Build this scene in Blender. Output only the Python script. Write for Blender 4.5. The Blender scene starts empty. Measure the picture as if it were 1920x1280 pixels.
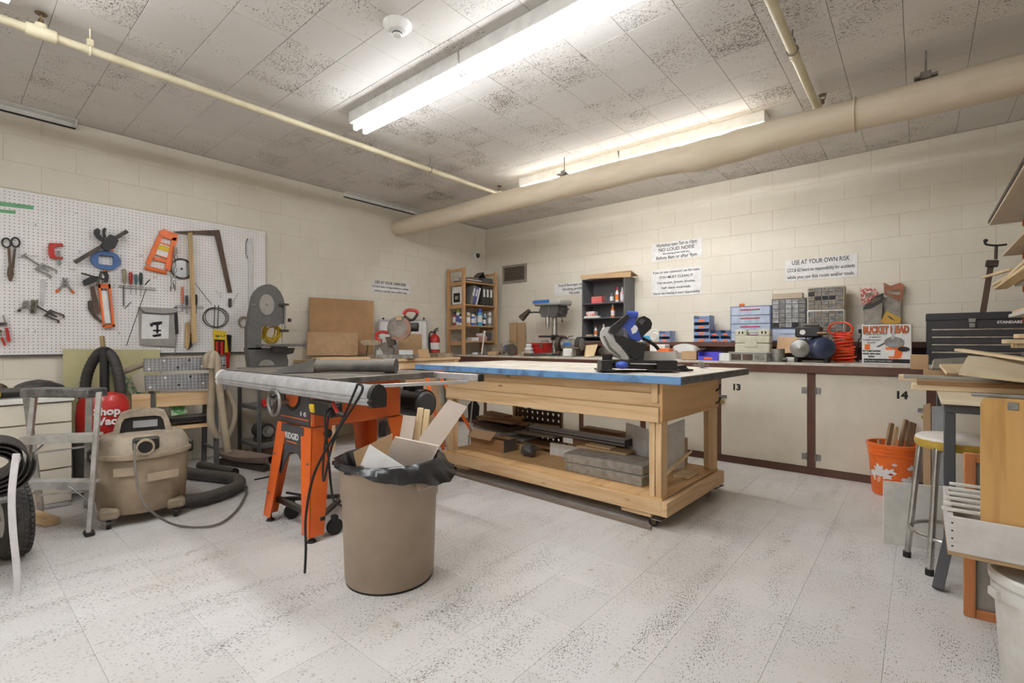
import bpy, bmesh, math, random
from mathutils import Matrix, Vector, Euler

random.seed(7)
R = math.radians
PI = math.pi
# ------------------------------------------------------------------ camera, world, exposure
F = 908.0; YAW = R(40.07); CY = 641.3; CAMH = 1.10
FW = (-math.sin(YAW), math.cos(YAW)); RT = (math.cos(YAW), math.sin(YAW))
scene = bpy.context.scene
COL = scene.collection
cam_d = bpy.data.cameras.new('camera'); cam = bpy.data.objects.new('camera', cam_d); COL.objects.link(cam)
cam.location = (0, 0, CAMH); cam.rotation_euler = (R(90), 0, YAW)
cam_d.sensor_width = 36.0; cam_d.lens = F / 1920 * 36.0
cam_d.shift_y = (CY - 640) / 1920.0
cam_d.clip_start = 0.02; cam_d.clip_end = 50
scene.camera = cam
world = bpy.data.worlds.new('world'); scene.world = world; world.use_nodes = True
world.node_tree.nodes['Background'].inputs[0].default_value = (0.8, 0.85, 0.9, 1)
world.node_tree.nodes['Background'].inputs[1].default_value = 0.02
TUBE = 30.0          # radiance of the fluorescent tubes
vs = scene.view_settings
vs.view_transform = 'Standard'; vs.look = 'None'; vs.gamma = 1.0; vs.use_curve_mapping = False
vs.exposure = 0.38

XL, XR, YB, YF, ZC = -5.22, 0.95, 5.566, -2.5, 2.87

def W(u, v, x=None, y=None, z=None, d=None):
    """Photo pixel (1920x1280) -> the point where its ray meets a plane (or a depth)."""
    a = (u - 960) / F; b = (CY - v) / F
    D = (FW[0] + a * RT[0], FW[1] + a * RT[1], b)
    if x is not None: t = x / D[0]
    elif y is not None: t = y / D[1]
    elif z is not None: t = (z - CAMH) / D[2]
    else: t = d
    return Vector((D[0] * t, D[1] * t, CAMH + D[2] * t))
def face(p):
    """z rotation that turns local -y towards the camera's side of the room."""
    return math.atan2(-p[0], p[1])
def project(p):
    D = p[0] * FW[0] + p[1] * FW[1]
    if D < .05: return None
    return (960 + F * (p[0] * RT[0] + p[1] * RT[1]) / D, CY - F * (p[2] - CAMH) / D, D)

# ------------------------------------------------------------------ materials
MATS = {}
def _new(name):
    m = bpy.data.materials.new(name); m.use_nodes = True
    nt = m.node_tree
    return m, nt, nt.nodes['Principled BSDF']
def _n(nt, t, **kw):
    n = nt.nodes.new(t)
    for k, v in kw.items(): setattr(n, k, v)
    return n
def _ramp(nt, src, stops):
    r = _n(nt, 'ShaderNodeValToRGB'); nt.links.new(src, r.inputs[0])
    while len(r.color_ramp.elements) < len(stops): r.color_ramp.elements.new(.5)
    for e, (p, c) in zip(r.color_ramp.elements, stops):
        e.position = p; e.color = (*c, 1) if len(c) == 3 else c
    return r
def c8(r, g, b):
    f = lambda x: ((x / 255 + .055) / 1.055) ** 2.4 if x > 10 else x / 255 / 12.92
    return (f(r), f(g), f(b))
def _coord(nt, kind, scale):
    if kind == 'World':
        g = _n(nt, 'ShaderNodeNewGeometry'); src = g.outputs['Position']
    else:
        g = _n(nt, 'ShaderNodeTexCoord'); src = g.outputs[kind]
    mp = _n(nt, 'ShaderNodeMapping'); nt.links.new(src, mp.inputs[0])
    mp.inputs['Scale'].default_value = scale if isinstance(scale, tuple) else (scale,) * 3
    return mp.outputs[0]
def plain(name, col, rough=.5, metal=0., col2=None, scale=14., lo=.4, hi=.65, bump=0., coord='Object', spec=.5, dust=0., coat=0.):
    """A surface of one colour, worn or soiled with a second colour in patches; dust settles on faces that look up."""
    if name in MATS: return MATS[name]
    m, nt, b = _new(name)
    b.inputs['Roughness'].default_value = rough; b.inputs['Metallic'].default_value = metal
    b.inputs['Specular IOR Level'].default_value = spec
    if coat: b.inputs['Coat Weight'].default_value = coat
    if col2 is None: col2 = tuple(max(0, c * .86) for c in col)
    nz = _n(nt, 'ShaderNodeTexNoise'); nz.inputs['Detail'].default_value = 6; nz.inputs['Roughness'].default_value = .6
    nz.inputs['Scale'].default_value = 1.0
    nt.links.new(_coord(nt, coord, scale), nz.inputs['Vector'])
    rp = _ramp(nt, nz.outputs['Fac'], [(lo, col), (hi, col2)])
    out = rp.outputs[0]
    if dust:
        g = _n(nt, 'ShaderNodeNewGeometry'); s = _n(nt, 'ShaderNodeSeparateXYZ'); nt.links.new(g.outputs['Normal'], s.inputs[0])
        mu = _n(nt, 'ShaderNodeMath', operation='MULTIPLY'); mu.use_clamp = True
        nt.links.new(s.outputs['Z'], mu.inputs[0]); mu.inputs[1].default_value = dust
        mu2 = _n(nt, 'ShaderNodeMath', operation='MULTIPLY'); mu2.use_clamp = True
        r2 = _ramp(nt, nz.outputs['Fac'], [(.3, (1, 1, 1)), (.7, (.45, .45, .45))])
        nt.links.new(mu.outputs[0], mu2.inputs[0]); nt.links.new(r2.outputs[0], mu2.inputs[1])
        mx = _n(nt, 'ShaderNodeMix', data_type='RGBA')
        nt.links.new(mu2.outputs[0], mx.inputs['Factor']); nt.links.new(out, mx.inputs['A'])
        mx.inputs['B'].default_value = (*c8(176, 164, 146), 1)
        out = mx.outputs['Result']
    nt.links.new(out, b.inputs['Base Color'])
    if bump:
        bp = _n(nt, 'ShaderNodeBump'); bp.inputs['Strength'].default_value = bump; bp.inputs['Distance'].default_value = .004
        nt.links.new(nz.outputs['Fac'], bp.inputs['Height']); nt.links.new(bp.outputs[0], b.inputs['Normal'])
    MATS[name] = m
    return m
def wood(name, c1, c2, axis=0, rough=.6, scale=1., knots=True):
    if name in MATS: return MATS[name]
    m, nt, b = _new(name)
    b.inputs['Roughness'].default_value = rough; b.inputs['Specular IOR Level'].default_value = .3
    s = [18 * scale] * 3; s[axis] = 1.3 * scale
    co = _coord(nt, 'Object', tuple(s))
    oi = _n(nt, 'ShaderNodeObjectInfo')
    ad = _n(nt, 'ShaderNodeVectorMath', operation='ADD'); nt.links.new(co, ad.inputs[0]); nt.links.new(oi.outputs['Random'], ad.inputs[1])
    sc = _n(nt, 'ShaderNodeVectorMath', operation='SCALE'); nt.links.new(ad.outputs[0], sc.inputs[0]); sc.inputs['Scale'].default_value = 1.0
    nz = _n(nt, 'ShaderNodeTexNoise'); nz.inputs['Scale'].default_value = 1; nz.inputs['Detail'].default_value = 8; nz.inputs['Distortion'].default_value = .8
    nt.links.new(sc.outputs[0], nz.inputs['Vector'])
    rp = _ramp(nt, nz.outputs['Fac'], [(.32, c2), (.5, c1), (.68, tuple(x * 1.06 for x in c1))])
    out = rp.outputs[0]
    if knots:
        vo = _n(nt, 'ShaderNodeTexVoronoi'); vo.inputs['Scale'].default_value = 1
        s2 = [9 * scale] * 3; s2[axis] = 3.2 * scale
        nt.links.new(_coord(nt, 'Object', tuple(s2)), vo.inputs['Vector'])
        kr = _ramp(nt, vo.outputs['Distance'], [(.03, (.3, .17, .08)), (.10, (1, 1, 1))])
        mx = _n(nt, 'ShaderNodeMix', data_type='RGBA', blend_type='MULTIPLY'); mx.inputs['Factor'].default_value = .8
        nt.links.new(out, mx.inputs['A']); nt.links.new(kr.outputs[0], mx.inputs['B']); out = mx.outputs['Result']
    nt.links.new(out, b.inputs['Base Color'])
    bp = _n(nt, 'ShaderNodeBump'); bp.inputs['Strength'].default_value = .12; bp.inputs['Distance'].default_value = .002
    nt.links.new(nz.outputs['Fac'], bp.inputs['Height']); nt.links.new(bp.outputs[0], b.inputs['Normal'])
    MATS[name] = m
    return m
def emit(name, col, strength):
    if name in MATS: return MATS[name]
    m, nt, b = _new(name)
    b.inputs['Base Color'].default_value = (*col, 1); b.inputs['Emission Color'].default_value = (*col, 1)
    b.inputs['Emission Strength'].default_value = strength
    MATS[name] = m
    return m
def clear(name, col, alpha=.35, rough=.15):
    if name in MATS: return MATS[name]
    m, nt, b = _new(name)
    b.inputs['Base Color'].default_value = (*col, 1); b.inputs['Roughness'].default_value = rough
    b.inputs['Alpha'].default_value = alpha
    MATS[name] = m
    return m
def floor_mat():
    m, nt, b = _new('vinyl_tile')
    b.inputs['Roughness'].default_value = .42; b.inputs['Specular IOR Level'].default_value = .35
    L = nt.links.new
    def noise(scale, detail=4, dist=0., kind='World'):
        n = _n(nt, 'ShaderNodeTexNoise'); n.inputs['Scale'].default_value = 1; n.inputs['Detail'].default_value = detail
        n.inputs['Distortion'].default_value = dist
        L(_coord(nt, kind, scale), n.inputs['Vector']); return n
    base = noise((1.3, 1.0, 1), 5)
    br = _ramp(nt, base.outputs['Fac'], [(.3, c8(224, 221, 220)), (.5, c8(217, 213, 210)), (.7, c8(206, 201, 194))])
    oi = _n(nt, 'ShaderNodeObjectInfo')
    tv = _ramp(nt, oi.outputs['Random'], [(0, (.95, .95, .95)), (1, (1.03, 1.03, 1.03))])
    mul = _n(nt, 'ShaderNodeMix', data_type='RGBA', blend_type='MULTIPLY'); mul.inputs['Factor'].default_value = 1
    L(br.outputs[0], mul.inputs['A']); L(tv.outputs[0], mul.inputs['B'])
    # worn streaks of dark flecks that run along the tiles
    fl = noise((270, 80, 1), 2, .3); dens = noise((11, 2.4, 1), 4); den2 = noise((1.6, 1.2, 1), 3)
    dn = _n(nt, 'ShaderNodeMath', operation='MULTIPLY_ADD'); L(dens.outputs['Fac'], dn.inputs[0]); dn.inputs[1].default_value = .36; dn.inputs[2].default_value = -.18
    d2 = _n(nt, 'ShaderNodeMath', operation='MULTIPLY_ADD'); L(den2.outputs['Fac'], d2.inputs[0]); d2.inputs[1].default_value = .26; d2.inputs[2].default_value = -.13
    sm = _n(nt, 'ShaderNodeMath', operation='ADD'); L(fl.outputs['Fac'], sm.inputs[0]); L(dn.outputs[0], sm.inputs[1])
    sm2 = _n(nt, 'ShaderNodeMath', operation='ADD'); L(sm.outputs[0], sm2.inputs[0]); L(d2.outputs[0], sm2.inputs[1])
    fr = _ramp(nt, sm2.outputs[0], [(.612, (1, 1, 1)), (.665, (.18, .16, .14))])
    m2 = _n(nt, 'ShaderNodeMix', data_type='RGBA', blend_type='MULTIPLY'); m2.inputs['Factor'].default_value = .9
    L(mul.outputs['Result'], m2.inputs['A']); L(fr.outputs[0], m2.inputs['B'])
    # rust and drip stains
    st = noise((5.5, 5.5, 1), 6, .4); st2 = noise((22, 16, 1), 4)
    ss = _n(nt, 'ShaderNodeMath', operation='MULTIPLY'); L(st.outputs['Fac'], ss.inputs[0]); L(st2.outputs['Fac'], ss.inputs[1])
    sr = _ramp(nt, ss.outputs[0], [(.40, (0, 0, 0)), (.46, (.55, .55, .55))])
    m3 = _n(nt, 'ShaderNodeMix', data_type='RGBA'); L(sr.outputs[0], m3.inputs['Factor']); L(m2.outputs['Result'], m3.inputs['A'])
    m3.inputs['B'].default_value = (*c8(150, 122, 88), 1)
    L(m3.outputs['Result'], b.inputs['Base Color'])
    bp = _n(nt, 'ShaderNodeBump'); bp.inputs['Strength'].default_value = .25; bp.inputs['Distance'].default_value = .002; bp.invert = True
    L(fr.outputs[0], bp.inputs['Height']); bp.invert = False; L(bp.outputs[0], b.inputs['Normal'])
    return m
def ceil_mat():
    m, nt, b = _new('fissured_ceiling_tile')
    b.inputs['Roughness'].default_value = .85; b.inputs['Specular IOR Level'].default_value = .15
    L = nt.links.new
    def noise(scale, detail=3, dist=0.):
        n = _n(nt, 'ShaderNodeTexNoise'); n.inputs['Scale'].default_value = 1; n.inputs['Detail'].default_value = detail
        n.inputs['Distortion'].default_value = dist
        L(_coord(nt, 'World', scale), n.inputs['Vector']); return n
    oi = _n(nt, 'ShaderNodeObjectInfo')
    fl = noise((78, 120, 1), 2, 1.3); dens = noise((4.5, 4.5, 1), 4); big = noise((.55, .55, 1), 2)
    a = _n(nt, 'ShaderNodeMath', operation='MULTIPLY_ADD'); L(dens.outputs['Fac'], a.inputs[0]); a.inputs[1].default_value = .34; a.inputs[2].default_value = -.17
    a3 = _n(nt, 'ShaderNodeMath', operation='MULTIPLY_ADD'); L(big.outputs['Fac'], a3.inputs[0]); a3.inputs[1].default_value = .3; a3.inputs[2].default_value = -.15
    a2 = _n(nt, 'ShaderNodeMath', operation='MULTIPLY_ADD'); L(oi.outputs['Random'], a2.inputs[0]); a2.inputs[1].default_value = .16; a2.inputs[2].default_value = -.10
    s = fl.outputs['Fac']
    for q in (a, a2, a3):
        ad = _n(nt, 'ShaderNodeMath', operation='ADD'); L(s, ad.inputs[0]); L(q.outputs[0], ad.inputs[1]); s = ad.outputs[0]
    hole = _ramp(nt, s, [(.605, (1, 1, 1)), (.68, (.27, .23, .20))])
    bn = noise((1.1, 1.1, 1), 4)
    br = _ramp(nt, bn.outputs['Fac'], [(.3, c8(226, 222, 217)), (.7, c8(218, 213, 206))])
    tv = _ramp(nt, oi.outputs['Random'], [(0, (.96, .96, .97)), (1, (1.02, 1.02, 1.02))])
    m1 = _n(nt, 'ShaderNodeMix', data_type='RGBA', blend_type='MULTIPLY'); m1.inputs['Factor'].default_value = 1
    L(br.outputs[0], m1.inputs['A']); L(tv.outputs[0], m1.inputs['B'])
    m2 = _n(nt, 'ShaderNodeMix', data_type='RGBA', blend_type='MULTIPLY'); m2.inputs['Factor'].default_value = 1
    L(m1.outputs['Result'], m2.inputs['A']); L(hole.outputs[0], m2.inputs['B'])
    L(m2.outputs['Result'], b.inputs['Base Color'])
    bp = _n(nt, 'ShaderNodeBump'); bp.inputs['Strength'].default_value = .6; bp.inputs['Distance'].default_value = .004
    L(hole.outputs[0], bp.inputs['Height']); L(bp.outputs[0], b.inputs['Normal'])
    return m
M_FLOOR = floor_mat(); M_CEIL = ceil_mat()
M_WALL = plain('cream_block_paint', c8(226, 219, 205), .5, col2=c8(219, 211, 195), scale=(3, 3, 3), lo=.35, hi=.7, bump=.08, coord='World', spec=.3)
M_GROUT = plain('painted_mortar', c8(219, 211, 196), .7)
M_FGROUT = plain('tile_joint', c8(70, 62, 54), .8)
M_CGROUT = plain('ceiling_joint', c8(120, 108, 95), .8)
M_BLACK = plain('black_plastic', c8(34, 33, 34), .45, dust=.25)
M_BLACKCLEAN = plain('black_rubber', c8(26, 25, 26), .6)
M_DGREY = plain('dark_grey_paint', c8(84, 84, 84), .5, col2=c8(96, 94, 90), dust=.3)
M_STEEL = plain('dull_steel', c8(158, 156, 152), .4, .6, col2=c8(122, 118, 112))
M_CHROME = plain('chrome', c8(206, 204, 200), .25, .85, col2=c8(170, 166, 162))
M_ALU = plain('aluminium', c8(206, 207, 209), .35, .45, col2=c8(186, 186, 187))
M_IRON = plain('dark_iron', c8(72, 68, 64), .5, .6, col2=c8(96, 82, 70))
M_RUST = plain('rusty_steel', c8(104, 84, 70), .6, .5, col2=c8(78, 66, 60))
M_WHITE = plain('white_paint', c8(232, 230, 224), .4, col2=c8(218, 214, 205))
M_WHITEP = plain('white_print', c8(235, 233, 232), .6)
M_INK = plain('black_ink', c8(28, 27, 28), .6)
M_RED = plain('red_paint', c8(196, 40, 34), .35, col2=c8(168, 34, 30), coat=.2)
M_ORANGE = plain('orange_enamel', c8(222, 104, 34), .38, col2=c8(200, 90, 30), coat=.15)
M_ORANGEP = plain('orange_plastic', c8(238, 112, 40), .4)
M_YELLOW = plain('yellow_plastic', c8(226, 190, 44), .5)
M_BLUE = plain('blue_plastic', c8(52, 78, 190), .4)
M_CARD = plain('brown_cardboard', c8(190, 158, 120), .8, scale=5.)
M_HARDB = plain('hardboard', c8(172, 134, 94), .55, col2=c8(160, 122, 84), scale=6.)
M_PINE = wood('pine', c8(216, 184, 142), c8(196, 158, 114), 0)
M_PINEZ = wood('pine_upright', c8(216, 184, 142), c8(196, 158, 114), 2)
M_PINEY = wood('pine_cross', c8(216, 184, 142), c8(196, 158, 114), 1)
M_BROWN = plain('brown_gloss_paint', c8(92, 58, 46), .35, col2=c8(104, 70, 56), scale=9.)
M_DOOR = plain('cream_door_paint', c8(222, 214, 198), .45, col2=c8(212, 203, 186), scale=3., spec=.35)
M_DUSTY = plain('dusty_plastic', c8(168, 152, 130), .7, col2=c8(138, 122, 102), scale=7.)

# ------------------------------------------------------------------ mesh building
MW = {}
def tag(o, label=None, cat=None, group=None, kind=None):
    if label: o['label'] = label
    if cat: o['category'] = cat
    if group: o['group'] = group
    if kind: o['kind'] = kind
    return o
def thing(name, label, cat, loc=(0, 0, 0), rot=0., group=None):
    o = bpy.data.objects.new(name, None); COL.objects.link(o)
    o.empty_display_size = .05
    o.location = loc
    e = Euler(rot) if isinstance(rot, (tuple, list)) else Euler((0, 0, rot))
    o.rotation_euler = e
    MW[o.name] = Matrix.Translation(loc) @ e.to_matrix().to_4x4()
    return tag(o, label, cat, group)
def frame(o, dx=1, dz=None):
    return MW[o.name]
def basis(p0, p1, up=(0, 0, 1)):
    z = (Vector(p1) - Vector(p0)).normalized(); u = Vector(up)
    if abs(z.dot(u)) > .98: u = Vector((1, 0, 0)) if abs(z.x) < .9 else Vector((0, 1, 0))
    x = u.cross(z).normalized(); y = z.cross(x)
    return x, y, z
class MB:
    def __init__(s): s.v = []; s.f = []
    def add(s, vs, fs, M=None):
        o = len(s.v)
        s.v += [M @ Vector(p) for p in vs] if M is not None else [Vector(p) for p in vs]
        s.f += [tuple(i + o for i in f) for f in fs]
        return s
    def box(s, c, d, rot=None, b=0., M=None):
        hx, hy, hz = d[0] / 2, d[1] / 2, d[2] / 2
        T = Matrix.Translation(c)
        if rot is not None: T = T @ (Euler(rot).to_matrix().to_4x4() if not isinstance(rot, (float, int)) else Matrix.Rotation(rot, 4, 'Z'))
        if M is not None: T = M @ T
        b = min(b, hx * .95, hy * .95, hz * .95)
        if b <= 0:
            vs = [(x, y, z) for x in (-hx, hx) for y in (-hy, hy) for z in (-hz, hz)]
            return s.add(vs, [(0, 1, 3, 2), (4, 6, 7, 5), (0, 4, 5, 1), (2, 3, 7, 6), (0, 2, 6, 4), (1, 5, 7, 3)], T)
        vs = []; idx = {}
        for i in (-1, 1):
            for j in (-1, 1):
                for k in (-1, 1):
                    for a, p in enumerate(((i * hx, j * (hy - b), k * (hz - b)), (i * (hx - b), j * hy, k * (hz - b)), (i * (hx - b), j * (hy - b), k * hz))):
                        idx[(i, j, k, a)] = len(vs); vs.append(p)
        fs = []; S = (-1, 1)
        for i in S:
            fs.append([idx[(i, j, k, 0)] for j, k in ((-1, -1), (1, -1), (1, 1), (-1, 1))])
            fs.append([idx[(j, i, k, 1)] for j, k in ((-1, -1), (1, -1), (1, 1), (-1, 1))])
            fs.append([idx[(j, k, i, 2)] for j, k in ((-1, -1), (1, -1), (1, 1), (-1, 1))])
        for i in S:
            for j in S:
                fs.append([idx[(i, j, -1, 0)], idx[(i, j, 1, 0)], idx[(i, j, 1, 1)], idx[(i, j, -1, 1)]])
                fs.append([idx[(i, -1, j, 0)], idx[(i, 1, j, 0)], idx[(i, 1, j, 2)], idx[(i, -1, j, 2)]])
                fs.append([idx[(-1, i, j, 1)], idx[(1, i, j, 1)], idx[(1, i, j, 2)], idx[(-1, i, j, 2)]])
                for k in S: fs.append([idx[(i, j, k, a)] for a in range(3)])
        return s.add(vs, fs, T)
    def bx(s, x0, x1, y0, y1, z0, z1, b=0., M=None):
        return s.box(((x0 + x1) / 2, (y0 + y1) / 2, (z0 + z1) / 2), (abs(x1 - x0), abs(y1 - y0), abs(z1 - z0)), None, b, M)
    def bar(s, p0, p1, w, t, up=(0, 0, 1), b=0.):
        """A square bar from p0 to p1; w across, t along 'up'."""
        x, y, z = basis(p0, p1, up); L = (Vector(p1) - Vector(p0)).length
        M = Matrix((x, y, z)).transposed().to_4x4(); M.translation = (Vector(p0) + Vector(p1)) / 2
        return s.box((0, 0, 0), (w, t, L), None, b, M)
    def cyl(s, p0, p1, r0, r1=None, n=16, caps=True):
        r1 = r0 if r1 is None else r1
        x, y, z = basis(p0, p1); p0 = Vector(p0); p1 = Vector(p1)
        vs = []
        for k in range(n):
            a = 2 * PI * k / n; d = x * math.cos(a) + y * math.sin(a)
            vs += [p0 + d * r0, p1 + d * r1]
        fs = [(2 * k, 2 * ((k + 1) % n), 2 * ((k + 1) % n) + 1, 2 * k + 1) for k in range(n)]
        if caps: fs += [tuple(2 * k for k in range(n)), tuple(2 * k + 1 for k in range(n))]
        return s.add(vs, fs)
    def tube(s, pts, r, n=8, closed=False, caps=True, smooth=0):
        pts = [Vector(p) for p in pts]
        if smooth: pts = spline(pts, smooth, closed)
        m = len(pts); rr = r if isinstance(r, (list, tuple)) else [r] * m
        if len(rr) != m: rr = [rr[int(i * (len(rr) - 1) / max(1, m - 1))] for i in range(m)]
        tang = []
        for i in range(m):
            a = pts[(i - 1) % m] if (closed or i > 0) else pts[i]; c = pts[(i + 1) % m] if (closed or i < m - 1) else pts[i]
            t = (c - a); tang.append(t.normalized() if t.length > 1e-9 else Vector((0, 0, 1)))
        t0 = tang[0]; u = Vector((0, 0, 1)) if abs(t0.z) < .9 else Vector((1, 0, 0))
        nx = (u - t0 * u.dot(t0)).normalized(); vs = []
        for i in range(m):
            t = tang[i]; nx = (nx - t * nx.dot(t)); nx = nx.normalized() if nx.length > 1e-6 else Vector((1, 0, 0)); ny = t.cross(nx)
            for k in range(n):
                a = 2 * PI * k / n; vs.append(pts[i] + (nx * math.cos(a) + ny * math.sin(a)) * rr[i])
        fs = []
        for i in range(m if closed else m - 1):
            j = (i + 1) % m
            for k in range(n): fs.append((i * n + k, i * n + (k + 1) % n, j * n + (k + 1) % n, j * n + k))
        if not closed and caps: fs += [tuple(range(n)), tuple((m - 1) * n + k for k in range(n))]
        return s.add(vs, fs)
    def lathe(s, prof, n=24, c=(0, 0, 0), M=None, sx=1., sy=1., a0=0., a1=2 * PI):
        full = abs(a1 - a0 - 2 * PI) < 1e-6; m = len(prof); na = n if full else n + 1; vs = []
        for k in range(na):
            a = a0 + (a1 - a0) * k / n
            for r, z in prof: vs.append((c[0] + r * math.cos(a) * sx, c[1] + r * math.sin(a) * sy, c[2] + z))
        fs = []
        for k in range(n):
            k2 = (k + 1) % na
            for i in range(m - 1):
                q = (k * m + i, k2 * m + i, k2 * m + i + 1, k * m + i + 1)
                if prof[i][0] < 1e-7: q = (q[0], q[2], q[3])
                elif prof[i + 1][0] < 1e-7: q = (q[0], q[1], q[2])
                fs.append(q)
        return s.add(vs, fs, M)
    def prism(s, poly, t, M=None, t0=0.):
        n = len(poly)
        vs = [(a, b, t0) for a, b in poly] + [(a, b, t0 + t) for a, b in poly]
        fs = [tuple(range(n)), tuple(range(n, 2 * n))] + [(i, (i + 1) % n, (i + 1) % n + n, i + n) for i in range(n)]
        return s.add(vs, fs, M)
    def ring(s, outer, inner, t, M=None, t0=0.):
        n = len(outer)
        vs = [(a, b, t0) for a, b in outer] + [(a, b, t0) for a, b in inner] + [(a, b, t0 + t) for a, b in outer] + [(a, b, t0 + t) for a, b in inner]
        fs = []
        for i in range(n):
            j = (i + 1) % n
            fs += [(i, j, n + j, n + i), (2 * n + i, 2 * n + j, 3 * n + j, 3 * n + i), (i, j, 2 * n + j, 2 * n + i), (n + i, n + j, 3 * n + j, 3 * n + i)]
        return s.add(vs, fs, M)
    def sphere(s, c, r, n=12, m=8, sc=(1, 1, 1)):
        prof = [(max(0, math.sin(PI * i / m)) if 0 < i < m else 0, -math.cos(PI * i / m)) for i in range(m + 1)]
        M = Matrix.Translation(c) @ Matrix.Diagonal((r * sc[0], r * sc[1], r * sc[2], 1))
        return s.lathe(prof, n, M=M)
    def mesh(s, name, mat, ang=40):
        me = bpy.data.meshes.new(name)
        me.from_pydata([tuple(p) for p in s.v], [], s.f)
        bm = bmesh.new(); bm.from_mesh(me); bmesh.ops.recalc_face_normals(bm, faces=bm.faces); bm.to_mesh(me); bm.free()
        me.materials.append(mat)
        if ang:
            me.shade_smooth(); me.set_sharp_from_angle(angle=R(ang))
        me.update()
        return me
    def build(s, name, mat, parent=None, label=None, cat=None, group=None, kind=None, world=False, loc=None, rot=None, ang=40):
        """One mesh object. world=True: points are world points although the object hangs under a parent."""
        M = Matrix.Identity(4)
        if parent is not None:
            PM = MW[parent.name]
            if world:
                inv = PM.inverted(); s.v = [inv @ p for p in s.v]
        elif world or loc is None:
            # a top-level mesh: put its origin at the middle of its base
            xs = [p.x for p in s.v]; ys = [p.y for p in s.v]; zs = [p.z for p in s.v]
            loc = ((min(xs) + max(xs)) / 2, (min(ys) + max(ys)) / 2, min(zs))
            L = Vector(loc); s.v = [p - L for p in s.v]
        o = bpy.data.objects.new(name, s.mesh(name, mat, ang)); COL.objects.link(o)
        if loc is not None: o.location = loc; M = Matrix.Translation(loc)
        if rot is not None:
            e = Euler(rot) if isinstance(rot, (tuple, list)) else Euler((0, 0, rot))
            o.rotation_euler = e; M = M @ e.to_matrix().to_4x4()
        if parent is not None: o.parent = parent; M = MW[parent.name] @ M
        MW[o.name] = M
        return tag(o, label, cat, group, kind)
def spline(pts, k=6, closed=False):
    out = []; n = len(pts)
    for i in range(n if closed else n - 1):
        p0 = pts[(i - 1) % n] if (closed or i > 0) else pts[i]; p1 = pts[i]; p2 = pts[(i + 1) % n]; p3 = pts[(i + 2) % n] if (closed or i + 2 < n) else p2
        for j in range(k):
            t = j / k; t2 = t * t; t3 = t2 * t
            out.append(.5 * ((2 * p1) + (p2 - p0) * t + (2 * p0 - 5 * p1 + 4 * p2 - p3) * t2 + (3 * p1 - p0 - 3 * p2 + p3) * t3))
    if not closed: out.append(pts[-1])
    return out
def inst(src, name, loc=None, parent=None, rot=None, scale=None):
    """A copy that shares its mesh."""
    o = src.copy(); o.name = name; COL.objects.link(o); o.parent = parent
    if loc is not None: o.location = loc
    if rot is not None: o.rotation_euler = rot
    if scale is not None: o.scale = scale
    return o
def copy_tree(o, loc, rot=None, label=None, group=None):
    c = o.copy(); COL.objects.link(c); c.location = loc
    if rot is not None: c.rotation_euler = rot
    if label: c['label'] = label
    if group: c['group'] = group
    for ch in [x for x in o.children]:
        d = ch.copy(); COL.objects.link(d); d.parent = c
        for g in ch.children:
            e = g.copy(); COL.objects.link(e); e.parent = d
    return c
ML = lambda x0: Matrix(((0, 0, 1, x0), (1, 0, 0, 0), (0, 1, 0, 0), (0, 0, 0, 1)))     # (a,b,c) -> (x0+c, a, b): board on the left wall
MBK = lambda y0: Matrix(((1, 0, 0, 0), (0, 0, -1, y0), (0, 1, 0, 0), (0, 0, 0, 1)))   # (a,b,c) -> (a, y0-c, b): board on the back wall
def lp(pts, x):        # pixels -> (y, z) on a plane parallel to the left wall
    return [(q.y, q.z) for q in (W(u, v, x=x) for u, v in pts)]
def bp_(pts, y):       # pixels -> (x, z) on a plane parallel to the back wall
    return [(q.x, q.z) for q in (W(u, v, y=y) for u, v in pts)]
def circ(c, r, n=20, ry=None, a0=0., a1=2 * PI):
    ry = r if ry is None else ry; full = abs(a1 - a0 - 2 * PI) < 1e-6
    return [(c[0] + r * math.cos(a0 + (a1 - a0) * k / (n if full else n - 1)), c[1] + ry * math.sin(a0 + (a1 - a0) * k / (n if full else n - 1))) for k in range(n)]
def text(name, lines, size, mat, parent, M, align='CENTER', lead=1.25, depth=.0006, bold=0., sx=1., fit=None):
    """Flat lettering as a mesh part. M maps (right, up, out) to the parent's space."""
    cu = bpy.data.curves.new(name, 'FONT'); cu.body = '\n'.join(lines); cu.size = size; cu.align_x = align; cu.align_y = 'CENTER'
    cu.space_line = lead; cu.extrude = depth; cu.offset = bold; cu.resolution_u = 3
    ob = bpy.data.objects.new(name, cu); COL.objects.link(ob)
    dg = bpy.context.evaluated_depsgraph_get(); me = bpy.data.meshes.new_from_object(ob.evaluated_get(dg))
    bpy.data.objects.remove(ob); bpy.data.curves.remove(cu)
    if fit:
        xs = [v.co.x for v in me.vertices]; sx = min(sx, fit / max(1e-6, max(xs) - min(xs)))
    me.transform(M @ Matrix.Diagonal((sx, 1, 1, 1)))
    me.materials.clear(); me.materials.append(mat); me.name = name
    o = bpy.data.objects.new(name, me); COL.objects.link(o); o.parent = parent; o['kind'] = 'stuff'
    return o
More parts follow.
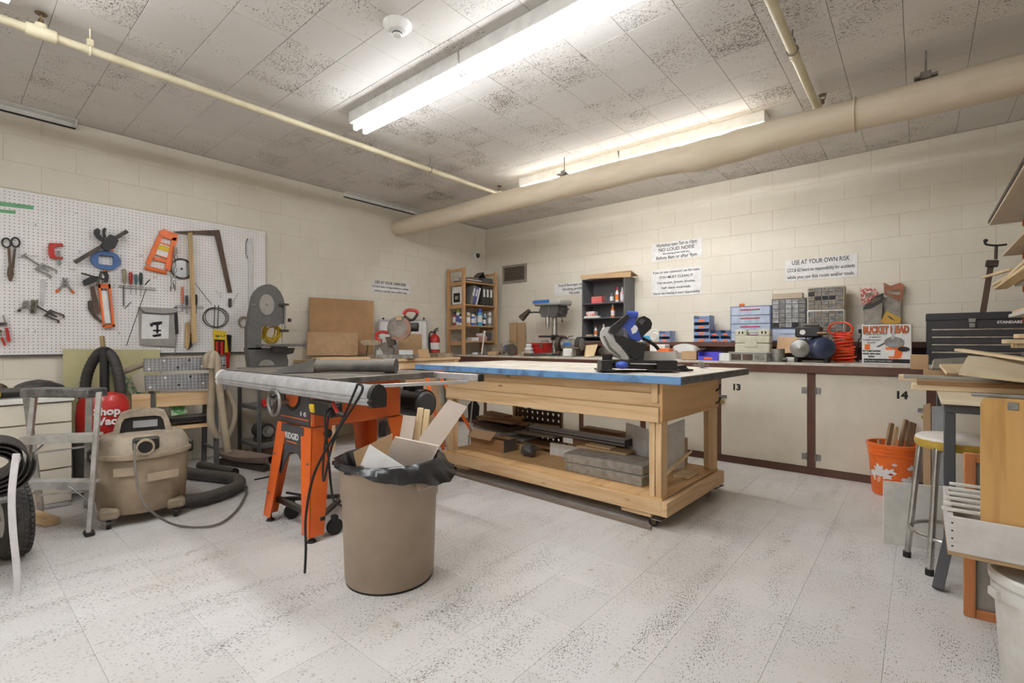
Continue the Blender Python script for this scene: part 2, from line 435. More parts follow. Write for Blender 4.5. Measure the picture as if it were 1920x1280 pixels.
# ------------------------------------------------------------------ the room
def struct(name, mb, mat, parent=None):
    o = mb.build(name, mat, parent)
    if parent is None: o['kind'] = 'structure'
    return o
T = .1
fl = struct('floor', MB().bx(XL - T, XR + T, YF - T, YB + T, -.12, -.003), M_FGROUT)
ce = struct('ceiling', MB().bx(XL - T, XR + T, YF - T, YB + T, ZC + .004, ZC + .12), M_CGROUT)
wl = struct('wall_left', MB().bx(XL - T, XL - .0025, YF - T, YB + T, 0, ZC), M_GROUT)
wb = struct('wall_back', MB().bx(XL, XR + T, YB + .0025, YB + T, 0, ZC), M_GROUT)
wr = struct('wall_right', MB().bx(XR + .0025, XR + T, YF - T, YB, 0, ZC), M_GROUT)
wf = struct('wall_front', MB().bx(XL, XR, YF - T, YF - .0025, 0, ZC), M_GROUT)
tag(fl, 'speckled off-white vinyl tile floor with dark worn flecks', 'floor'); tag(ce, 'off-white ceiling of square fissured acoustic tiles', 'ceiling')
tag(wl, 'cream painted block wall behind the pegboard', 'wall'); tag(wb, 'cream painted block wall behind the long counter', 'wall')
tag(wr, 'cream painted block wall beside the lumber rack', 'wall'); tag(wf, 'cream painted block wall opposite the long counter', 'wall')
def seg_range(lo, hi, off, step):
    k = math.floor((lo - off) / step); out = []
    while off + k * step < hi - 1e-6:
        a, b = max(lo, off + k * step), min(hi, off + (k + 1) * step)
        if b - a > .012: out.append((a, b))
        k += 1
    return out
def tiles(parent, name, mat, xs, ys, z0, z1, gap, bev):
    meshes = {}; cells = []
    for x0, x1 in xs:
        for y0, y1 in ys:
            q = [project((x, y, z0 if z0 > 1 else z1)) for x, y in ((x0, y0), (x1, y0), (x1, y1), (x0, y1))]
            area = 0
            if all(q):
                cx = sum(p[0] for p in q) / 4; cy = sum(p[1] for p in q) / 4
                if -20 < cx < 1940 and -20 < cy < 1300:
                    area = abs(sum(q[i][0] * q[(i + 1) % 4][1] - q[(i + 1) % 4][0] * q[i][1] for i in range(4))) / 2
            cells.append((area, x0, x1, y0, y1))
    cells.sort(reverse=True)
    rest = MB(); base = parent.location
    for k, (a, x0, x1, y0, y1) in enumerate(cells):
        if k < 300 and a > 0:
            key = (round(x1 - x0, 3), round(y1 - y0, 3))
            if key not in meshes:
                meshes[key] = MB().box((0, 0, 0), (key[0] - gap, key[1] - gap, z1 - z0), None, bev).mesh(name, mat, 0)
            o = bpy.data.objects.new(name, meshes[key]); COL.objects.link(o); o.parent = parent
            o.location = Vector(((x0 + x1) / 2, (y0 + y1) / 2, (z0 + z1) / 2)) - base
        else:
            rest.box((((x0 + x1) / 2) - base.x, ((y0 + y1) / 2) - base.y, (z0 + z1) / 2 - base.z), (x1 - x0 - gap, y1 - y0 - gap, z1 - z0), None, bev)
    o = bpy.data.objects.new(name + '_field', rest.mesh(name + '_field', mat, 0)); COL.objects.link(o); o.parent = parent; o['kind'] = 'stuff'
TS = .3048
tiles(fl, 'floor_tile', M_FLOOR, seg_range(XL, XR, -.0944, TS), seg_range(YF, YB, 1.884, TS), -.004, 0., .0009, .0006)
tiles(ce, 'ceiling_tile', M_CEIL, seg_range(XL, XR, .238, TS), seg_range(YF, YB, .71, TS), ZC, ZC + .012, .0024, .0014)
def blocks(parent, a0, a1, off, place, name='concrete_block'):
    meshes = {}
    for r in range(14):
        for s0, s1 in seg_range(a0, a1, off + (.205 if r % 2 else 0), .41):
            key = round(s1 - s0, 3)
            if key not in meshes: meshes[key] = MB().box((0, 0, 0), (key - .0012, .03, .2038), None, .002).mesh(name, M_WALL, 0)
            o = bpy.data.objects.new(name, meshes[key]); COL.objects.link(o); o.parent = parent
            p, rz = place((s0 + s1) / 2, (r + .5) * .205)
            o.location = Vector(p) - parent.location; o.rotation_euler = (0, 0, rz)
blocks(wb, XL, XR, .275 - .41 * 14, lambda s, z: ((s, YB + .015, z), 0.))
blocks(wl, YF, YB, .73 - .41 * 6, lambda s, z: ((XL - .015, s, z), PI / 2))
blocks(wr, YF, YB, 0, lambda s, z: ((XR + .0145, s, z), PI / 2))
blocks(wf, XL, XR, 0, lambda s, z: ((s, YF - .0145, z), 0.))

# ------------------------------------------------------------------ fluorescent lights
M_TUBE = emit('fluorescent_tube', (.94, .97, 1.0), TUBE)
M_FIXT = plain('white_enamel', c8(236, 234, 230), .35)
M_TUBE2 = emit('dimmed_fluorescent_tube', (.95, .97, .98), TUBE * .82)  # row by the counter wall, dimmed to keep that wall from glaring
def light(x0, x1, y, label, k):
    t = thing('fluorescent_light', label, 'light', (x0, y, ZC), 0., 'ceiling strip lights')
    L = x1 - x0
    MB().bx(0, L, -.09, .09, -.085, 0, .004).build('housing', M_FIXT, t)
    for e in (0.0, L):
        s = 1 if e == 0 else -1
        for q in (-.042, .042):
            MB().box((e + s * .012, q, -.106), (.016, .03, .055), None, .004).build('lamp_holder', M_FIXT, t)
    for q in (-.042, .042):
        MB().cyl((.02, q, -.114), (L - .02, q, -.114), .0185, n=12).build('tube', M_TUBE if y < 4 else M_TUBE2, t)
    return t
FIX = [(-3.356, -2.150, 2.13, 'white twin-tube strip light whose end points at the left wall, in the middle row'),
       (-2.138, -.93, 2.13, 'white twin-tube strip light continuing the middle row past the smoke detector'),
       (-3.313, -2.131, 4.14, 'white twin-tube strip light beside the insulated pipe, end towards the wooden shelf'),
       (-2.119, -.90, 4.14, 'white twin-tube strip light beside the insulated pipe, above cabinet door 13'),
       (-3.391, -2.18, .17, 'white twin-tube strip light of the row above the shop vacuum'),
       (-2.168, -.95, .17, 'white twin-tube strip light of the shop vacuum row, over the open floor'),
       (-3.391, -2.18, -1.75, 'added unseen white twin-tube fill light of the row by the wall opposite the counter'),  # unseen rear pair, added to brighten the near floor and left side
       (-2.168, -.95, -1.75, 'added unseen white twin-tube fill light by the wall opposite the counter, near the rack side')]
for k, a in enumerate(FIX): light(*a, k)

# ------------------------------------------------------------------ pipes on the ceiling
M_PIPE = plain('cream_pipe_paint', c8(226, 216, 186), .4, col2=c8(212, 200, 168), scale=6.)
M_WRAP = plain('canvas_pipe_wrap', c8(214, 200, 178), .7, col2=c8(202, 186, 160), scale=(2, 9, 9), bump=.1)
M_BRASS = plain('aged_brass', c8(120, 98, 72), .45, .7)
def sprinkler(t, p, up=1):
    m = MB(); x, y, z = p
    m.cyl((x, y, z), (x, y, z + .03 * up), .012, n=10).cyl((x, y, z + .06 * up), (x, y, z + .064 * up), .026, n=14)
    m.tube([(x - .012, y, z + .025 * up), (x - .02, y, z + .045 * up), (x, y, z + .06 * up)], .003, 6).tube([(x + .012, y, z + .025 * up), (x + .02, y, z + .045 * up), (x, y, z + .06 * up)], .003, 6)
    m.build('sprinkler_head', M_BRASS, t)
def hanger(t, p, r, mat):
    x, y, z = p
    MB().cyl((x, y, z + r + .02), (x, y, ZC), .004, n=8).build('hanger_rod', mat, t)
    MB().tube([(x + (r + .004) * math.cos(a), y, z + (r + .004) * math.sin(a)) for a in [R(q) for q in range(-180, 181, 20)]], .005, 6, closed=False).box((x, y, z + r + .018), (.03, .03, .04), None, .004).build('hanger_clamp', mat, t)
xp = -3.59; zp = 2.75; yE = 4.05
t = thing('sprinkler_pipe', 'cream painted sprinkler pipe running along the pegboard side of the ceiling', 'pipe', (xp, 0, 0))
MB().cyl((0, YF + .01, zp), (0, yE, zp), .0225, n=18).build('pipe', M_PIPE, t)
MB().cyl((0, .30, zp), (0, .42, zp), .034, n=18).cyl((0, .36, zp), (0, .36, zp + .045), .026, n=16).build('tee_fitting', M_PIPE, t)
MB().cyl((0, yE - .03, zp), (0, yE + .015, zp), .03, n=16).cyl((0, yE, zp), (0, yE, zp + .035), .024, n=16).build('end_elbow', M_PIPE, t)
sprinkler(t, (0, .36, zp + .04)); sprinkler(t, (0, yE, zp + .03))
hanger(t, (0, .56, zp), .0225, M_PIPE); hanger(t, (0, 3.05, zp), .0225, M_STEEL)
xp = -.55
t = thing('sprinkler_pipe', 'cream painted sprinkler pipe ending short of the insulated pipe near the lumber rack', 'pipe', (xp, 0, 0))
MB().cyl((0, YF + .01, zp), (0, 4.0, zp), .024, n=18).build('pipe', M_PIPE, t)
MB().cyl((0, 3.18, zp), (0, 3.21, zp), .028, n=18).build('coupling', M_PIPE, t)
MB().cyl((0, 3.97, zp), (0, 4.03, zp), .031, n=16).build('end_cap', M_PIPE, t)
sprinkler(t, (0.03, 4.0, zp + .02)); hanger(t, (0, 3.12, zp), .024, M_STEEL)
# thick insulated pipe, sagging where the wrap has come loose
t = thing('insulated_pipe', 'thick canvas-wrapped pipe crossing below the ceiling along the counter wall', 'pipe', (0, 0, 0))
pts = []; rr = []
yd = 3.87; zd = 2.585
for k in range(60):
    x = XL + .002 + (XR - XL - .004) * k / 59
    sag = math.exp(-((x + 1.25) / .28) ** 2)
    pts.append((x, yd, zd - .02 * sag)); rr.append(.104 + .012 * sag + .004 * math.sin(x * 5) + (.006 * math.sin(x * 23) * sag))
MB().tube(pts, rr, 20).build('wrapped_pipe', M_WRAP, t)
for xx in (-2.6, .03):
    MB().cyl((xx, yd, zd + .1), (xx, yd, ZC), .005, n=8).build('hanger_rod', M_STEEL, t)
    MB().box((xx, yd, zd + .13), (.05, .06, .045), None, .004).box((xx - .04, yd, zd + .118), (.03, .09, .012)).box((xx + .04, yd, zd + .118), (.03, .09, .012)).build('hanger_clamp', M_STEEL, t)
MB().tube([(-.32 + .002 * math.cos(a), yd + .109 * math.sin(a), zd + .109 * math.cos(a)) for a in [2 * PI * k / 24 for k in range(24)]], .004, 5, closed=True).build('wrap_seam', M_WRAP, t)

# ------------------------------------------------------------------ ceiling and wall fixtures
s = W(745, 45, z=ZC)
t = thing('smoke_detector', 'round white smoke detector on the ceiling', 'smoke detector', (s.x, s.y, ZC))
MB().lathe([(0, 0), (.078, 0), (.080, -.012), (.070, -.024), (.052, -.040), (.046, -.044), (0, -.045)], 32).build('body', M_FIXT, t)
MB().lathe([(0, -.044), (.026, -.046), (.027, -.062), (.022, -.068), (0, -.068)], 20).build('sensor_cap', M_FIXT, t)
MB().lathe([(.0275, -.05), (.0285, -.052), (.0285, -.058), (.0275, -.06)], 20).build('sensor_grille', M_DGREY, t)
def channel(y0, y1, label):
    t = thing('metal_channel', label, 'rail', (XL, (y0 + y1) / 2, ZC)); h = (y1 - y0) / 2
    MB().bx(.002, .09, -h, h, -.006, 0, .002).bx(.002, .008, -h, h, -.055, -.006, .001).build('channel_body', M_FIXT, t)
    MB().bx(.008, .03, -h, h, -.057, -.049, .001).build('edge_strip', M_BLACKCLEAN, t)
    MB().bx(.004, .085, h - .006, h, -.05, -.006).build('end_plate', M_FIXT, t)
channel(-.6, .722, 'white metal channel along the ceiling edge above the pegboard'); channel(3.10, 4.33, 'white metal channel along the ceiling edge beside the insulated pipe end')
# round security camera in the corner
p = W(899, 478, x=XL + .09)
t = thing('dome_camera', 'small white dome camera on the wall above the wooden shelf', 'camera', (XL, p.y, p.z))
MB().lathe([(0, 0), (.074, 0), (.076, .02), (.062, .05), (.05, .055), (0, .055)], 24, M=Matrix.Rotation(PI / 2, 4, 'Y')).build('housing', M_FIXT, t)
MB().sphere((.05, 0, -.004), .04, 20, 12).build('dome', plain('smoked_dome', c8(60, 58, 56), .12, coat=.6), t)
MB().bx(.0, .018, -.012, .006, .06, .28).build('cable_duct', M_WALL, t)
# louvred vent
a, b = W(943, 499, y=YB), W(988, 529, y=YB)
zc = 2.12; zh = .135; xc = (a.x + b.x) / 2; xw = (b.x - a.x) / 2
t = thing('louvred_vent', 'grey louvred metal vent between the wooden shelf and the grey cabinet', 'vent', (xc, YB, zc))
o4 = [(-xw, -zh), (xw, -zh), (xw, zh), (-xw, zh)]; i4 = [(-xw + .035, -zh + .035), (xw - .035, -zh + .035), (xw - .035, zh - .035), (-xw + .035, zh - .035)]
MV = plain('vent_metal', c8(150, 140, 126), .5, .0)
MB().ring(o4, i4, .014, MBK(0)).build('vent_frame', MV, t)
MB().bx(-xw + .035, xw - .035, -.004, 0, -zh + .035, zh - .035).build('vent_backing', M_BLACKCLEAN, t)
sl = MB().box((0, 0, 0), (2 * (xw - .037), .012, .003), (R(-35), 0, 0)).build('louvre', MV, t, loc=(0, -.009, -zh + .045))
for k in range(1, 10): inst(sl, 'louvre', (0, -.009, -zh + .045 + k * .0195), t)
# printed signs
def sign(name, label, u0, v0, u1, v1, lines, wall, size, lead=1.2, parts=None):
    if wall == 'b':
        p, q = W(u0, v0, y=YB), W(u1, v1, y=YB); w = q.x - p.x; h = p.z - q.z
        t = thing(name, label, 'sign', ((p.x + q.x) / 2, YB, (p.z + q.z) / 2)); M = MBK(-.001); off = MBK(-.0045)
    else:
        p, q = W(u0, v0, x=XL), W(u1, v1, x=XL); w = q.y - p.y; h = p.z - q.z
        t = thing(name, label, 'sign', (XL, (p.y + q.y) / 2, (p.z + q.z) / 2)); M = ML(.001); off = ML(.0045)
    MB().prism([(-w / 2, -h / 2), (w / 2, -h / 2), (w / 2, h / 2), (-w / 2, h / 2)], .003, M).build('sign_board', M_WHITEP, t)
    for ln, sz, dy in (parts or [(lines, size, 0)]):
        text('lettering', ln if isinstance(ln, list) else [ln], sz, M_INK, t, off @ Matrix.Translation((0, dy, 0)), lead=lead, bold=.0006, fit=w * (.93 if len(ln) > 32 else .8))
    return t
sign('printed_sign', 'white sign reading use at your own risk, above the drawer organisers', 1472, 489, 1608, 518, None, 'b', .05, parts=[('USE AT YOUR OWN RISK', .062, .075), ('CCC# 62 bears no responsibility for accidents', .0475, 0), ('while you use this room and/or tools.', .0475, -.07)])
sign('printed_sign', 'white sign listing workshop hours and no loud noise', 1222, 458, 1317, 480, None, 'b', .05, parts=[('Workshop open 7am to 10pm', .055, .075), ('NO LOUD NOISE', .055, .018), ('(hammering, power tools etc.)', .026, -.028), ('Before 8am or after 9pm', .055, -.075)])
sign('printed_sign', 'white sign reading you must clean it, below the workshop hours', 1222, 507, 1316, 551, None, 'b', .05, parts=[('If you (or your contractor) use this room,', .038, .125), ('YOU MUST CLEAN IT', .042, .062), ('Use vacuum, broom, brushes.', .038, 0), ('Staff cleans once/week.', .038, -.062), ("Day-to-day cleaning is users' responsibility", .037, -.125)])
sign('printed_sign', 'white sign half hidden behind the grey cabinet', 1040, 533, 1118, 549, None, 'b', .05, parts=[('Food & Beverages not allowed', .05, .055), ('Smoking prohibited', .05, 0), ('No pets.', .05, -.055)])
sign('printed_sign', 'white sign reading use at your own risk, on the wall beside the pegboard', 695, 526, 768, 552, None, 'l', .045, parts=[('USE AT YOUR OWN RISK', .052, .052), ('CCC# 62 bears no responsibility for accidents', .033, 0), ('while you use this room and/or tools.', .033, -.052)])
# ------------------------------------------------------------------ the long counter along the back wall
YC = 4.67
M_TOP = plain('dusty_counter_top', c8(206, 198, 186), .6, col2=c8(150, 132, 114), scale=8., lo=.5, hi=.72)
t = thing('counter_worktop', 'long worktop with brown painted front edge along the back wall', 'worktop', (-2.1, YC, .925))
MB().bx(XL + 2.105, XR + 2.095, -.02, YB - YC - .003, -.02, 0, .002).build('worktop_board', M_TOP, t)
MB().bx(XL + 2.105, XR + 2.095, -.025, -.003, -.082, -.018, .003).build('front_edge', M_BROWN, t)
bnd = [.81, .07, -.685, -1.43, -2.17, -2.91, -3.65, -4.39, -5.13]
LBL = {0: 'cream cabinet under the worktop behind the lumber pile, right of number 14', 1: 'cream cabinet numbered 14, behind the orange bucket', 2: 'cream cabinet numbered 13, padlocked beside the end of the wheeled bench',
       3: 'cream cabinet next to number 13, behind the wheeled bench', 4: 'cream cabinet behind the middle of the wheeled bench', 5: 'cream cabinet behind the wheeled bench, second from the drill press side',
       6: 'cream cabinet below the drill press', 7: 'cream cabinet below the wooden shelf, in the corner'}
for k in range(8):
    x1, x0 = bnd[k], bnd[k + 1]; w = x1 - x0
    t = thing('base_cabinet', LBL[k], 'cabinet', (x0, YC, 0), 0., 'cabinets under the long worktop')
    c = MB().bx(.028, w - .028, .012, YB - YC - .01, .06, .82)
    c.build('carcass', M_DOOR, t)
    MB().bx(0, w, .004, .03, 0, .062, .002).build('toe_kick', M_BROWN, t)
    MB().bx(0, .028, 0, .03, .062, .843, .001).build('stile', M_BROWN, t); MB().bx(w - .028, w, 0, .03, .062, .843, .001).build('stile', M_BROWN, t)
    d = MB().bx(.03, w - .03, -.004, .011, .066, .842, .002).build('door', M_DOOR, t)
    hs = w - .03 if k % 2 == 0 else .03                       # doors hang in pairs from shared posts
    for z in (.70, .15):
        MB().cyl((hs, -.008, z - .03), (hs, -.008, z + .03), .007, n=8).box((hs + (-.022 if k % 2 == 0 else .022), -.006, z), (.034, .003, .052), None, .001).build('hinge', M_STEEL, d)
    ls = .042 if k % 2 == 0 else w - .042
    MB().box((ls, -.010, .60), (.075, .006, .03), None, .002).tube([(ls - .012, -.014, .60), (ls - .012, -.02, .575), (ls + .012, -.02, .575), (ls + .012, -.014, .60)], .003, 6).build('hasp', M_STEEL, d)
    MB().box((ls, -.022, .555), (.034, .018, .032), None, .004).build('padlock', plain('brass_lock', c8(186, 160, 96), .3, .8), d)
    if k in (1, 2):
        q = W(1690, 741, y=YC) if k == 1 else W(1381, 726, y=YC)
        text('lettering', ['14' if k == 1 else '13'], .075, M_INK, d, MBK(-.0045) @ Matrix.Translation((q.x - x0, q.z, 0)), bold=.004)
    if k == 2:
        q = W(1466, 780, y=YC)
        MB().bx(q.x - x0 - .0012, q.x - x0 + .0012, -.0046, -.003, .068, .84).build('panel_seam', M_GROUT, d)
# raised ledge at the back of the worktop
t = thing('raised_shelf', 'brown raised ledge at the back of the long worktop', 'shelf', (-1.35, YB - .15, .925))
MB().bx(-2.0, 2.28, -.13, .145, .158, .178, .002).build('shelf_board', M_TOP, t)
MB().bx(-2.0, 2.28, -.138, -.13, .13, .178, .001).build('front_lip', M_BROWN, t)
for x in (-1.99, -1.0, .0, 1.0, 2.26): MB().bx(x - .01, x + .01, -.125, .14, .0005, .158).build('upright', M_BROWN, t)
MB().bx(-2.0, 2.28, .13, .14, .0005, .158).build('back_panel', M_BROWN, t)

# ------------------------------------------------------------------ the wheeled bench
BA = R(-2.0); BC = Vector((-2.109, 3.263, 0))
M_BTOP = plain('worn_white_bench_top', c8(226, 218, 205), .65, col2=c8(186, 168, 146), scale=6., lo=.45, hi=.72)
M_BLUEP = plain('worn_blue_paint', c8(104, 146, 190), .55, col2=c8(72, 102, 136), scale=11., lo=.48, hi=.66)
M_GREYP = plain('worn_grey_edge', c8(112, 114, 110), .6, col2=c8(78, 78, 76), scale=12.)
t = thing('wheeled_workbench', 'large pine workbench on casters with a blue-edged white top', 'workbench', BC, BA)
tx0, tx1, ty0, ty1 = -1.31, 1.117, -.565, .665
MB().bx(tx0 + .018, tx1 - .018, ty0 + .018, ty1, .862, .905, .002).build('tabletop', M_BTOP, t)
MB().bx(tx0, tx1, ty0, ty0 + .018, .860, .9045, .003).build('front_edging', M_BLUEP, t)
MB().bx(tx1 - .018, tx1, ty0 + .0185, ty1, .860, .9045, .003).build('end_edging', M_GREYP, t)
MB().bx(tx0, tx0 + .018, ty0 + .0185, ty1, .860, .9045, .003).build('end_edging', M_GREYP, t)
fx, fy0, fy1 = .957, -.49, .44
MB().bx(-fx, fx, fy0 + .014, fy0 + .05, .795, .860, .002).build('apron_board', M_PINE, t)
MB().bx(-fx, fx, fy0 + .006, fy0 + .05, .716, .794, .002).build('apron_board', M_PINE, t)
MB().bx(-fx, fx, fy0 - .018, fy0 + .05, .627, .715, .002).build('apron_board', M_PINE, t)
MB().bx(-fx, fx, fy1 - .04, fy1, .627, .860, .002).build('apron_board', M_PINE, t)
MP = wood('plywood_panel', c8(212, 172, 122), c8(196, 154, 104), 1, knots=False)
for s in (-1, 1): MB().box((s * (fx + .009), (fy0 + fy1) / 2, .7435), (.018, fy1 - fy0, .233), None, .002).build('end_panel', MP, t)
MB().box((fx - .03, fy0 + .004, .8), (.04, .02, .118), None, .002).build('corner_cleat', M_PINEZ, t)
for sx in (-1, 1):
    for y, sy in ((fy0, 1), (fy1, -1)):
        MB().box((sx * (fx - .05), y + sy * .032, .404), (.036, .06, .444), None, .003).box((sx * (fx - .009), y + sy * .045, .404), (.038, .085, .444), None, .003).build('leg', M_PINEZ, t)
MB().bx(-fx - .015, fx + .015, fy0 - .012, fy0 + .026, .080, .169, .003).build('bottom_rail', M_PINE, t)
MB().bx(-fx - .015, fx + .015, fy1 - .026, fy1 + .012, .080, .169, .003).build('bottom_rail', M_PINE, t)
for s in (-1, 1): MB().box((s * (fx + .034), (fy0 + fy1) / 2, .1245), (.036, fy1 - fy0 + .03, .089), None, .003).build('bottom_rail', M_PINEY, t)
MB().bx(-fx - .014, fx + .014, fy0 + .0, fy1 - .0, .1695, .182, .001).build('lower_shelf', MP, t)
for sx in (-1, 1):
    for sy in (-1, 1):
        MB().box((sx * .80, sy * .38 - .025, .066), (.20, .16, .027), None, .002).build('caster_block', M_PINE, t)
        cx, cy = sx * .935, sy * .44 - .025
        cs = MB().box((cx, cy, .0495), (.07, .06, .005), None, .001).build('caster', M_STEEL, t)
        MB().box((cx - .018 * sx, cy - .019, .034), (.03, .003, .034)).box((cx - .018 * sx, cy + .019, .034), (.03, .003, .034)).build('fork', M_BRASS, cs)
        MB().cyl((cx - .028 * sx, cy - .014, .026), (cx - .028 * sx, cy + .014, .026), .026, n=20).build('wheel', M_BLACKCLEAN, cs)
for z in (.75, .66): MB().tube([(fx + .02, fy1 - .06, z), (fx + .045, fy1 - .06, z + .02), (fx + .05, fy1 - .06, z + .05)], .008, 8).build('cable_hook', M_BLACK, t)
BM = Matrix.Translation(BC) @ Matrix.Rotation(BA, 4, 'Z')
def bench(x, y, z): return BM @ Vector((x, y, z))

# ------------------------------------------------------------------ the orange table saw
t = thing('table_saw', 'orange cabinet table saw with long silver fence rail', 'table saw', (-2.81, 1.67, 0))
def TP(x, y, z): return (x + 2.81, y - 1.67, z)
M_CAST = plain('cast_iron_top', c8(128, 124, 120), .45, .55, col2=c8(86, 82, 80), scale=9., dust=.5)
M_TSO = plain('saw_orange', c8(220, 102, 36), .36, col2=c8(204, 88, 30), scale=5., coat=.2)
M_TSG = plain('saw_grey', c8(74, 74, 76), .5)
def tb(name, mat, x0, x1, y0, y1, z0, z1, b=.003): 
    a, c = TP(x0, y0, z0), TP(x1, y1, z1); return MB().bx(a[0], c[0], a[1], c[1], a[2], c[2], b).build(name, mat, t)
tb('cast_table', M_CAST, -3.42, -2.70, 1.365, 2.106, .868, .905)
tb('extension_wing', M_CAST, -2.697, -2.44, 1.365, 2.106, .870, .904); tb('extension_wing', M_CAST, -3.90, -3.423, 1.365, 2.106, .870, .904)
for x in (-2.99, -3.2): MB().box(TP(x, 1.73, .9056), (.018, .70, .0012)).build('mitre_slot', M_BLACKCLEAN, t)
MB().box(TP(-3.09, 1.73, .9056), (.09, .36, .0012)).build('throat_plate', M_STEEL, t)
# cabinet body, a shell that tapers slightly
b = MB(); X0, X1, Y0, Y1 = -3.02, -2.62, 1.365, 1.98
b.bx(X0 + 2.81, X1 + 2.81, Y0 - 1.67, Y1 - 1.67, .612, .866, .012); b.build('body', M_TSO, t)
pl = MB().bx(X0 + 2.83, X1 + 2.79, Y0 - 1.676, Y0 - 1.664, .62, .80, .003).build('scale_plate', M_TSG, t)
arc = [(-.035 + .105 * math.cos(a), .80 + .105 * math.sin(a)) for a in [R(q) for q in range(180, 361, 12)]]
arc2 = [(-.035 + .085 * math.cos(a), .80 + .085 * math.sin(a)) for a in [R(q) for q in range(360, 179, -12)]]
MB().prism(arc + arc2, .004, MBK(Y0 - 1.676)).build('bevel_slot', M_BLACKCLEAN, pl)
MB().prism([(-.035 + .083 * math.cos(R(q)), .80 + .083 * math.sin(R(q))) for q in range(180, 361, 12)], .003, MBK(Y0 - 1.676)).build('bevel_cover', M_TSO, pl)
text('lettering', ['0  45'], .035, M_WHITEP, pl, MBK(Y0 - 1.678) @ Matrix.Translation((.10, .685, 0)), bold=.001)
MB().bx(X0 + 2.84, X1 + 2.78, Y0 - 1.679, Y0 - 1.675, .652, .658).build('orange_line', M_TSO, pl)
# hand wheel on the front
h = MB(); cwx = -.085
h.tube([(cwx + .075 * math.cos(a), Y0 - 1.76, .745 + .075 * math.sin(a)) for a in [2 * PI * k / 24 for k in range(24)]], .011, 8, closed=True)
for q in (30, 150, 270): h.bar((cwx, Y0 - 1.755, .745), (cwx + .07 * math.cos(R(q)), Y0 - 1.758, .745 + .07 * math.sin(R(q))), .02, .008)
h.cyl((cwx, Y0 - 1.775, .745), (cwx, Y0 - 1.665, .745), .016, n=14); hw = h.build('hand_wheel', M_STEEL, t)
MB().cyl((cwx + .05, Y0 - 1.80, .79), (cwx + .05, Y0 - 1.755, .79), .010, n=10).build('crank_knob', M_BLACK, hw)
# splayed L-section legs, each with a foot
def leg(cx, cy, dx, dy, fxp, fyp, name='leg'):
    a = Vector(TP(cx, cy, .614)); f = Vector(TP(fxp, fyp, .035)); tw, bw, th = .125, .085, .006
    m = MB()
    for ax in (0, 1):
        d = Vector((-dx, 0, 0)) if ax == 0 else Vector((0, -dy, 0)); n = Vector((0, -dy, 0)) if ax == 0 else Vector((-dx, 0, 0))
        q = [a, a + d * tw, f + d * bw, f]
        v = q + [p + n * th for p in q]
        m.add(v, [(0, 1, 2, 3), (4, 5, 6, 7), (0, 1, 5, 4), (1, 2, 6, 5), (2, 3, 7, 6), (3, 0, 4, 7)])
    lg = m.build(name, M_TSO, t)
    c = f + Vector((-dx * .03, -dy * .03, 0))
    MB().cyl((c.x, c.y, .012), (c.x, c.y, .05), .009, n=8).cyl((c.x, c.y, 0), (c.x, c.y, .013), .026, .018, n=12).build('foot', M_BLACKCLEAN, lg)
    for z in (.18, .42):
        k = (z - .035) / .579; p = f.lerp(a, k) 
        MB().cyl((p.x - dx * .03, p.y + dy * .002, z), (p.x - dx * .03, p.y - dy * -.008, z), .007, n=8).build('bolt', M_STEEL, lg)
leg(-2.61, 1.355, 1, -1, -2.53, 1.30); leg(-3.03, 1.355, -1, -1, -3.10, 1.30); leg(-2.61, 1.99, 1, 1, -2.53, 2.06); leg(-3.03, 1.99, -1, 1, -3.10, 2.06)
MB().prism([(-.155, .61), (.115, .61), (.135, .47), (.10, .40), (.05, .45), (-.05, .45), (-.10, .40), (-.175, .30), (-.20, .32)], .01, MBK(1.36 - 1.67)).build('front_stand_panel', M_TSG, t)
text('lettering', ['RIDGID'], .05, M_WHITEP, t, MBK(1.348 - 1.67) @ Matrix.Translation((-.02, .545, 0)), bold=.001)
MB().bx(-.085, .045, 1.346 - 1.67, 1.35 - 1.67, .508, .514).build('logo_underline', M_TSO, t)
# wrench hangers on the right leg side
for y in (1.45, 1.83):
    MB().cyl(TP(-2.617, y, .575), TP(-2.600, y, .575), .026, n=16).bx(.193, .205, y - 1.70, y - 1.65, .50, .575, .003).build('wrench_hanger', M_BLACK, t)
# rails: rounded aluminium extrusion in front, thin bar behind
prof = [(-.030, -.05), (.035, -.05), (.038, .0), (.033, .022), (.02, .040), (.0, .048), (-.018, .042), (-.032, .028), (-.040, .010), (-.042, -.008), (-.034, -.012), (-.034, -.018), (-.041, -.022), (-.040, -.032), (-.033, -.036), (-.037, -.042)]
MX = lambda x0, y0, z0: Matrix(((0, 0, 1, x0), (1, 0, 0, y0), (0, 1, 0, z0), (0, 0, 0, 1)))
rl = MB().prism(prof, 1.86, MX(-3.80 + 2.81, 1.318 - 1.67, .853)).build('front_fence_rail', M_ALU, t)
MB().prism([(p[0] * 1.12, p[1] * 1.12) for p in prof], .03, MX(-1.94 + 2.81, 1.318 - 1.67, .853)).build('rail_end_cap', M_BLACK, rl)
MB().prism([(p[0] * 1.12, p[1] * 1.12) for p in prof], .02, MX(-3.82 + 2.81, 1.318 - 1.67, .853)).build('rail_end_cap', M_WHITE, rl)
rr_ = MB().bx(-3.75 + 2.81, -2.06 + 2.81, 2.125 - 1.67, 2.165 - 1.67, .862, .902, .003).build('rear_fence_rail', M_ALU, t)
MB().bx(-2.06 + 2.81, -2.045 + 2.81, 2.123 - 1.67, 2.167 - 1.67, .860, .904, .002).build('rail_end_cap', M_BLACK, rr_)
MB().bar(TP(-2.40, 1.36, .855), TP(-2.14, 2.12, .855), .02, .02, b=.002).build('fence_brace', M_ALU, t)
sb = MB().box(TP(-2.46, 1.36, .745), (.22, .08, .085), (0, 0, 0), .012).build('switch_box', M_BLACK, t)
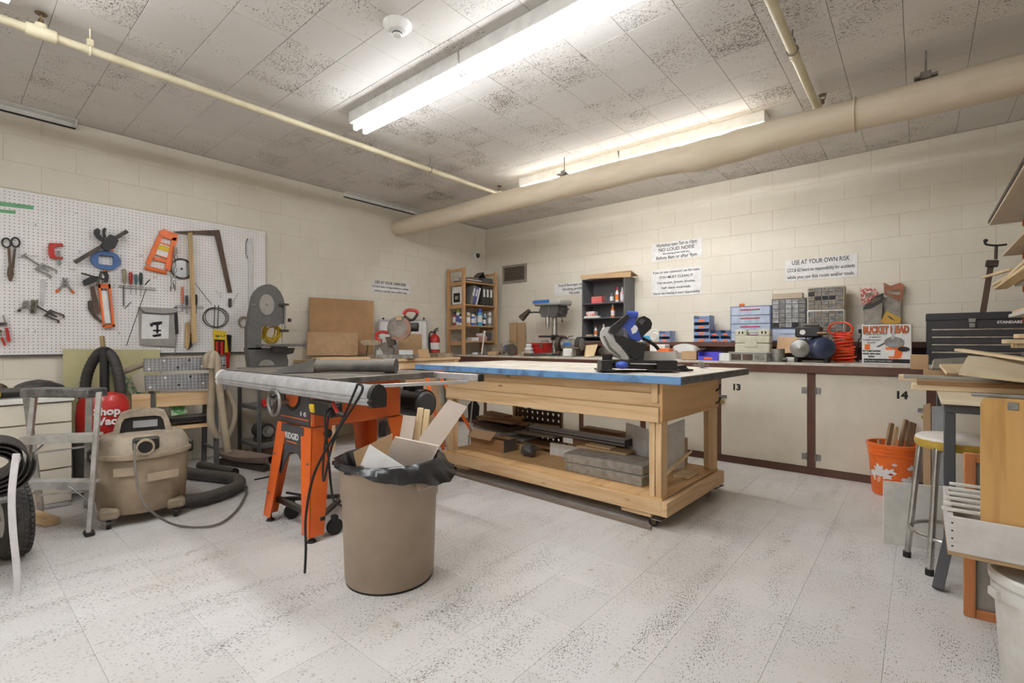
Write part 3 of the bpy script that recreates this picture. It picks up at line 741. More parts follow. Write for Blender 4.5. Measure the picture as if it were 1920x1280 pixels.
MB().box(TP(-2.53, 1.32, .740), (.045, .02, .05), (R(12), 0, 0), .006).build('paddle_switch', M_YELLOW, sb)
MB().cyl(TP(-2.36, 1.37, .755), TP(-2.36, 1.33, .755), .018, n=12).build('conduit_plug', M_BLACKCLEAN, sb)
lv = MB().bar(TP(-2.34, 1.33, .785), TP(-2.22, 1.29, .745), .018, .012, b=.003).build('lock_lever', M_RED, t)
MB().bar(TP(-2.22, 1.29, .745), TP(-2.15, 1.28, .742), .02, .02, b=.006).build('lever_grip', M_BLACK, lv)
# motor hanging behind
mo = MB().cyl(TP(-2.98, 2.25, .66), TP(-2.70, 2.25, .66), .10, n=28).build('motor', M_BLACK, t)
for k in range(9):
    a = R(-80 + k * 40); MB().bar(TP(-2.82, 2.25 + .10 * math.cos(a), .66 + .10 * math.sin(a)), TP(-2.71, 2.25 + .10 * math.cos(a), .66 + .10 * math.sin(a)), .006, .006).build('cooling_fin', M_BLACK, mo)
MB().cyl(TP(-2.70, 2.25, .66), TP(-2.682, 2.25, .66), .09, .075, n=28).build('fan_cover', M_TSG, mo)
MB().box(TP(-2.84, 2.25, .775), (.14, .09, .05), None, .008).build('capacitor_box', M_BLACK, mo)
MB().bx(-.12, -.04, .30, .56, .64, .70, .004).build('motor_bracket', M_TSG, t)
# mobile base
mb = MB().bx(-.30, .27, -.30, -.27, .10, .13, .002).bx(-.30, .27, .30, .33, .10, .13, .002).bar((-.26, -.28, .115), (.23, .31, .115), .03, .02).bar((.23, -.28, .115), (-.26, .31, .115), .03, .02).build('mobile_base', M_BLACK, t)
for x, y in ((.245, -.20), (-.19, -.24), (.245, .25), (-.27, .25)):
    MB().cyl((x - .014, y, .045), (x + .014, y, .045), .045, n=20).box((x, y, .085), (.036, .03, .05), None, .003).build('caster', M_BLACKCLEAN, mb)
MB().bar((-.22, -.26, .16), (-.02, -.15, .14), .012, .012).build('foot_pedal', M_BLACK, mb)
# dusty vacuum wand lying across the saw
p = W(560, 690, z=.912); q = W(752, 680, z=.95)
t = thing('vacuum_wand', 'dusty black vacuum wand with a flared nozzle lying on the table saw', 'vacuum wand', (-2.95, 1.62, .909), 0.)
MW_ = plain('dusty_black_plastic', c8(66, 64, 64), .55, col2=c8(104, 98, 92), scale=8., dust=.45)
a0 = Vector((-3.12, 1.47, 0)) - Vector((-2.95, 1.62, 0)); a1 = Vector((-2.53, 1.86, 0)) - Vector((-2.95, 1.62, 0)); d = (a1 - a0).normalized(); n_ = Vector((-d.y, d.x, 0))
j = a0 + d * .17
MB().tube([j + Vector((0, 0, .042)), a1 + Vector((0, 0, .042))], .040, 20).build('tube', MW_, t)
MB().tube([a1 - d * .06 + Vector((0, 0, .042)), a1 + d * .01 + Vector((0, 0, .042))], .046, 20).build('cuff', MW_, t)
v = []
for s, w, h0, h1 in ((0, .14, 0, .022), (.10, .10, 0, .055), (.19, .043, .002, .084)):
    c = a0 + d * s
    v += [c + n_ * w + Vector((0, 0, h0)), c - n_ * w + Vector((0, 0, h0)), c - n_ * w * .9 + Vector((0, 0, h1)), c + n_ * w * .9 + Vector((0, 0, h1))]
fs = [(0, 1, 2, 3), (8, 9, 10, 11)]
for k in (0, 4):
    for i in range(4): fs.append((k + i, k + (i + 1) % 4, k + 4 + (i + 1) % 4, k + 4 + i))
MB().add(v, fs).build('nozzle', MW_, t)
# power cords looped over the rail end
def cord(label, pts, r, mat, name='power_cord', group=None, k=6):
    return MB().tube(pts, r, 7, smooth=k).build(name, mat, None, label, 'cord', group)
tsaw = bpy.data.objects['table_saw']
for pts in ([(-2.38, 1.335, .76), (-2.36, 1.29, .50), (-2.30, 1.26, .40), (-2.20, 1.25, .60), (-2.03, 1.262, .86), (-1.985, 1.255, .905), (-1.95, 1.25, .87), (-2.03, 1.165, .68), (-2.12, 1.115, .50), (-2.17, 1.10, .30), (-2.19, 1.11, .14), (-2.22, 1.12, .012)],
            [(-2.36, 1.33, .755), (-2.31, 1.27, .72), (-2.28, 1.27, .55), (-2.30, 1.30, .35), (-2.36, 1.36, .25), (-2.42, 1.50, .17)]):
    MB().tube(pts, .006, 7, smooth=6).build('power_cord', M_BLACKCLEAN, tsaw, world=True)
# ------------------------------------------------------------------ helpers for traced slabs
def slab(pts, th, mb=None):
    """A flat board with the given corner points (first face) and real thickness behind it."""
    pts = [Vector(p) for p in pts]; n = Vector((0, 0, 0))
    for i in range(len(pts)):
        a, b = pts[i], pts[(i + 1) % len(pts)]; n += a.cross(b)
    n.normalize(); c = sum(pts, Vector()) / len(pts)
    pts = [p - n * (p - c).dot(n) for p in pts]
    if n.dot(Vector((0, 0, CAMH)) - c) > 0: n = -n
    m = mb or MB(); k = len(pts)
    return m.add(pts + [p + n * th for p in pts], [tuple(range(k)), tuple(range(k, 2 * k))] + [(i, (i + 1) % k, (i + 1) % k + k, i + k) for i in range(k)])
def pts_d(*q): return [W(u, v, d=d) for u, v, d in q]
CM = lambda d: Matrix(((RT[0], 0, FW[0], FW[0] * d), (RT[1], 0, FW[1], FW[1] * d), (0, 1, 0, CAMH), (0, 0, 0, 1)))   # (right, up, depth) at distance d
def cp_(pix, d): return [((u - 960) / F * d, (CY - v) / F * d) for u, v in pix]
def facing(mb, pix, d, th, t0=0.): return mb.prism(cp_(pix, d), th, CM(d), t0)
def spawn(name, mb, mat, label, cat, group=None, on=None, **kw):
    o = mb.build(name, mat, None, label, cat, group, **kw)
    if on is not None: o.location.z += on + .0006 - (o.location.z + min(v.co.z for v in o.data.vertices))      # stand it on what carries it
    return o

# ------------------------------------------------------------------ the rubbish bin
CX, CYB = -1.92, 1.385
M_BIN = plain('beige_bin_plastic', c8(160, 142, 124), .5, col2=c8(150, 132, 114), scale=5.)
t = thing('rubbish_bin', 'round beige plastic rubbish bin with a black bag over its rim', 'bin', (CX, CYB, 0))
MB().lathe([(0, .008), (.199, .008), (.204, .016), (.217, .375), (.224, .385), (.229, .525), (.238, .529), (.239, .548), (.228, .551), (.22, .53), (.205, .38), (.19, .03), (0, .03)], 48).build('bin_body', M_BIN, t)
MB().lathe([(.19, 0), (.2, 0), (.2, .009), (.19, .009)], 40).build('base_ring', M_BLACKCLEAN, t)
for a in (R(185), R(5)):
    c = (.236 * math.cos(a), .236 * math.sin(a), .47); MB().box(c, (.03, .11, .05), a, .012).build('handle', M_BIN, t)
M_BAG = plain('black_bag', c8(24, 24, 26), .28, col2=c8(40, 40, 42), scale=20., spec=.6)
rnd = random.Random(3); v = []; fs = []; n = 72; rows = 9
right = math.atan2(RT[1], RT[0])
for i in range(n):
    a = 2 * PI * i / n
    side = .5 + .5 * math.cos(a - right)                       # the bag hangs lower on the bench side
    front = .5 + .5 * math.cos(a - (right - PI / 2))
    drop = .006 + .080 * side ** 1.5 + .006 * math.sin(a * 7) + .005 * math.sin(a * 13 + 1)
    w = lambda s: .007 * math.sin(a * 11 + s * 5) + .005 * math.sin(a * 23 + s * 9) + .003 * math.sin(a * 31 - s * 14)
    prof = [(.19, .40), (.21, .50), (.226, .560 + .006 * math.sin(a * 9)), (.238 + w(.2) * .4, .566), (.250 + w(.5), .556), (.252 + .025 * side + w(1), .555 - drop * .45), (.254 + .055 * side * side + w(1.5), .555 - drop * .8), (.248 + .06 * side * side + w(2), .552 - drop), (.242 + .03 * side * side, .552 - drop * .9)]
    for r_, z_ in prof: v.append((r_ * math.cos(a), r_ * math.sin(a), z_))
for i in range(n):
    for k in range(rows - 1): fs.append((i * rows + k, ((i + 1) % n) * rows + k, ((i + 1) % n) * rows + k + 1, i * rows + k + 1))
bag = MB().add(v, fs).build('bag', M_BAG, t, ang=60)
M_PALEB = plain('pale_melamine', c8(222, 208, 196), .5, col2=c8(214, 198, 184), scale=4.)
M_RAWP = wood('raw_pale_wood', c8(222, 198, 158), c8(200, 168, 120), 2, knots=False)
G = 'scraps in the rubbish bin'
spawn('board_offcut', slab(pts_d((741, 818, 2.24), (822, 838, 2.26), (775, 900, 2.30), (708, 897, 2.26)), .012), M_PALEB, 'broad pale board offcut leaning in front in the rubbish bin', 'board', G)
spawn('board_offcut', slab(pts_d((841, 749, 2.44), (876, 762, 2.46), (821, 842, 2.38), (792, 900, 2.35), (786, 822, 2.37)), .012), M_PALEB, 'long pale board sticking up out of the rubbish bin towards the bench', 'board', G)
spawn('board_offcut', slab(pts_d((756, 778, 2.40), (780, 780, 2.41), (760, 898, 2.34), (736, 898, 2.33)), .012), M_PALEB, 'narrow pale board standing in the rubbish bin beside two sticks', 'board', G)
for k, (a, b, lb) in enumerate(((( 789, 764), (772, 900), 'rough wooden stick in the rubbish bin, beside the narrow pale board'), ((801, 767), (788, 900), 'rough wooden stick in the rubbish bin, on the bench side of its twin'))):
    p0, p1 = W(*a, d=2.455 + k * .004), W(*b, d=2.395 + k * .0)
    spawn('wooden_stick', MB().bar(p0, p1, .03, .02, up=(FW[0], FW[1], 0), b=.004), M_RAWP, lb, 'stick', G)
spawn('cardboard_sheet', slab(pts_d((662, 848, 2.27), (736, 812, 2.33), (736, 899, 2.31), (674, 896, 2.28)), .006), M_CARD, 'brown cardboard sheet at the saw side of the rubbish bin', 'cardboard', G)
spawn('folded_card', slab(pts_d((694, 833, 2.17), (762, 878, 2.12), (745, 903, 2.13), (675, 872, 2.15)), .004, slab(pts_d((694, 833, 2.18), (675, 872, 2.16), (668, 892, 2.22), (684, 850, 2.24)), .004)), M_WHITEP, 'folded white card lying over the bag in the rubbish bin', 'card', G)

# ------------------------------------------------------------------ the big shop vacuum
VC = W(268, 641, d=3.10); 
VS = .84
t = thing('shop_vacuum', 'large dusty tan shop vacuum on casters with a black hose', 'vacuum', (VC.x, VC.y, 0), face(VC))
MV1 = plain('vacuum_tank', c8(164, 146, 122), .65, col2=c8(128, 112, 92), scale=5., lo=.42, hi=.68)
MV2 = plain('vacuum_lid', c8(174, 160, 140), .6, col2=c8(136, 122, 104), scale=6., dust=.3)
sy = .84
MB().lathe([(0, .065), (.245, .065), (.262, .08), (.276, .25), (.278, .26), (.275, .27), (.287, .40), (0, .40)], 48, sx=.86, sy=sy).build('tank', MV1, t)
MB().lathe([(.287, .395), (.303, .40), (.307, .415), (.303, .428), (.287, .43)], 48, sx=.86, sy=sy).build('rim_band', M_DUSTY, t)
MB().lathe([(.292, .425), (.290, .44), (.262, .50), (.235, .525), (.15, .535), (0, .537)], 48, sx=.86, sy=sy).build('lid', MV2, t)
arch = [(-.155, .520), (-.135, .60), (-.11, .655), (-.07, .668), (.07, .668), (.11, .655), (.135, .60), (.155, .520)]
inn = [(-.118, .520), (-.105, .60), (-.09, .625), (-.06, .632), (.06, .632), (.09, .625), (.105, .60), (.118, .520)]
MY = Matrix(((1, 0, 0, 0), (0, 0, -1, .055), (0, 1, 0, 0), (0, 0, 0, 1)))
MB().prism(arch + inn[::-1], .11, MY).build('handle', MV2, t)
for k in range(12): 
    MB().box((-.066 + k * .012, 0, .670), (.005, .112, .006), None, .002).build('handle_rib', MV2, t)
hb = MB().bx(-.118, .118, -.03, .05, .52, .628, .006).build('motor_housing', M_BLACK, t)
MB().bx(-.05, .075, -.034, -.03, .56, .605, .001).build('label_plate', plain('grey_label', c8(172, 172, 174), .5), hb)
MB().box((0, -.10, .525), (.2, .12, .03), None, .01).build('front_tray', MV2, t)
pt = MB().lathe([(.036, 0), (.046, 0), (.046, .06), (.036, .06), (.036, .0)], 24, M=Matrix.Translation((.012, -.225, .475)) @ Matrix.Rotation(R(90), 4, 'X')).build('hose_port', M_DUSTY, t)
MB().cyl((.012, -.275, .475), (.012, -.27, .475), .0365, n=24).build('port_hole', M_BLACKCLEAN, pt)
MB().bx(-.05, .08, -.247, -.12, .45, .525, .01).build('port_housing', M_BLACK, t)
for s in (-1, 1): MB().box((s * .25, -.03, .415), (.035, .06, .075), None, .01).build('latch', M_BLACK, t)
for x, y in ((-.16, -.17), (.165, -.15), (-.16, .17), (.165, .17)):
    f = MB().box((x, y, .085), (.10, .09, .06), None, .014).build('caster_foot', M_DUSTY, t)
    MB().cyl((x - .012, y - .02, .025), (x + .012, y - .02, .025), .025, n=18).box((x, y - .01, .048), (.022, .03, .02)).build('caster_wheel', M_BLACKCLEAN, f)
MB().box((-.09, -.233, .33), (.10, .004, .05), (R(3), 0, R(-14)), .001).box((.1, -.236, .285), (.16, .004, .05), (R(3), 0, R(14)), .001).build('label_remnant', plain('torn_label', c8(178, 160, 138), .7), t)
vac_cord = [W(252, 832, d=2.80), W(254, 880, d=2.735), W(262, 925, d=2.70), W(280, 955, d=2.66), W(330, 984, z=.02), W(400, 985, z=.012), W(440, 960, z=.012), W(460, 928, z=.012), W(462, 912, z=.012)]
MB().tube(vac_cord, .0065, 7, smooth=6).build('power_cord', plain('grey_cord', c8(112, 106, 98), .6), t, world=True)
hose = [W(340, 940, z=.06), W(380, 935, z=.05), W(425, 921, z=.05), W(448, 908, z=.05), W(443, 898, z=.05), W(410, 893, z=.05), W(360, 887, z=.05), W(330, 880, z=.06)]
MB().tube(hose, .043, 16, smooth=8).build('hose', plain('black_hose', c8(52, 50, 50), .55, col2=c8(72, 68, 64), dust=.2), t, world=True)

# ------------------------------------------------------------------ aluminium step ladder
M_LAD = plain('ladder_aluminium', c8(202, 200, 197), .4, .4, col2=c8(166, 162, 156), scale=10.)
M_TAPE = plain('duct_tape', c8(120, 118, 116), .45, .4, col2=c8(70, 68, 66), scale=16.)
t = thing('step_ladder', 'paint-spattered aluminium step ladder with a taped top beside the shop vacuum', 'ladder', W(115, 980, z=0))
fr_b, fr_t = W(167, 1003, z=0), W(186, 735, d=2.80); fl_b, fl_t = W(36, 985, d=2.80), W(64, 745, d=2.84)
fl_b.z = 0.005
def rail(a, b, w, th, name, mat=M_LAD): return MB().bar(a, b, w, th, up=(.9, -.3, 0), b=.002).build(name, mat, t, world=True)
rail(fr_b, fr_t, .022, .055, 'front_rail'); rail(fl_b, fl_t, .022, .055, 'front_rail')
rb_r, rb_l = W(163, 950, z=0.005), W(77, 958, z=0.005)
back = Vector((-.15, -.02, 0))
rail(rb_l, fl_t + back, .03, .03, 'rear_rail'); rail(rb_r, fr_t + back, .03, .03, 'rear_rail')
for k, nm in ((.37, 'step'), (.70, 'step')):
    a, b = fl_b.lerp(fl_t, k), fr_b.lerp(fr_t, k); dv = (b - a).normalized()
    s = MB().bar(a - dv * .02, b + dv * .005, .085, .02, up=(0, 0, 1), b=.003); s.bar(a - dv * .02 + Vector((.045, -.02, -.012)), b + Vector((.045, -.02, -.012)), .004, .045, up=(0, 0, 1)); s.build(nm, M_LAD, t, world=True)
for a, b in ((fl_b.lerp(fl_t, .37), .3), (fl_b.lerp(fl_t, .70), .3)):
    c = a + Vector((-.02, .10, -.005)); e = a + Vector((.012, .012, -.10)); MB().bar(c, e, .016, .004, b=.001).build('step_brace', M_LAD, t, world=True)
for k in (.37,): 
    c = fr_b.lerp(fr_t, k) + Vector((-.03, -.10, -.005)); e = fr_b.lerp(fr_t, k) + Vector((0, -.01, -.11)); MB().bar(c, e, .016, .004, b=.001).build('step_brace', M_LAD, t, world=True)
MB().bar(rb_l.lerp(fl_t + back, .52), rb_r.lerp(fr_t + back, .55), .025, .01).build('rear_brace', M_LAD, t, world=True)
MB().bar(rb_l.lerp(fl_t + back, .15), rb_r.lerp(fr_t + back, .15), .025, .01).build('rear_brace', M_LAD, t, world=True)
MB().bar(fl_b.lerp(fl_t, .66), rb_l.lerp(fl_t + back, .66), .016, .004).build('spreader', M_LAD, t, world=True)
MB().bar(fr_b.lerp(fr_t, .66), rb_r.lerp(fr_t + back, .66), .016, .004).build('spreader', M_LAD, t, world=True)
tc = (fl_t + fr_t) / 2 + Vector((-.075, 0, .01)); dv = (fr_t - fl_t); ang_ = math.atan2(dv.y, dv.x)
MB().box((tc.x, tc.y, tc.z), (dv.length + .02, .13, .05), ang_, .006).build('top_cap', M_TAPE, t, world=True)
for p in (fr_b, fl_b): MB().box((p.x, p.y, .012), (.07, .045, .024), None, .005).build('rubber_foot', M_BLACKCLEAN, t, world=True)

# ------------------------------------------------------------------ cart wheel, mat roll and white strip at the edge of the picture
M_TYRE = plain('tyre_rubber', c8(58, 56, 54), .75, col2=c8(80, 76, 72), scale=16.)
wc = W(22, 970, d=2.50); wc.z = .195
t = thing('garden_cart', 'low cart with a treaded rubber tyre under the black mat roll', 'cart', (wc.x, wc.y, 0), face(wc))
ax = Matrix.Translation((0, 0, .195)) @ Matrix.Rotation(R(12), 4, 'Z') @ Matrix.Rotation(PI / 2, 4, 'Y')
wl_ = MB().lathe([(.09, -.045), (.15, -.052), (.180, -.047), (.192, -.030), (.195, 0), (.192, .030), (.180, .047), (.15, .052), (.09, .045)], 40, M=ax).build('tyre', M_TYRE, t)
tr = MB()
for k in range(44):
    a = 2 * PI * k / 44
    for z in (-.036, -.012, .012, .036):
        off = (.5 if z in (-.012, .036) else 0) * 2 * PI / 44
        tr.box((.1925 * math.cos(a + off), .1925 * math.sin(a + off), z), (.008, .019, .017), a + off, .001, M=ax)
o = tr.build('tread', M_TYRE, wl_); o['kind'] = 'stuff'
MB().lathe([(0, -.04), (.09, -.04), (.092, 0), (.09, .04), (0, .04)], 24, M=ax).build('wheel_rim', M_WHITE, wl_)
MB().bx(-.70, -.012, -.54, .22, .398, .418, .004).build('deck', M_DGREY, t)
MB().cyl((-.62, 0, .195), (-.03, 0, .195), .012, n=10).bx(-.40, -.36, -.02, .02, .19, .398).bx(-.12, -.08, -.02, .02, .19, .398).build('axle', M_STEEL, t)
lg = MB().bx(-.66, -.62, -.50, -.46, 0, .398, .002).build('prop_leg', M_DGREY, t); MB().bx(-.66, -.62, .14, .18, 0, .398, .002).build('prop_leg', M_DGREY, t)
# rolled mat: a real spiral sheet
rc = W(-10, 876, d=2.12)
M_MAT = plain('black_floor_mat', c8(40, 37, 36), .5, col2=c8(58, 54, 52), scale=9.); M_MATW = plain('grey_mat_edge', c8(150, 146, 142), .7)
v = []; fs = []; tw = 4.3; n = 170; L = .24; dirv = Vector((rc.x, rc.y, 0)).normalized(); rx = Vector((dirv.y, -dirv.x, 0)); upv = Vector((0, 0, 1))
for i in range(n + 1):
    f = i / n; a = R(-100) + f * tw * 2 * PI; r_ = .044 + .082 * f + .003 * math.sin(a * 1.0)
    for e in (0, 1):
        for th in (0, .006):
            p = rc + (rx * math.cos(a) + upv * math.sin(a)) * (r_ + th) + dirv * (L * e); v.append(p)
for i in range(n):
    k = 4 * i
    fs += [(k, k + 2, k + 6, k + 4), (k + 1, k + 5, k + 7, k + 3), (k, k + 4, k + 5, k + 1), (k + 2, k + 3, k + 7, k + 6)]
fs += [(0, 1, 3, 2), (4 * n, 4 * n + 2, 4 * n + 3, 4 * n + 1)]
zmin = min(p.z for p in v); v = [p + Vector((0, 0, .419 - zmin)) for p in v]
spawn('mat_roll', MB().add(v, fs), M_MAT, 'loosely rolled black rubber mat lying on the low cart', 'mat')
st = [W(31, 850, d=2.09), W(26, 885, d=2.085), W(22, 930, d=2.08), W(24, 990, d=2.08), W(30, 1050, d=2.085), W(33, 1095, d=2.095), W(29, 1114, d=2.10)]
st = spline(st, 5); v = []; fs = []
for p in st:
    wv = Vector((RT[0], RT[1], 0)) * .0155; nv = Vector((FW[0], FW[1], 0)) * .002
    v += [p - wv - nv, p + wv - nv, p + wv + nv, p - wv + nv]
for i in range(len(st) - 1):
    for j in range(4): fs.append((4 * i + j, 4 * i + (j + 1) % 4, 4 * i + 4 + (j + 1) % 4, 4 * i + 4 + j))
fs += [(0, 1, 2, 3), tuple(4 * (len(st) - 1) + j for j in range(4))]
zmin = min(p.z for p in v); v = [p - Vector((0, 0, zmin * (1 - max(0, min(1, (p.z - zmin) / .25))))) for p in v]
spawn('plastic_strip', MB().add(v, fs), plain('white_strip', c8(226, 222, 224), .4), 'long white plastic strip hanging from the mat roll to the floor', 'strip')

# ------------------------------------------------------------------ white drawer cabinet by the left wall
t = thing('drawer_cabinet', 'cream flat-fronted drawer cabinet under the pegboard', 'cabinet', (-4.80, .0, 0))
xf = .35
MB().bx(-.41, xf - .022, -1.0, .60, .0, .70, .002).build('carcass', M_DOOR, t)
MB().bx(-.41, xf + .015, -1.0, .61, .70, .735, .002).build('cabinet_top', M_WHITE, t)
for z0, z1 in ((.02, .242), (.252, .552), (.562, .69)):
    for y0, y1 in ((-1.0, -.205), (-.195, .598)):
        MB().bx(xf - .02, xf, y0, y1, z0, z1, .002).build('drawer', M_DOOR, t)
# clutter on the drawer cabinet
G = 'clutter on the drawer cabinet'
def lump(c, s, seed, n=14, m=9, amp=.18):
    r = random.Random(seed); ph = [r.uniform(0, 6) for _ in range(8)]; v = []; fs = []
    for i in range(m + 1):
        th = PI * i / m
        for k in range(n):
            a = 2 * PI * k / n
            q = 1 + amp * (math.sin(3 * a + ph[0] + 2 * th) * .5 + math.sin(5 * a + ph[1]) * .35 + math.sin(4 * th + ph[2] + 2 * a) * .4)
            x, y, z = math.sin(th) * math.cos(a) * q, math.sin(th) * math.sin(a) * q, -math.cos(th)
            z = max(-.75, z) * (1 + .2 * amp * math.sin(2 * a + ph[3]))
            v.append((c[0] + x * s[0], c[1] + y * s[1], c[2] + (z + .75) / 1.75 * s[2]))
    for i in range(m):
        for k in range(n): fs.append((i * n + k, i * n + (k + 1) % n, (i + 1) * n + (k + 1) % n, (i + 1) * n + k))
    fs += [tuple(range(n)), tuple(m * n + k for k in range(n))]
    return MB().add(v, fs)
M_CLOTH = plain('dark_canvas', c8(74, 68, 62), .85, col2=c8(110, 100, 88), scale=10., bump=.3)
spawn('canvas_bag', lump((-4.73, .46, .7365), (.13, .12, .10), 1, 20, 12, .2), plain('black_canvas', c8(46, 44, 44), .7, col2=c8(88, 80, 74), scale=12.), 'crumpled black canvas bag on the drawer cabinet behind the ladder top', 'bag', G)
spawn('plastic_bag', lump((-4.72, .09, .7365), (.10, .09, .17), 2, 18, 12, .25), clear('clear_bag', c8(205, 195, 180), .55, .2), 'clear plastic bag on the drawer cabinet under the red-handled clamp', 'bag', G)
spawn('tool_pouch', lump((-4.76, .265, .7365), (.09, .05, .09), 4, 16, 10, .2), M_RUST, 'brown tool pouch between the two bags on the drawer cabinet', 'pouch', G)
t = thing('electric_drill', 'yellow and black drill lying at the front of the drawer cabinet', 'drill', (-4.51, .30, .737), R(80), G)
MB().cyl((-.08, 0, .035), (.06, 0, .035), .032, n=16).build('body', M_BLACK, t); MB().cyl((.06, 0, .035), (.10, 0, .035), .026, .014, n=14).build('chuck', M_STEEL, t); MB().box((-.05, -.06, .03), (.04, .09, .05), None, .012).build('grip', M_YELLOW, t)
spawn('roll_case', MB().box((-4.50, .12, .765), (.07, .14, .055), R(10), .02), plain('grey_case', c8(150, 146, 156), .5), 'small grey case at the front of the drawer cabinet', 'case', G)
spawn('file_box', MB().box((-4.53, .0, .758), (.12, .10, .04), R(-6), .004), M_RUST, 'flat rusty tin at the front of the drawer cabinet', 'tin', G)
spawn('wood_block', MB().box((-4.98, .50, .775), (.09, .12, .075), R(12), .003), M_PINEY, 'short pine block on the drawer cabinet behind the canvas bag', 'wood', G)
spawn('timber_offcut', MB().bar((-4.30, .37, .022), (-3.98, .45, .022), .07, .04, b=.003), M_PINE, 'short timber offcut on the floor under the step ladder', 'timber')
spawn('metal_bar', MB().bar((-4.43, .30, .012), (-4.40, .58, .012), .025, .02, b=.002), M_ALU, 'aluminium bar on the floor in front of the drawer cabinet', 'bar')

# ------------------------------------------------------------------ red wet vacuum with arched hose
p = W(194, 830, d=3.60)
t = thing('red_vacuum', 'red upright wet-dry vacuum with an arched black hose behind the step ladder', 'vacuum', (p.x, p.y, 0), face(p))
MB().lathe([(0, .38), (.14, .38), (.155, .40), (.158, .55), (.150, .66), (.12, .71), (.06, .725), (0, .727)], 32, sy=.8).build('red_body', M_RED, t)
text('lettering', ['Shop', 'Vac'], .075, M_WHITEP, t, Matrix(((1, 0, 0, .02), (0, 0, -1, -.129), (0, 1, 0, .56), (0, 0, 0, 1))), bold=.003, lead=.95)
MB().lathe([(0, .03), (.15, .03), (.165, .05), (.17, .33), (.175, .38), (0, .38)], 32, sy=.8).build('tank', M_DGREY, t)
for x in (-.1, .1): MB().cyl((x - .012, 0, .02), (x + .012, 0, .02), .02, n=14).build('caster', M_BLACKCLEAN, t)
MBH = plain('ribbed_black_hose', c8(62, 59, 57), .6, col2=c8(48, 46, 45), scale=(2, 2, 60))
hp = [W(160, 830, d=3.80), W(158, 760, d=3.80), W(163, 705, d=3.80), W(180, 668, d=3.80), W(197, 658, d=3.80), W(214, 675, d=3.80), W(224, 715, d=3.80), W(226, 750, d=3.80), W(224, 830, d=3.80)]
hz = spline(hp, 12); rr = [.034 + .003 * (i % 2) for i in range(len(hz))]
MB().tube(hz, rr, 14).build('hose', MBH, t, world=True)
MB().tube([W(196, 800, d=3.78), W(196, 652, d=3.78)], .030, 14).build('wand', M_BLACK, t, world=True)
t2 = thing('hand_broom', 'wooden-handled brush standing behind the red vacuum', 'brush', W(196, 900, d=3.88))
t2.location.z = 0; MW[t2.name] = Matrix.Translation(t2.location)
MB().tube([W(197, 690, d=3.88), W(191, 630, d=3.88)], .017, 12).tube([W(197, 690, d=3.88), W(199, 895, d=3.88)], .014, 12).build('handle', wood('tool_handle', c8(176, 150, 112), c8(150, 122, 86), 2, knots=False), t2, world=True)
q = W(199, 895, d=3.88); MB().bx(q.x - .10, q.x + .10, q.y - .03, q.y + .03, .0, q.z + .01, .004).build('brush_head', M_BLACK, t2, world=True)
# pale green sheet leaning on the wall
spawn('green_sheet', slab([W(118, 654, x=-5.160), W(300, 655, x=-5.160), W(300, 850, x=-5.10), W(122, 850, x=-5.10)], .012), plain('pale_green_paint', c8(196, 190, 146), .55, col2=c8(182, 174, 130), scale=4.), 'pale green painted panel leaning under the pegboard', 'panel')
# ------------------------------------------------------------------ pegboard with real holes
XP = XL + .03                                              # front face of the board
PY0, PY1, PZ0, PZ1 = -.35, 2.196, 1.006, 2.24
M_PEG = plain('white_pegboard', c8(240, 237, 236), .5, col2=c8(233, 229, 226), scale=6.)
t = thing('pegboard', 'large white perforated pegboard on the left wall', 'pegboard', (XP, (PY0 + PY1) / 2, PZ0))
HP = .0254; y0 = -(PY1 - PY0) / 2; ny = int((PY1 - PY0) / HP); nz = int((PZ1 - PZ0) / HP)
v = []; fs = []; hr = .0034; my = ((PY1 - PY0) - ny * HP) / 2; mz = ((PZ1 - PZ0) - nz * HP) / 2
gid = {}
for i in range(ny + 1):
    for j in range(nz + 1):
        gid[(i, j)] = len(v); v.append((0, y0 + my + i * HP, mz + j * HP))
for i in range(ny):
    for j in range(nz):
        cy, cz = y0 + my + (i + .5) * HP, mz + (j + .5) * HP; k = len(v)
        for x in (0, -.005):
            for q in range(8):
                a = R(q * 45); v.append((x, cy + hr * math.cos(a), cz + hr * math.sin(a)))
        c = [gid[(i + 1, j + 1)], gid[(i, j + 1)], gid[(i, j)], gid[(i + 1, j)]]
        for q in range(4):
            h0 = k + 1 + 2 * q; fs.append((c[q], c[(q + 1) % 4], k + (2 * q + 3) % 8, k + (2 * q + 2) % 8, k + (2 * q + 1) % 8))
        for q in range(8): fs.append((k + q, k + (q + 1) % 8, k + 8 + (q + 1) % 8, k + 8 + q))
sheet = MB(); sheet.v = [Vector(p) for p in v]; sheet.f = fs
me = bpy.data.meshes.new('perforated_sheet'); me.from_pydata([tuple(p) for p in v], [], fs); me.materials.append(M_PEG)
o = bpy.data.objects.new('perforated_sheet', me); COL.objects.link(o); o.parent = t
fr = MB(); w2 = (PY1 - PY0) / 2; h = PZ1 - PZ0
fr.ring([(-w2, 0), (w2, 0), (w2, h), (-w2, h)], [(-w2 + my, mz), (w2 - my, mz), (w2 - my, h - mz), (-w2 + my, h - mz)], .006, ML(-.006)); fr.build('board_edge', M_PEG, t)
MB().bx(-.022, -.012, -w2 + .01, w2 - .01, .01, h - .01).build('hole_shade_sheet', M_BLACKCLEAN, t)  # black sheet gives the holes the darkness of the gap behind them
for y in (-w2 + .02, 0, w2 - .02): MB().bx(-.0295, -.0225, y - .02, y + .02, .01, h - .01).build('batten', M_PINEZ, t)
MB().bx(-.012, .008, -w2, w2, -.012, .0, .001).build('bottom_trim', M_DGREY, t)
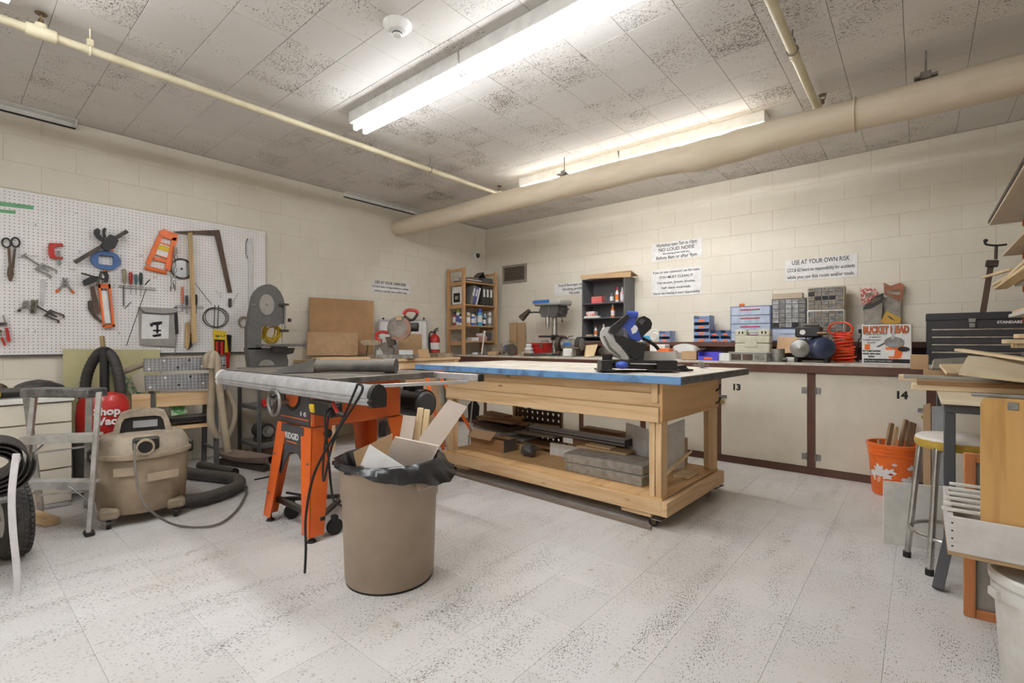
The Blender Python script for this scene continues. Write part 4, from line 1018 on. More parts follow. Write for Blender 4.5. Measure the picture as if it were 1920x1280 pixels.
# everything below hangs on the board; shapes are placed by where they touch it
XB = XP + .0015
def LP(u, v, off=.01): 
    p = W(u, v, x=XP + off); return p
def flat(mb, pix, th, off=.004): return mb.prism(lp(pix, XP + off), th, ML(XP + off))
def bars(mb, pix, r, off=.02, n=7, sm=0): return mb.tube([LP(u, v, off) for u, v in pix], r, n, smooth=sm)
def peg_thing(name, label, cat, u, v, group=None): 
    p = LP(u, v, 0.001); return thing(name, label, cat, p, 0., group)
G = 'tools hung on the pegboard'
M_TAPEG = plain('green_masking_tape', c8(112, 176, 128), .6)
spawn('tape_strip', flat(MB(), [(-40, 372), (64, 386), (62, 393), (-40, 381)], .0008, .0006), M_TAPEG, 'longer strip of green masking tape on the pegboard', 'tape')
spawn('tape_strip', flat(MB(), [(-40, 388), (30, 395), (29, 401), (-40, 395)], .0008, .0006), M_TAPEG, 'shorter strip of green masking tape below the longer one', 'tape')
# tin snips
t = peg_thing('tin_snips', 'dark iron tin snips hanging by their loops', 'snips', 19, 448, G)
for c in ((12, 455), (29, 454)):
    pc = LP(*c, .02); MB().tube([(pc.x, pc.y + .022 * math.cos(a), pc.z + .034 * math.sin(a)) for a in [2 * PI * k / 18 for k in range(18)]], .006, 7, closed=True).build('finger_loop', M_BLACK, t, world=True)
flat(MB(), [(14, 466), (19, 464), (21, 500), (26, 466), (30, 466), (27, 497), (25, 505), (26, 515), (22, 527), (17, 527), (13, 515), (14, 503), (16, 497)], .012, .012).build('blades', M_RUST, t, world=True)
# red C-clamp
t = peg_thing('c_clamp', 'small red C-clamp above the grey puller', 'clamp', 103, 462, G)
flat(MB(), [(91, 456), (116, 457), (118, 462), (104, 462), (101, 466), (101, 478), (105, 482), (117, 482), (117, 486), (93, 484), (90, 476), (90, 464)], .03, .005).build('frame', M_RED, t, world=True)
bars(MB(), [(110, 470), (110, 498)], .006).build('screw', M_STEEL, t, world=True); bars(MB(), [(105, 492), (116, 493)], .003).build('turning_bar', M_STEEL, t, world=True)
# grey gear puller
def puller(name, label, mat, c, s, ang):
    t = peg_thing(name, label, 'puller', c[0], c[1], G); p = LP(c[0], c[1], .02); ca, sa = math.cos(ang), math.sin(ang)
    T = lambda a, b, x=0: (p.x + x, p.y + (a * ca - b * sa) * s, p.z + (a * sa + b * ca) * s)
    MB().tube([T(-.9, .1), T(.35, .1)], .006, 8).build('screw', mat, t, world=True)
    MB().bar(T(-.1, .28), T(-.1, -.18), .02, .015).build('crossbar', mat, t, world=True)
    for b in (.25, -.15):
        MB().bar(T(-.12, b), T(.55, b + .12), .016, .010).bar(T(.55, b + .12), T(.6, b - .02), .014, .010).build('arm', mat, t, world=True)
    MB().bar(T(-.9, -.06), T(-.9, .26), .009, .009).build('turning_bar', mat, t, world=True)
puller('gear_puller', 'grey two-armed gear puller below the red C-clamp', M_STEEL, (76, 503), .14, R(-38))
puller('gear_puller', 'black three-jaw puller at the lower part of the board', M_IRON, (92, 590), .13, R(-35)); 
# spring clamps
def spring_clamp(label, c, s, tip, mat):
    t = peg_thing('spring_clamp', label, 'clamp', c[0], c[1], G); p = LP(c[0], c[1], .02)
    for q in (-1, 1):
        MB().bar((p.x, p.y, p.z), (p.x, p.y + q * .5 * s, p.z - .75 * s), .018, .012, b=.003).bar((p.x, p.y, p.z), (p.x, p.y - q * .12 * s, p.z + .4 * s), .016, .010, b=.003).build('arm', mat, t, world=True)
        MB().bar((p.x, p.y + q * .36 * s, p.z - .54 * s), (p.x, p.y + q * .52 * s, p.z - .78 * s), .022, .016, b=.004).build('grip', tip, t, world=True)
    MB().tube([(p.x + .004, p.y + .016 * math.cos(a), p.z + .016 * math.sin(a)) for a in [2 * PI * k / 12 for k in range(12)]], .004, 6, closed=True).build('spring', M_STEEL, t, world=True)
spring_clamp('steel spring clamp with orange-red grips', (122, 530), .10, M_ORANGEP, M_STEEL)
spring_clamp('steel spring clamp with plain dark grips', (48, 570), .075, M_IRON, M_STEEL)
# two putty knives
for k, (pix, lb) in enumerate((([(58, 562), (65, 562), (63, 586), (57, 588)], 'olive putty knife beside the plain spring clamp'), ([(67, 562), (72, 562), (67, 586), (62, 589)], 'olive putty knife tilted behind its twin'))):
    spawn('putty_knife', flat(MB(), pix, .014, .006 + .018 * k), plain('olive_plastic', c8(116, 110, 92), .6), lb, 'putty knife', G)
spawn('steel_ruler', flat(MB(), [(76, 525), (86, 524), (83, 570), (75, 570)], .004, .004), plain('pale_strip', c8(206, 202, 204), .4, .3), 'short pale metal strip hanging below the grey gear puller', 'strip', G)
# quick clamps
def quick_clamp(label, bar_pix, head, mat, tip, off=.03, width=.018):
    t = peg_thing('quick_clamp', label, 'clamp', *bar_pix[0], G)
    MB().bar(LP(*bar_pix[0], off), LP(*bar_pix[1], off), .008, width, up=(0, 0, 1)).build('bar', M_IRON, t, world=True)
    flat(MB(), head, .03, off - .012).build('handle_body', mat, t, world=True)
    flat(MB(), tip, .024, off - .008).build('jaw_pad', M_ORANGEP, t, world=True)
    return t
t = quick_clamp('black quick-grip bar clamp with orange pads lying across the blue reel', ((140, 492), (239, 433)), [(188, 458), (200, 445), (205, 440), (215, 444), (221, 452), (214, 466), (203, 470), (195, 470)], M_BLACK, [(205, 462), (213, 470), (209, 470), (202, 464)], .06, .03)
flat(MB(), [(176, 431), (182, 428), (187, 432), (186, 440), (196, 450), (192, 454), (180, 446), (175, 438)], .024, .035).build('trigger_handle', M_BLACK, t, world=True)
flat(MB(), [(191, 431), (195, 427), (199, 430), (196, 437), (198, 446), (193, 448)], .024, .035).build('trigger', M_BLACK, t, world=True)
# blue reel
pc = LP(198, 488, .02); t = peg_thing('fish_tape_reel', 'flat blue ring-shaped reel', 'reel', 198, 470, G)
oo = circ((pc.y, pc.z), .098, 32, .080); ii = []
for k in range(32):
    a = 2 * PI * k / 32; c_, s_ = math.cos(a), math.sin(a); m_ = max(abs(c_) / .048, abs(s_) / .038); ii.append((pc.y + c_ / m_, pc.z + s_ / m_))
MB().ring(oo, ii, .035, ML(XP + .004)).build('reel_body', plain('faded_blue', c8(74, 106, 160), .5), t, world=True)
# black clamps cluster and caulking gun
quick_clamp('black ratchet clamp bunched above the caulking gun', ((152, 512), (196, 524)), [(154, 526), (168, 519), (182, 518), (180, 528), (166, 534), (157, 536)], M_BLACK, [(170, 522), (176, 522), (176, 526), (170, 526)], .05, .014)
quick_clamp('black ratchet clamp with an upright jaw above the caulking gun', ((182, 536), (190, 508)), [(190, 510), (199, 508), (203, 518), (201, 530), (193, 530), (196, 518)], M_BLACK, [(192, 507), (200, 507), (199, 511), (193, 511)], .08, .014)
t = peg_thing('caulking_gun', 'orange skeleton caulking gun with a black handle', 'caulking gun', 195, 532, G)
for pix in ([(183, 533), (187, 533), (196, 612), (192, 613)], [(202, 533), (206, 533), (214, 612), (210, 613)], [(183, 532), (206, 533), (206, 541), (184, 540)], [(192, 610), (214, 608), (215, 613), (192, 615)]):
    flat(MB(), pix, .022, .02).build('cradle', M_ORANGEP, t, world=True)
MB().cyl(LP(195, 545, .035), LP(202, 606, .035), .022, n=14).build('cartridge', M_WHITEP, t, world=True)
flat(MB(), [(169, 538), (176, 536), (187, 583), (180, 590), (174, 588)], .02, .012).build('handle', M_RUST, t, world=True)
flat(MB(), [(164, 565), (170, 562), (180, 590), (192, 603), (188, 605), (176, 596), (165, 580)], .008, .018).build('trigger', M_IRON, t, world=True)
bars(MB(), [(190, 515), (195, 545)], .004, .034).build('plunger_rod', M_STEEL, t, world=True)
# tool holder with screwdrivers
spawn('tool_bar', bars(bars(MB(), [(222, 535), (292, 541)], .003, .03), [(222, 538), (292, 544)], .003, .012), M_STEEL, 'wire tool rack holding four screwdrivers', 'rack', G)
for k, (u, c, lb) in enumerate(((233, c8(150, 142, 110), 'screwdriver with a thick tan handle'), (245, c8(170, 44, 40), 'screwdriver with a red and black handle'), (255, c8(70, 110, 116), 'screwdriver with a thin teal handle'), (264, c8(42, 50, 58), 'screwdriver with a dark navy handle'))):
    t = peg_thing('screwdriver', lb + ' in the wire rack', 'screwdriver', u, 520, G)
    r_ = (.014, .013, .009, .012)[k]; v0 = (504, 510, 514, 511)[k]; v1 = (531, 533, 534, 534)[k]; v2 = (573, 552, 552, 556)[k]
    a, b, c_ = LP(u, v0, .021), LP(u, v1, .021), LP(u, v2, .021)
    MB().tube([a, a.lerp(b, .12), a.lerp(b, .5), a.lerp(b, .85), b], [r_ * .7, r_, r_, r_ * .85, r_ * .6], 10).build('handle', plain('driver_%d' % k, c, .4), t, world=True)
    MB().cyl(b, c_, .0028, n=8).build('shaft', M_STEEL, t, world=True)
t = peg_thing('awl', 'long thin steel rod with a T handle leaning from the rack', 'rod', 276, 540, G)
bars(MB(), [(274, 541), (237, 648)], .003, .060).build('shaft', M_IRON, t, world=True); bars(MB(), [(272, 534), (281, 524)], .005, .060).build('handle', M_IRON, t, world=True)
spawn('allen_key', bars(MB(), [(231, 535), (231, 574), (234, 578), (246, 566)], .003, .012), M_IRON, 'bent steel hook hanging below the tan screwdriver', 'hook', G)
# red bar clamps at the left edge
for k, (bar_, hnd, lb) in enumerate(((((6, 591), (12, 612)), [(9, 615), (15, 614), (20, 639), (13, 640)], 'F-clamp with an upright red handle'), (((-8, 612), (2, 630)), [(0, 633), (4, 631), (11, 646), (8, 649)], 'F-clamp with a slanting red handle'))):
    t = peg_thing('f_clamp', lb + ' near the end of the pegboard', 'clamp', *bar_[0], G)
    bars(MB(), bar_, .005, .02).build('screw', M_STEEL, t, world=True); flat(MB(), hnd, .018, .011).build('handle', M_RED, t, world=True)
    flat(MB(), [(bar_[0][0] - 20, 605 + 14 * k), (bar_[1][0], 604 + 14 * k), (bar_[1][0] + 2, 609 + 14 * k), (bar_[0][0] - 20, 611 + 14 * k)], .012, .012).build('jaw', M_IRON, t, world=True)
# empty wire hooks
for k, (u, v) in enumerate(((66, 420), (140, 400), (148, 470), (165, 480), (225, 478), (228, 445), (235, 450), (262, 480), (40, 478), (58, 480), (82, 485), (100, 485), (26, 500), (48, 618), (65, 618), (130, 505), (222, 622), (288, 520), (404, 545), (410, 550), (412, 555))):
    p = LP(u, v, 0); q = .014 * (1 if k % 3 else 2.2)
    spawn('peg_hook', MB().tube([(p.x - .002, p.y, p.z), (p.x + .02, p.y, p.z), (p.x + .028, p.y + (q if k % 2 else 0), p.z - .004), (p.x + .03, p.y + (q if k % 2 else 0), p.z - .004 + (.012 if k % 2 else -.02))], .0018, 5), M_STEEL, 'empty steel peg hook on the pegboard', 'hook', 'empty hooks on the pegboard')
# orange panel carrier
t = peg_thing('panel_carrier', 'bright orange plastic panel carrier with a yellow label', 'carrier', 305, 440, G)
for pix in ([(298, 433), (306, 430), (333, 440), (328, 452), (299, 443)], [(296, 440), (304, 444), (280, 498), (272, 494)], [(322, 446), (332, 446), (318, 508), (308, 504)]): flat(MB(), pix, .018, .012).build('frame', M_ORANGEP, t, world=True)
MB().tube([LP(272, 501, .024), LP(312, 511, .024)], .018, 12).build('lip', M_ORANGEP, t, world=True)
flat(MB(), [(290, 482), (318, 488), (316, 494), (287, 487)], .016, .013).build('crossbar', M_ORANGEP, t, world=True)
flat(MB(), [(297, 453), (324, 461), (314, 485), (290, 477)], .010, .014).build('web', M_ORANGEP, t, world=True)
lb = flat(MB(), [(299, 456), (320, 463), (313, 483), (292, 476)], .001, .0245).build('label_plate', M_WHITEP, t, world=True); flat(MB(), [(298, 458), (320, 464), (317, 473), (294, 467)], .001, .026).build('label_band', M_YELLOW, t, world=True)
# framing square
spawn('framing_square', flat(MB(), [(322, 434), (411, 431), (413, 440), (421, 480), (435, 548), (427, 549), (409, 470), (402, 441), (340, 438)], .004, .022), M_RUST, 'rusty framing square hooked over the board', 'square', G)
# chain
t = peg_thing('chain', 'hanging length of steel chain beside the saw blade', 'chain', 325, 470, G)
cp = [(327, 466), (326, 476), (325, 486), (326, 496), (324, 506), (322, 516), (321, 526), (323, 536), (320, 541)]; cp2 = [(331, 470), (330, 482), (329, 494), (329, 506), (328, 518), (327, 530), (328, 540)]
for L_ in (cp, cp2):
    for k, (u, v) in enumerate(L_):
        p = LP(u, v, .048); tw = 0 if k % 2 else PI / 2
        MB().tube([(p.x + .010 * math.cos(a) * math.sin(tw), p.y + .010 * math.cos(a) * math.cos(tw) , p.z + .022 * math.sin(a)) for a in [2 * PI * q / 10 for q in range(10)]], .0035, 5, closed=True).build('chain_link', M_STEEL, t, world=True)
# circular saw blade
pc = LP(340, 504, 0); t = peg_thing('saw_blade', 'round steel circular saw blade', 'saw blade', 340, 504, G)
bl = []
for k in range(72): bl.append((pc.y + (.096 if k % 2 else .088) * math.cos(2 * PI * k / 72), pc.z + (.096 if k % 2 else .088) * math.sin(2 * PI * k / 72)))
MB().prism(bl, .003, ML(XP + .006)).build('blade', plain('blade_steel', c8(188, 188, 190), .35, .6), t, world=True)
MB().ring(circ((pc.y, pc.z), .0965, 72), circ((pc.y, pc.z), .078, 72), .002, ML(XP + .0085)).build('tooth_band', M_IRON, t, world=True)
MB().cyl((XP + .006, pc.y, pc.z), (XP + .011, pc.y, pc.z), .010, n=14).build('arbor', M_BLACKCLEAN, t, world=True)
# long wooden stick
M_STICK = wood('worn_stick', c8(196, 168, 124), c8(164, 134, 92), 2, knots=False)
spawn('wooden_stick', flat(MB(), [(352, 437), (359, 436), (363, 520), (368, 640), (359, 644), (357, 560), (354, 490)], .02, .045), M_STICK, 'long flat wooden stick hanging over the pegboard', 'stick', G)
# manual in a grey plastic tray
t = peg_thing('plastic_tray', 'grey plastic tray with a drill press picture card', 'tray', 295, 578, G)
flat(MB(), [(259, 575), (331, 580), (326, 650), (262, 646)], .02, .003).build('tray_body', plain('grey_tray', c8(160, 156, 150), .5), t, world=True)
flat(MB(), [(259, 576), (268, 576), (300, 578), (330, 578), (328, 586), (300, 588), (268, 585)], .05, .003).build('tray_lip', plain('grey_tray', c8(160, 156, 150), .5), t, world=True)
cd = flat(MB(), [(266, 588), (317, 591), (316, 635), (265, 635)], .002, .0235).build('picture_card', M_WHITEP, t, world=True)
for pix in ([(285, 604), (304, 602), (304, 607), (296, 610), (286, 609)], [(293, 609), (297, 609), (297, 625), (293, 625)], [(287, 618), (302, 618), (302, 621), (287, 621)], [(285, 628), (302, 625), (302, 630), (288, 632)], [(281, 606), (286, 606), (287, 612), (282, 612)]): flat(MB(), pix, .0008, .026).build('printed_mark', M_INK, t, world=True)
# chisels and knives beside the stick
spawn('tool_bar', bars(bars(MB(), [(328, 572), (382, 575)], .003, .03), [(328, 575), (382, 578)], .003, .012), M_STEEL, 'wire tool rack beside the wooden stick holding chisels', 'rack', G)
for k, (u, v0, v1, c, lb) in enumerate(((342, 538, 568, c8(206, 110, 70), 'orange-handled chisel in the wire rack'), (350, 554, 572, c8(60, 58, 58), 'short black-handled chisel in the wire rack'), (368, 552, 572, c8(50, 50, 52), 'black-handled chisel between the stick and the framing square'))):
    t = peg_thing('chisel', lb, 'chisel', u, v0, G)
    MB().tube([LP(u, v0, .022), LP(u, (v0 + v1) / 2, .022), LP(u, v1, .022)], [.009, .011, .008], 9).build('handle', plain('chisel_%d' % k, c, .5), t, world=True); MB().bar(LP(u, v1, .022), LP(u, v1 + 16, .022), .010, .003).build('blade', M_STEEL, t, world=True)
# scabbard tool, brush
t = peg_thing('hand_file', 'dark file hanging beside the plastic tray', 'file', 330, 580, G)
flat(MB(), [(326, 576), (331, 574), (333, 600), (334, 625), (328, 628), (326, 600)], .012, .012).build('handle', M_BLACK, t, world=True); bars(MB(), [(331, 628), (328, 667)], .004, .018).build('shaft', M_STEEL, t, world=True)
t = peg_thing('wire_brush', 'wooden-backed wire brush hanging below the chisels', 'brush', 352, 602, G)
flat(MB(), [(347, 605), (354, 602), (356, 640), (351, 655), (346, 650)], .02, .01).build('brush_back', M_STICK, t, world=True); flat(MB(), [(356, 625), (361, 625), (358, 650), (352, 655)], .025, .008).build('bristles', M_IRON, t, world=True)
# wire hoops
pc = LP(404, 595, .02); t = peg_thing('wire_hoops', 'bundle of thin metal hoops', 'hoops', 404, 570, G)
for dy, dz, r_, q in ((0, 0, .105, .02), (.012, .002, .102, .03), (-.006, -.004, .098, .012)):
    MB().tube([(XP + q, pc.y + dy + r_ * math.cos(a), pc.z + dz + r_ * .92 * math.sin(a)) for a in [2 * PI * k / 28 for k in range(28)]], .0035, 6, closed=True).build('hoop', M_IRON, t, world=True)
for u in (403, 410): bars(MB(), [(u, 572), (u - 2, 616)], .004, .03).build('spoke', M_IRON, t, world=True)
bars(MB(), [(366, 531), (396, 570)], .0025, .02).build('hanging_wire', M_IRON, t, world=True)
t = peg_thing('bradawl', 'small dark hook tool right of the hoops', 'awl', 431, 565, G)
flat(MB(), [(428, 560), (433, 559), (434, 573), (431, 577), (428, 574)], .012, .008).build('handle', M_IRON, t, world=True); bars(MB(), [(433, 571), (447, 549)], .0025, .02).build('shaft', M_STEEL, t, world=True)
# white straightedge
t = peg_thing('straightedge', 'long white aluminium straightedge near the edge of the pegboard', 'straightedge', 467, 446, G)
flat(MB(), [(464, 447), (472, 447), (473, 640), (466, 640)], .012, .004).build('bar', plain('white_aluminium', c8(214, 213, 214), .4, .3), t, world=True)
bars(MB(), [(464, 447), (461, 456), (461, 475), (464, 485)], .003, .012).build('hanging_cord', M_BLACKCLEAN, t, world=True)
pc = LP(456, 604, .02); t = peg_thing('wire_coil', 'grey wire coil hung beside the band saw', 'coil', 456, 590, G)
for r_, q in ((.045, .015), (.038, .022), (.048, .028)): MB().tube([(XP + q, pc.y + r_ * math.cos(a), pc.z + r_ * 1.2 * math.sin(a)) for a in [2 * PI * k / 20 for k in range(20)]], .0035, 6, closed=True).build('loop', M_DUSTY, t, world=True)
# packaged tools
t = peg_thing('carded_drill_bits', 'yellow and black hanging pack of drill bits', 'packet', 415, 616, G)
flat(MB(), [(399, 618), (423, 621), (427, 660), (401, 664)], .012, .008).build('card', M_YELLOW, t, world=True)
flat(MB(), [(402, 636), (421, 637), (420, 664), (402, 664)], .008, .0205).build('tray', M_BLACK, t, world=True)
for q in (406, 415): flat(MB(), [(q - 2, 640), (q + 3, 640), (q + 3, 665), (q - 2, 665)], .006, .029).build('red_case', M_RED, t, world=True)
text('lettering', ['0611-7'], .03, M_INK, t, Matrix.Translation(-Vector(t.location)) @ ML(XP + .021) @ Matrix.Translation((*lp([(413, 630)], XP + .02)[0], 0)), bold=.001)
spawn('packet', flat(MB(), [(424, 627), (433, 628), (432, 660), (424, 664)], .01, .006), M_BLACK, 'narrow black blister packet beside the yellow one', 'packet', G)
t = peg_thing('packet', 'red strip packet hanging lowest beside the tan hose', 'packet', 427, 662, G)
flat(MB(), [(424, 661), (431, 659), (429, 690), (422, 690)], .008, .012).build('card', M_RED, t, world=True)
spawn('red_clip', flat(MB(), [(291, 658), (298, 657), (298, 668), (291, 669)], .02, .004), M_RED, 'small red clip under the plastic tray', 'clip', G)
# ------------------------------------------------------------------ band saw on its steel stand
M_BS = plain('band_saw_grey', c8(92, 91, 90), .5, col2=c8(102, 99, 95), dust=.15)
xs = -4.72
def fx_(mb, pix, th, x=xs): return mb.prism(lp(pix, x), -th, ML(x))     # traced on the front face, body goes back from it
p = W(505, 690, x=xs - .1)
t = thing('steel_stand', 'grey angle-iron stand carrying the band saw, with a motor on its lower shelf', 'stand', (-4.83, 2.17, 0))
top = W(540, 688.5, x=xs).z - .002
for sx in (-.23, .21):
    for sy_ in (-.27, .27):
        MB().bx(sx - .018, sx + .018, sy_ - .002, sy_ + .002, 0, top - .02).bx(sx - .002, sx + .002, sy_ - .018, sy_ + .018, 0, top - .02).build('leg', M_DGREY, t)
MB().bx(-.25, .23, -.29, .29, top - .02, top, .002).build('stand_top', M_DGREY, t)
for z in (.12, .47): MB().bx(-.23, .21, -.27, .27, z, z + .035, .002).build('stand_shelf', M_DGREY, t)
MB().cyl((-.05, -.16, .26), (.12, -.16, .26), .075, n=20).build('motor', M_BLACK, t)
MB().cyl((.12, -.16, .26), (.15, -.16, .26), .05, n=20).cyl((.15, -.16, .26), (.17, -.16, .26), .028, n=16).build('pulley', M_STEEL, t)
MB().bx(-.04, .10, -.22, -.10, .155, .20).build('motor_mount', M_IRON, t)
spawn('drill_motor', MB().cyl((-4.72, 2.08, .60), (-4.60, 2.08, .60), .055, n=16).cyl((-4.60, 2.08, .60), (-4.55, 2.08, .60), .03, n=14).bx(-4.74, -4.60, 2.03, 2.13, .506, .56), M_DGREY, 'small grey electric motor on the upper shelf of the steel stand', 'motor')
spawn('red_clamp', MB().bx(-4.70, -4.60, 1.93, 1.99, .506, .53, .003).bx(-4.68, -4.66, 1.94, 1.98, .53, .57, .003), M_RED, 'small red clamp on the upper shelf of the steel stand', 'clamp')
t = thing('band_saw', 'dark grey band saw with an arched wheel cover and steel table', 'band saw', (xs, p.y, top))
cv = [(466, 611), (469, 590), (473, 570), (476, 556), (482, 545), (490, 537), (499, 533), (508, 533), (518, 538), (526, 547), (532, 560), (534, 575), (535, 600), (534, 607), (525, 607), (523, 611)]
fx_(MB(), cv, .075).build('wheel_cover', M_BS, t, world=True)
fx_(MB(), [(464, 611), (490, 611), (490, 655), (464, 655)], .07).build('column', M_BS, t, world=True)
fx_(MB(), [(465, 652), (553, 652), (550, 662), (538, 665), (541, 678), (539, 688.5), (470, 688.5)], .10).build('lower_housing', M_BS, t, world=True)
c = lp([(500, 571)], xs)[0]; MB().prism(circ(c, .068, 32, .098), .006, ML(xs)).build('wheel_window', plain('pale_grey_metal', c8(168, 164, 158), .4, .3), t, world=True)
MB().cyl((xs + .004, c[0], c[1]), (xs + .014, c[0], c[1]), .010, n=12).build('wheel_hub', M_STEEL, t, world=True)
c = lp([(500, 600)], xs)[0]; MB().ring(circ(c, .036, 24, .022), circ(c, .030, 24, .017), .004, ML(xs)).build('badge', M_STEEL, t, world=True)
c = lp([(500, 685)], xs)[0]; MB().prism(circ(c, .07, 24, .055, 0, PI), .005, ML(xs)).build('lower_window', plain('pale_grey_metal', c8(168, 164, 158), .4, .3), t, world=True)
a, b = W(482, 646, x=xs), W(579, 647, x=xs)
tb_ = MB().bx(xs - .12, xs + .16, a.y - .01, b.y - .10, a.z - .018, a.z + .008, .004).build('saw_table', M_CAST, t, world=True)
MB().bx(xs - .02, xs + .04, (a.y + b.y) / 2 - .12, (a.y + b.y) / 2 + .02, a.z - .07, a.z - .018, .006).build('table_trunnion', M_BS, t, world=True)
gp = lambda u, v, o=.03: W(u, v, x=xs + o)
MB().tube([gp(535, 568), gp(534, 622)], .008, 8).build('guide_post', M_STEEL, t, world=True)
MB().bar(gp(524, 571), gp(541, 571), .02, .02).bar(gp(526, 620), gp(540, 620), .035, .025).build('blade_guide', M_IRON, t, world=True)
MB().tube([gp(529, 607), gp(529, 643)], .003, 6).build('blade', M_STEEL, t, world=True)
MB().cyl(gp(541, 600, .02), gp(545, 600, .02), .018, n=12).build('guide_knob', M_IRON, t, world=True)
MB().bar(W(472, 571, x=xs + .004), W(478, 571, x=xs + .004), .02, .02).build('cover_latch', M_STEEL, t, world=True)
# yellow extension cord coil behind it
t = thing('extension_cord', 'yellow extension cord coiled behind the band saw', 'cord', W(508, 640, x=-4.95))
rnd = random.Random(5)
for k in range(7):
    q = W(507 + rnd.uniform(-5, 6), 624 + rnd.uniform(-4, 4), x=-4.92 + .008 * k); ry, rz = rnd.uniform(.06, .09), rnd.uniform(.06, .10)
    MB().tube([(q.x + .01 * math.sin(3 * a), q.y + ry * math.cos(a), q.z + rz * math.sin(a)) for a in [2 * PI * i / 22 for i in range(22)]], .0065, 6, closed=True).build('cord_loop', M_YELLOW, t, world=True)
MB().tube([W(470, 575, x=-4.93), W(466, 600, x=-4.93), W(464, 640, x=-4.93)], .0065, 6, smooth=4).build('cord_tail', M_YELLOW, t, world=True)

# ------------------------------------------------------------------ bench along the left wall, boards, whiteboard
t = thing('side_bench', 'plain wooden side bench against the left wall carrying the mitre saw', 'bench', (-4.86, 3.42, 0))
MB().bx(-.345, .345, -.92, .92, .878, .91, .003).build('bench_top', M_PINEY, t)
for x in (-.3, .3):
    for y in (-.85, .86): MB().bx(x - .035, x + .035, y - .035, y + .035, 0, .878, .003).build('leg', M_PINEZ, t)
MB().bx(-.32, .32, -.88, .9, .26, .28, .002).build('lower_shelf', MP, t)
MB().bx(.30, .325, -.9, .91, .79, .878, .002).build('front_rail', M_PINEY, t)
spawn('hardboard_sheet', slab([W(580, 557, x=-5.14), W(701, 564, x=-5.14), W(700, 664, x=-5.10), W(580, 664, x=-5.10)], .006), M_HARDB, 'tall brown hardboard sheet leaning on the wall beside the band saw', 'board')
spawn('hardboard_sheet', slab([W(576, 622, x=-5.08), W(671, 624, x=-5.08), W(671, 666, x=-5.06), W(576, 666, x=-5.06)], .006), plain('tan_board', c8(184, 152, 116), .55), 'shorter paler hardboard sheet in front of the tall one', 'board')
spawn('pine_plank', MB().bar(W(588, 672, x=-4.72), W(690, 671, x=-4.72), .09, .028, up=(0, 0, 1), b=.003), M_PINEY, 'pale plank lying on the side bench next to the mitre saw', 'plank')
t = thing('whiteboard', 'white board with a grey frame leaning behind the mitre saw', 'whiteboard', W(755, 668, x=-5.15))
a = lp([(711, 600), (800, 600), (801, 666), (711, 666)], -5.15)
MB().prism(a, .012, ML(-5.165)).build('panel', M_WHITEP, t, world=True)
for i in range(4): MB().bar((-5.15, *a[i]), (-5.15, *a[(i + 1) % 4]), .022, .018, up=(1, 0, 0)).build('frame_bar', M_ALU, t, world=True)
for u in (718, 794):
    c = lp([(u, 597)], -5.15)[0]; MB().cyl((-5.15, *c), (-5.135, *c), .012, n=10).build('hanging_clip', M_BLACK, t, world=True)
spawn('cardboard_piece', slab([W(747, 627, x=-5.02), W(791, 628, x=-5.02), W(792, 670, x=-4.98), W(748, 670, x=-4.98)], .006), M_CARD, 'brown cardboard piece leaning on the white board', 'cardboard', on=.91)
spawn('cardboard_piece', slab([W(784, 663, x=-4.70), W(803, 661, x=-4.66), W(807, 677, x=-4.62), W(786, 678, x=-4.66)], .006), M_CARD, 'small cardboard flap at the end of the side bench', 'cardboard', on=.91)
t = thing('tool_tray', 'dusty metal tray with small parts at the end of the side bench', 'tray', (-4.69, 4.15, .911))
MB().bx(-.1, .1, -.14, .14, 0, .006).bx(-.1, -.094, -.14, .14, .006, .05).bx(.094, .1, -.14, .14, .006, .05).bx(-.1, .1, -.14, -.134, .006, .05).bx(-.1, .1, .134, .14, .006, .05).build('pan', M_DUSTY, t)
for k in range(5): MB().box((-.05 + .025 * k, -.08 + .04 * k, .02), (.05, .03, .025), .4 * k, .004).build('metal_part', M_STEEL if k % 2 else M_IRON, t)
# mitre saw with the brown guard
D0 = 5.62; bz = .911
t = thing('mitre_saw', 'old mitre saw with a brown blade guard and red handles on the side bench', 'mitre saw', W(738, 668, d=D0), YAW); t.location.z = bz; MW[t.name].translation.z = bz
M_MSO = plain('old_saw_grey', c8(132, 124, 114), .5, col2=c8(104, 98, 90), scale=14.)
def om(name, pix, d, th, mat, par=None): return facing(MB(), pix, d, th).build(name, mat, par or t, world=True)
zb = CY + (CAMH - bz) * F / D0
om('base', [(706, zb - 7), (772, zb - 7), (776, zb), (702, zb)], D0 - .06, .30, M_STEEL)
om('fence', [(706, zb - 16), (733, zb - 16), (733, zb - 7), (706, zb - 7)], D0 + .06, .02, M_ALU); om('fence', [(748, zb - 16), (774, zb - 16), (774, zb - 7), (748, zb - 7)], D0 + .06, .02, M_ALU)
om('arm', [(709, 646), (726, 640), (737, 655), (736, zb - 6), (720, zb - 6), (716, 658)], D0 + .0, .07, M_MSO)
c = cp_([(748, 615)], D0 - .02)[0]; rg = .138
g = MB().prism(circ(c, rg, 36, None, R(40), R(250)) , .05, CM(D0 - .02)).build('upper_guard', M_MSO, t, world=True)
MB().prism(circ(c, .105, 30), .04, CM(D0 - .035)).build('blade_cover', plain('old_saw_plate', c8(148, 142, 134), .45, .2, col2=c8(120, 112, 104)), t, world=True)
o1 = circ(c, .142, 26, None, R(-125), R(58)); o2 = circ(c, .098, 26, None, R(-125), R(58))
MB().prism(o1 + o2[::-1], .07, CM(D0 - .05)).build('lower_guard', plain('brown_guard', c8(158, 118, 98), .5, col2=c8(134, 100, 84)), t, world=True)
om('maker_label', [(742, 593), (753, 592), (753, 600), (742, 601)], D0 - .056, .004, M_CARD)
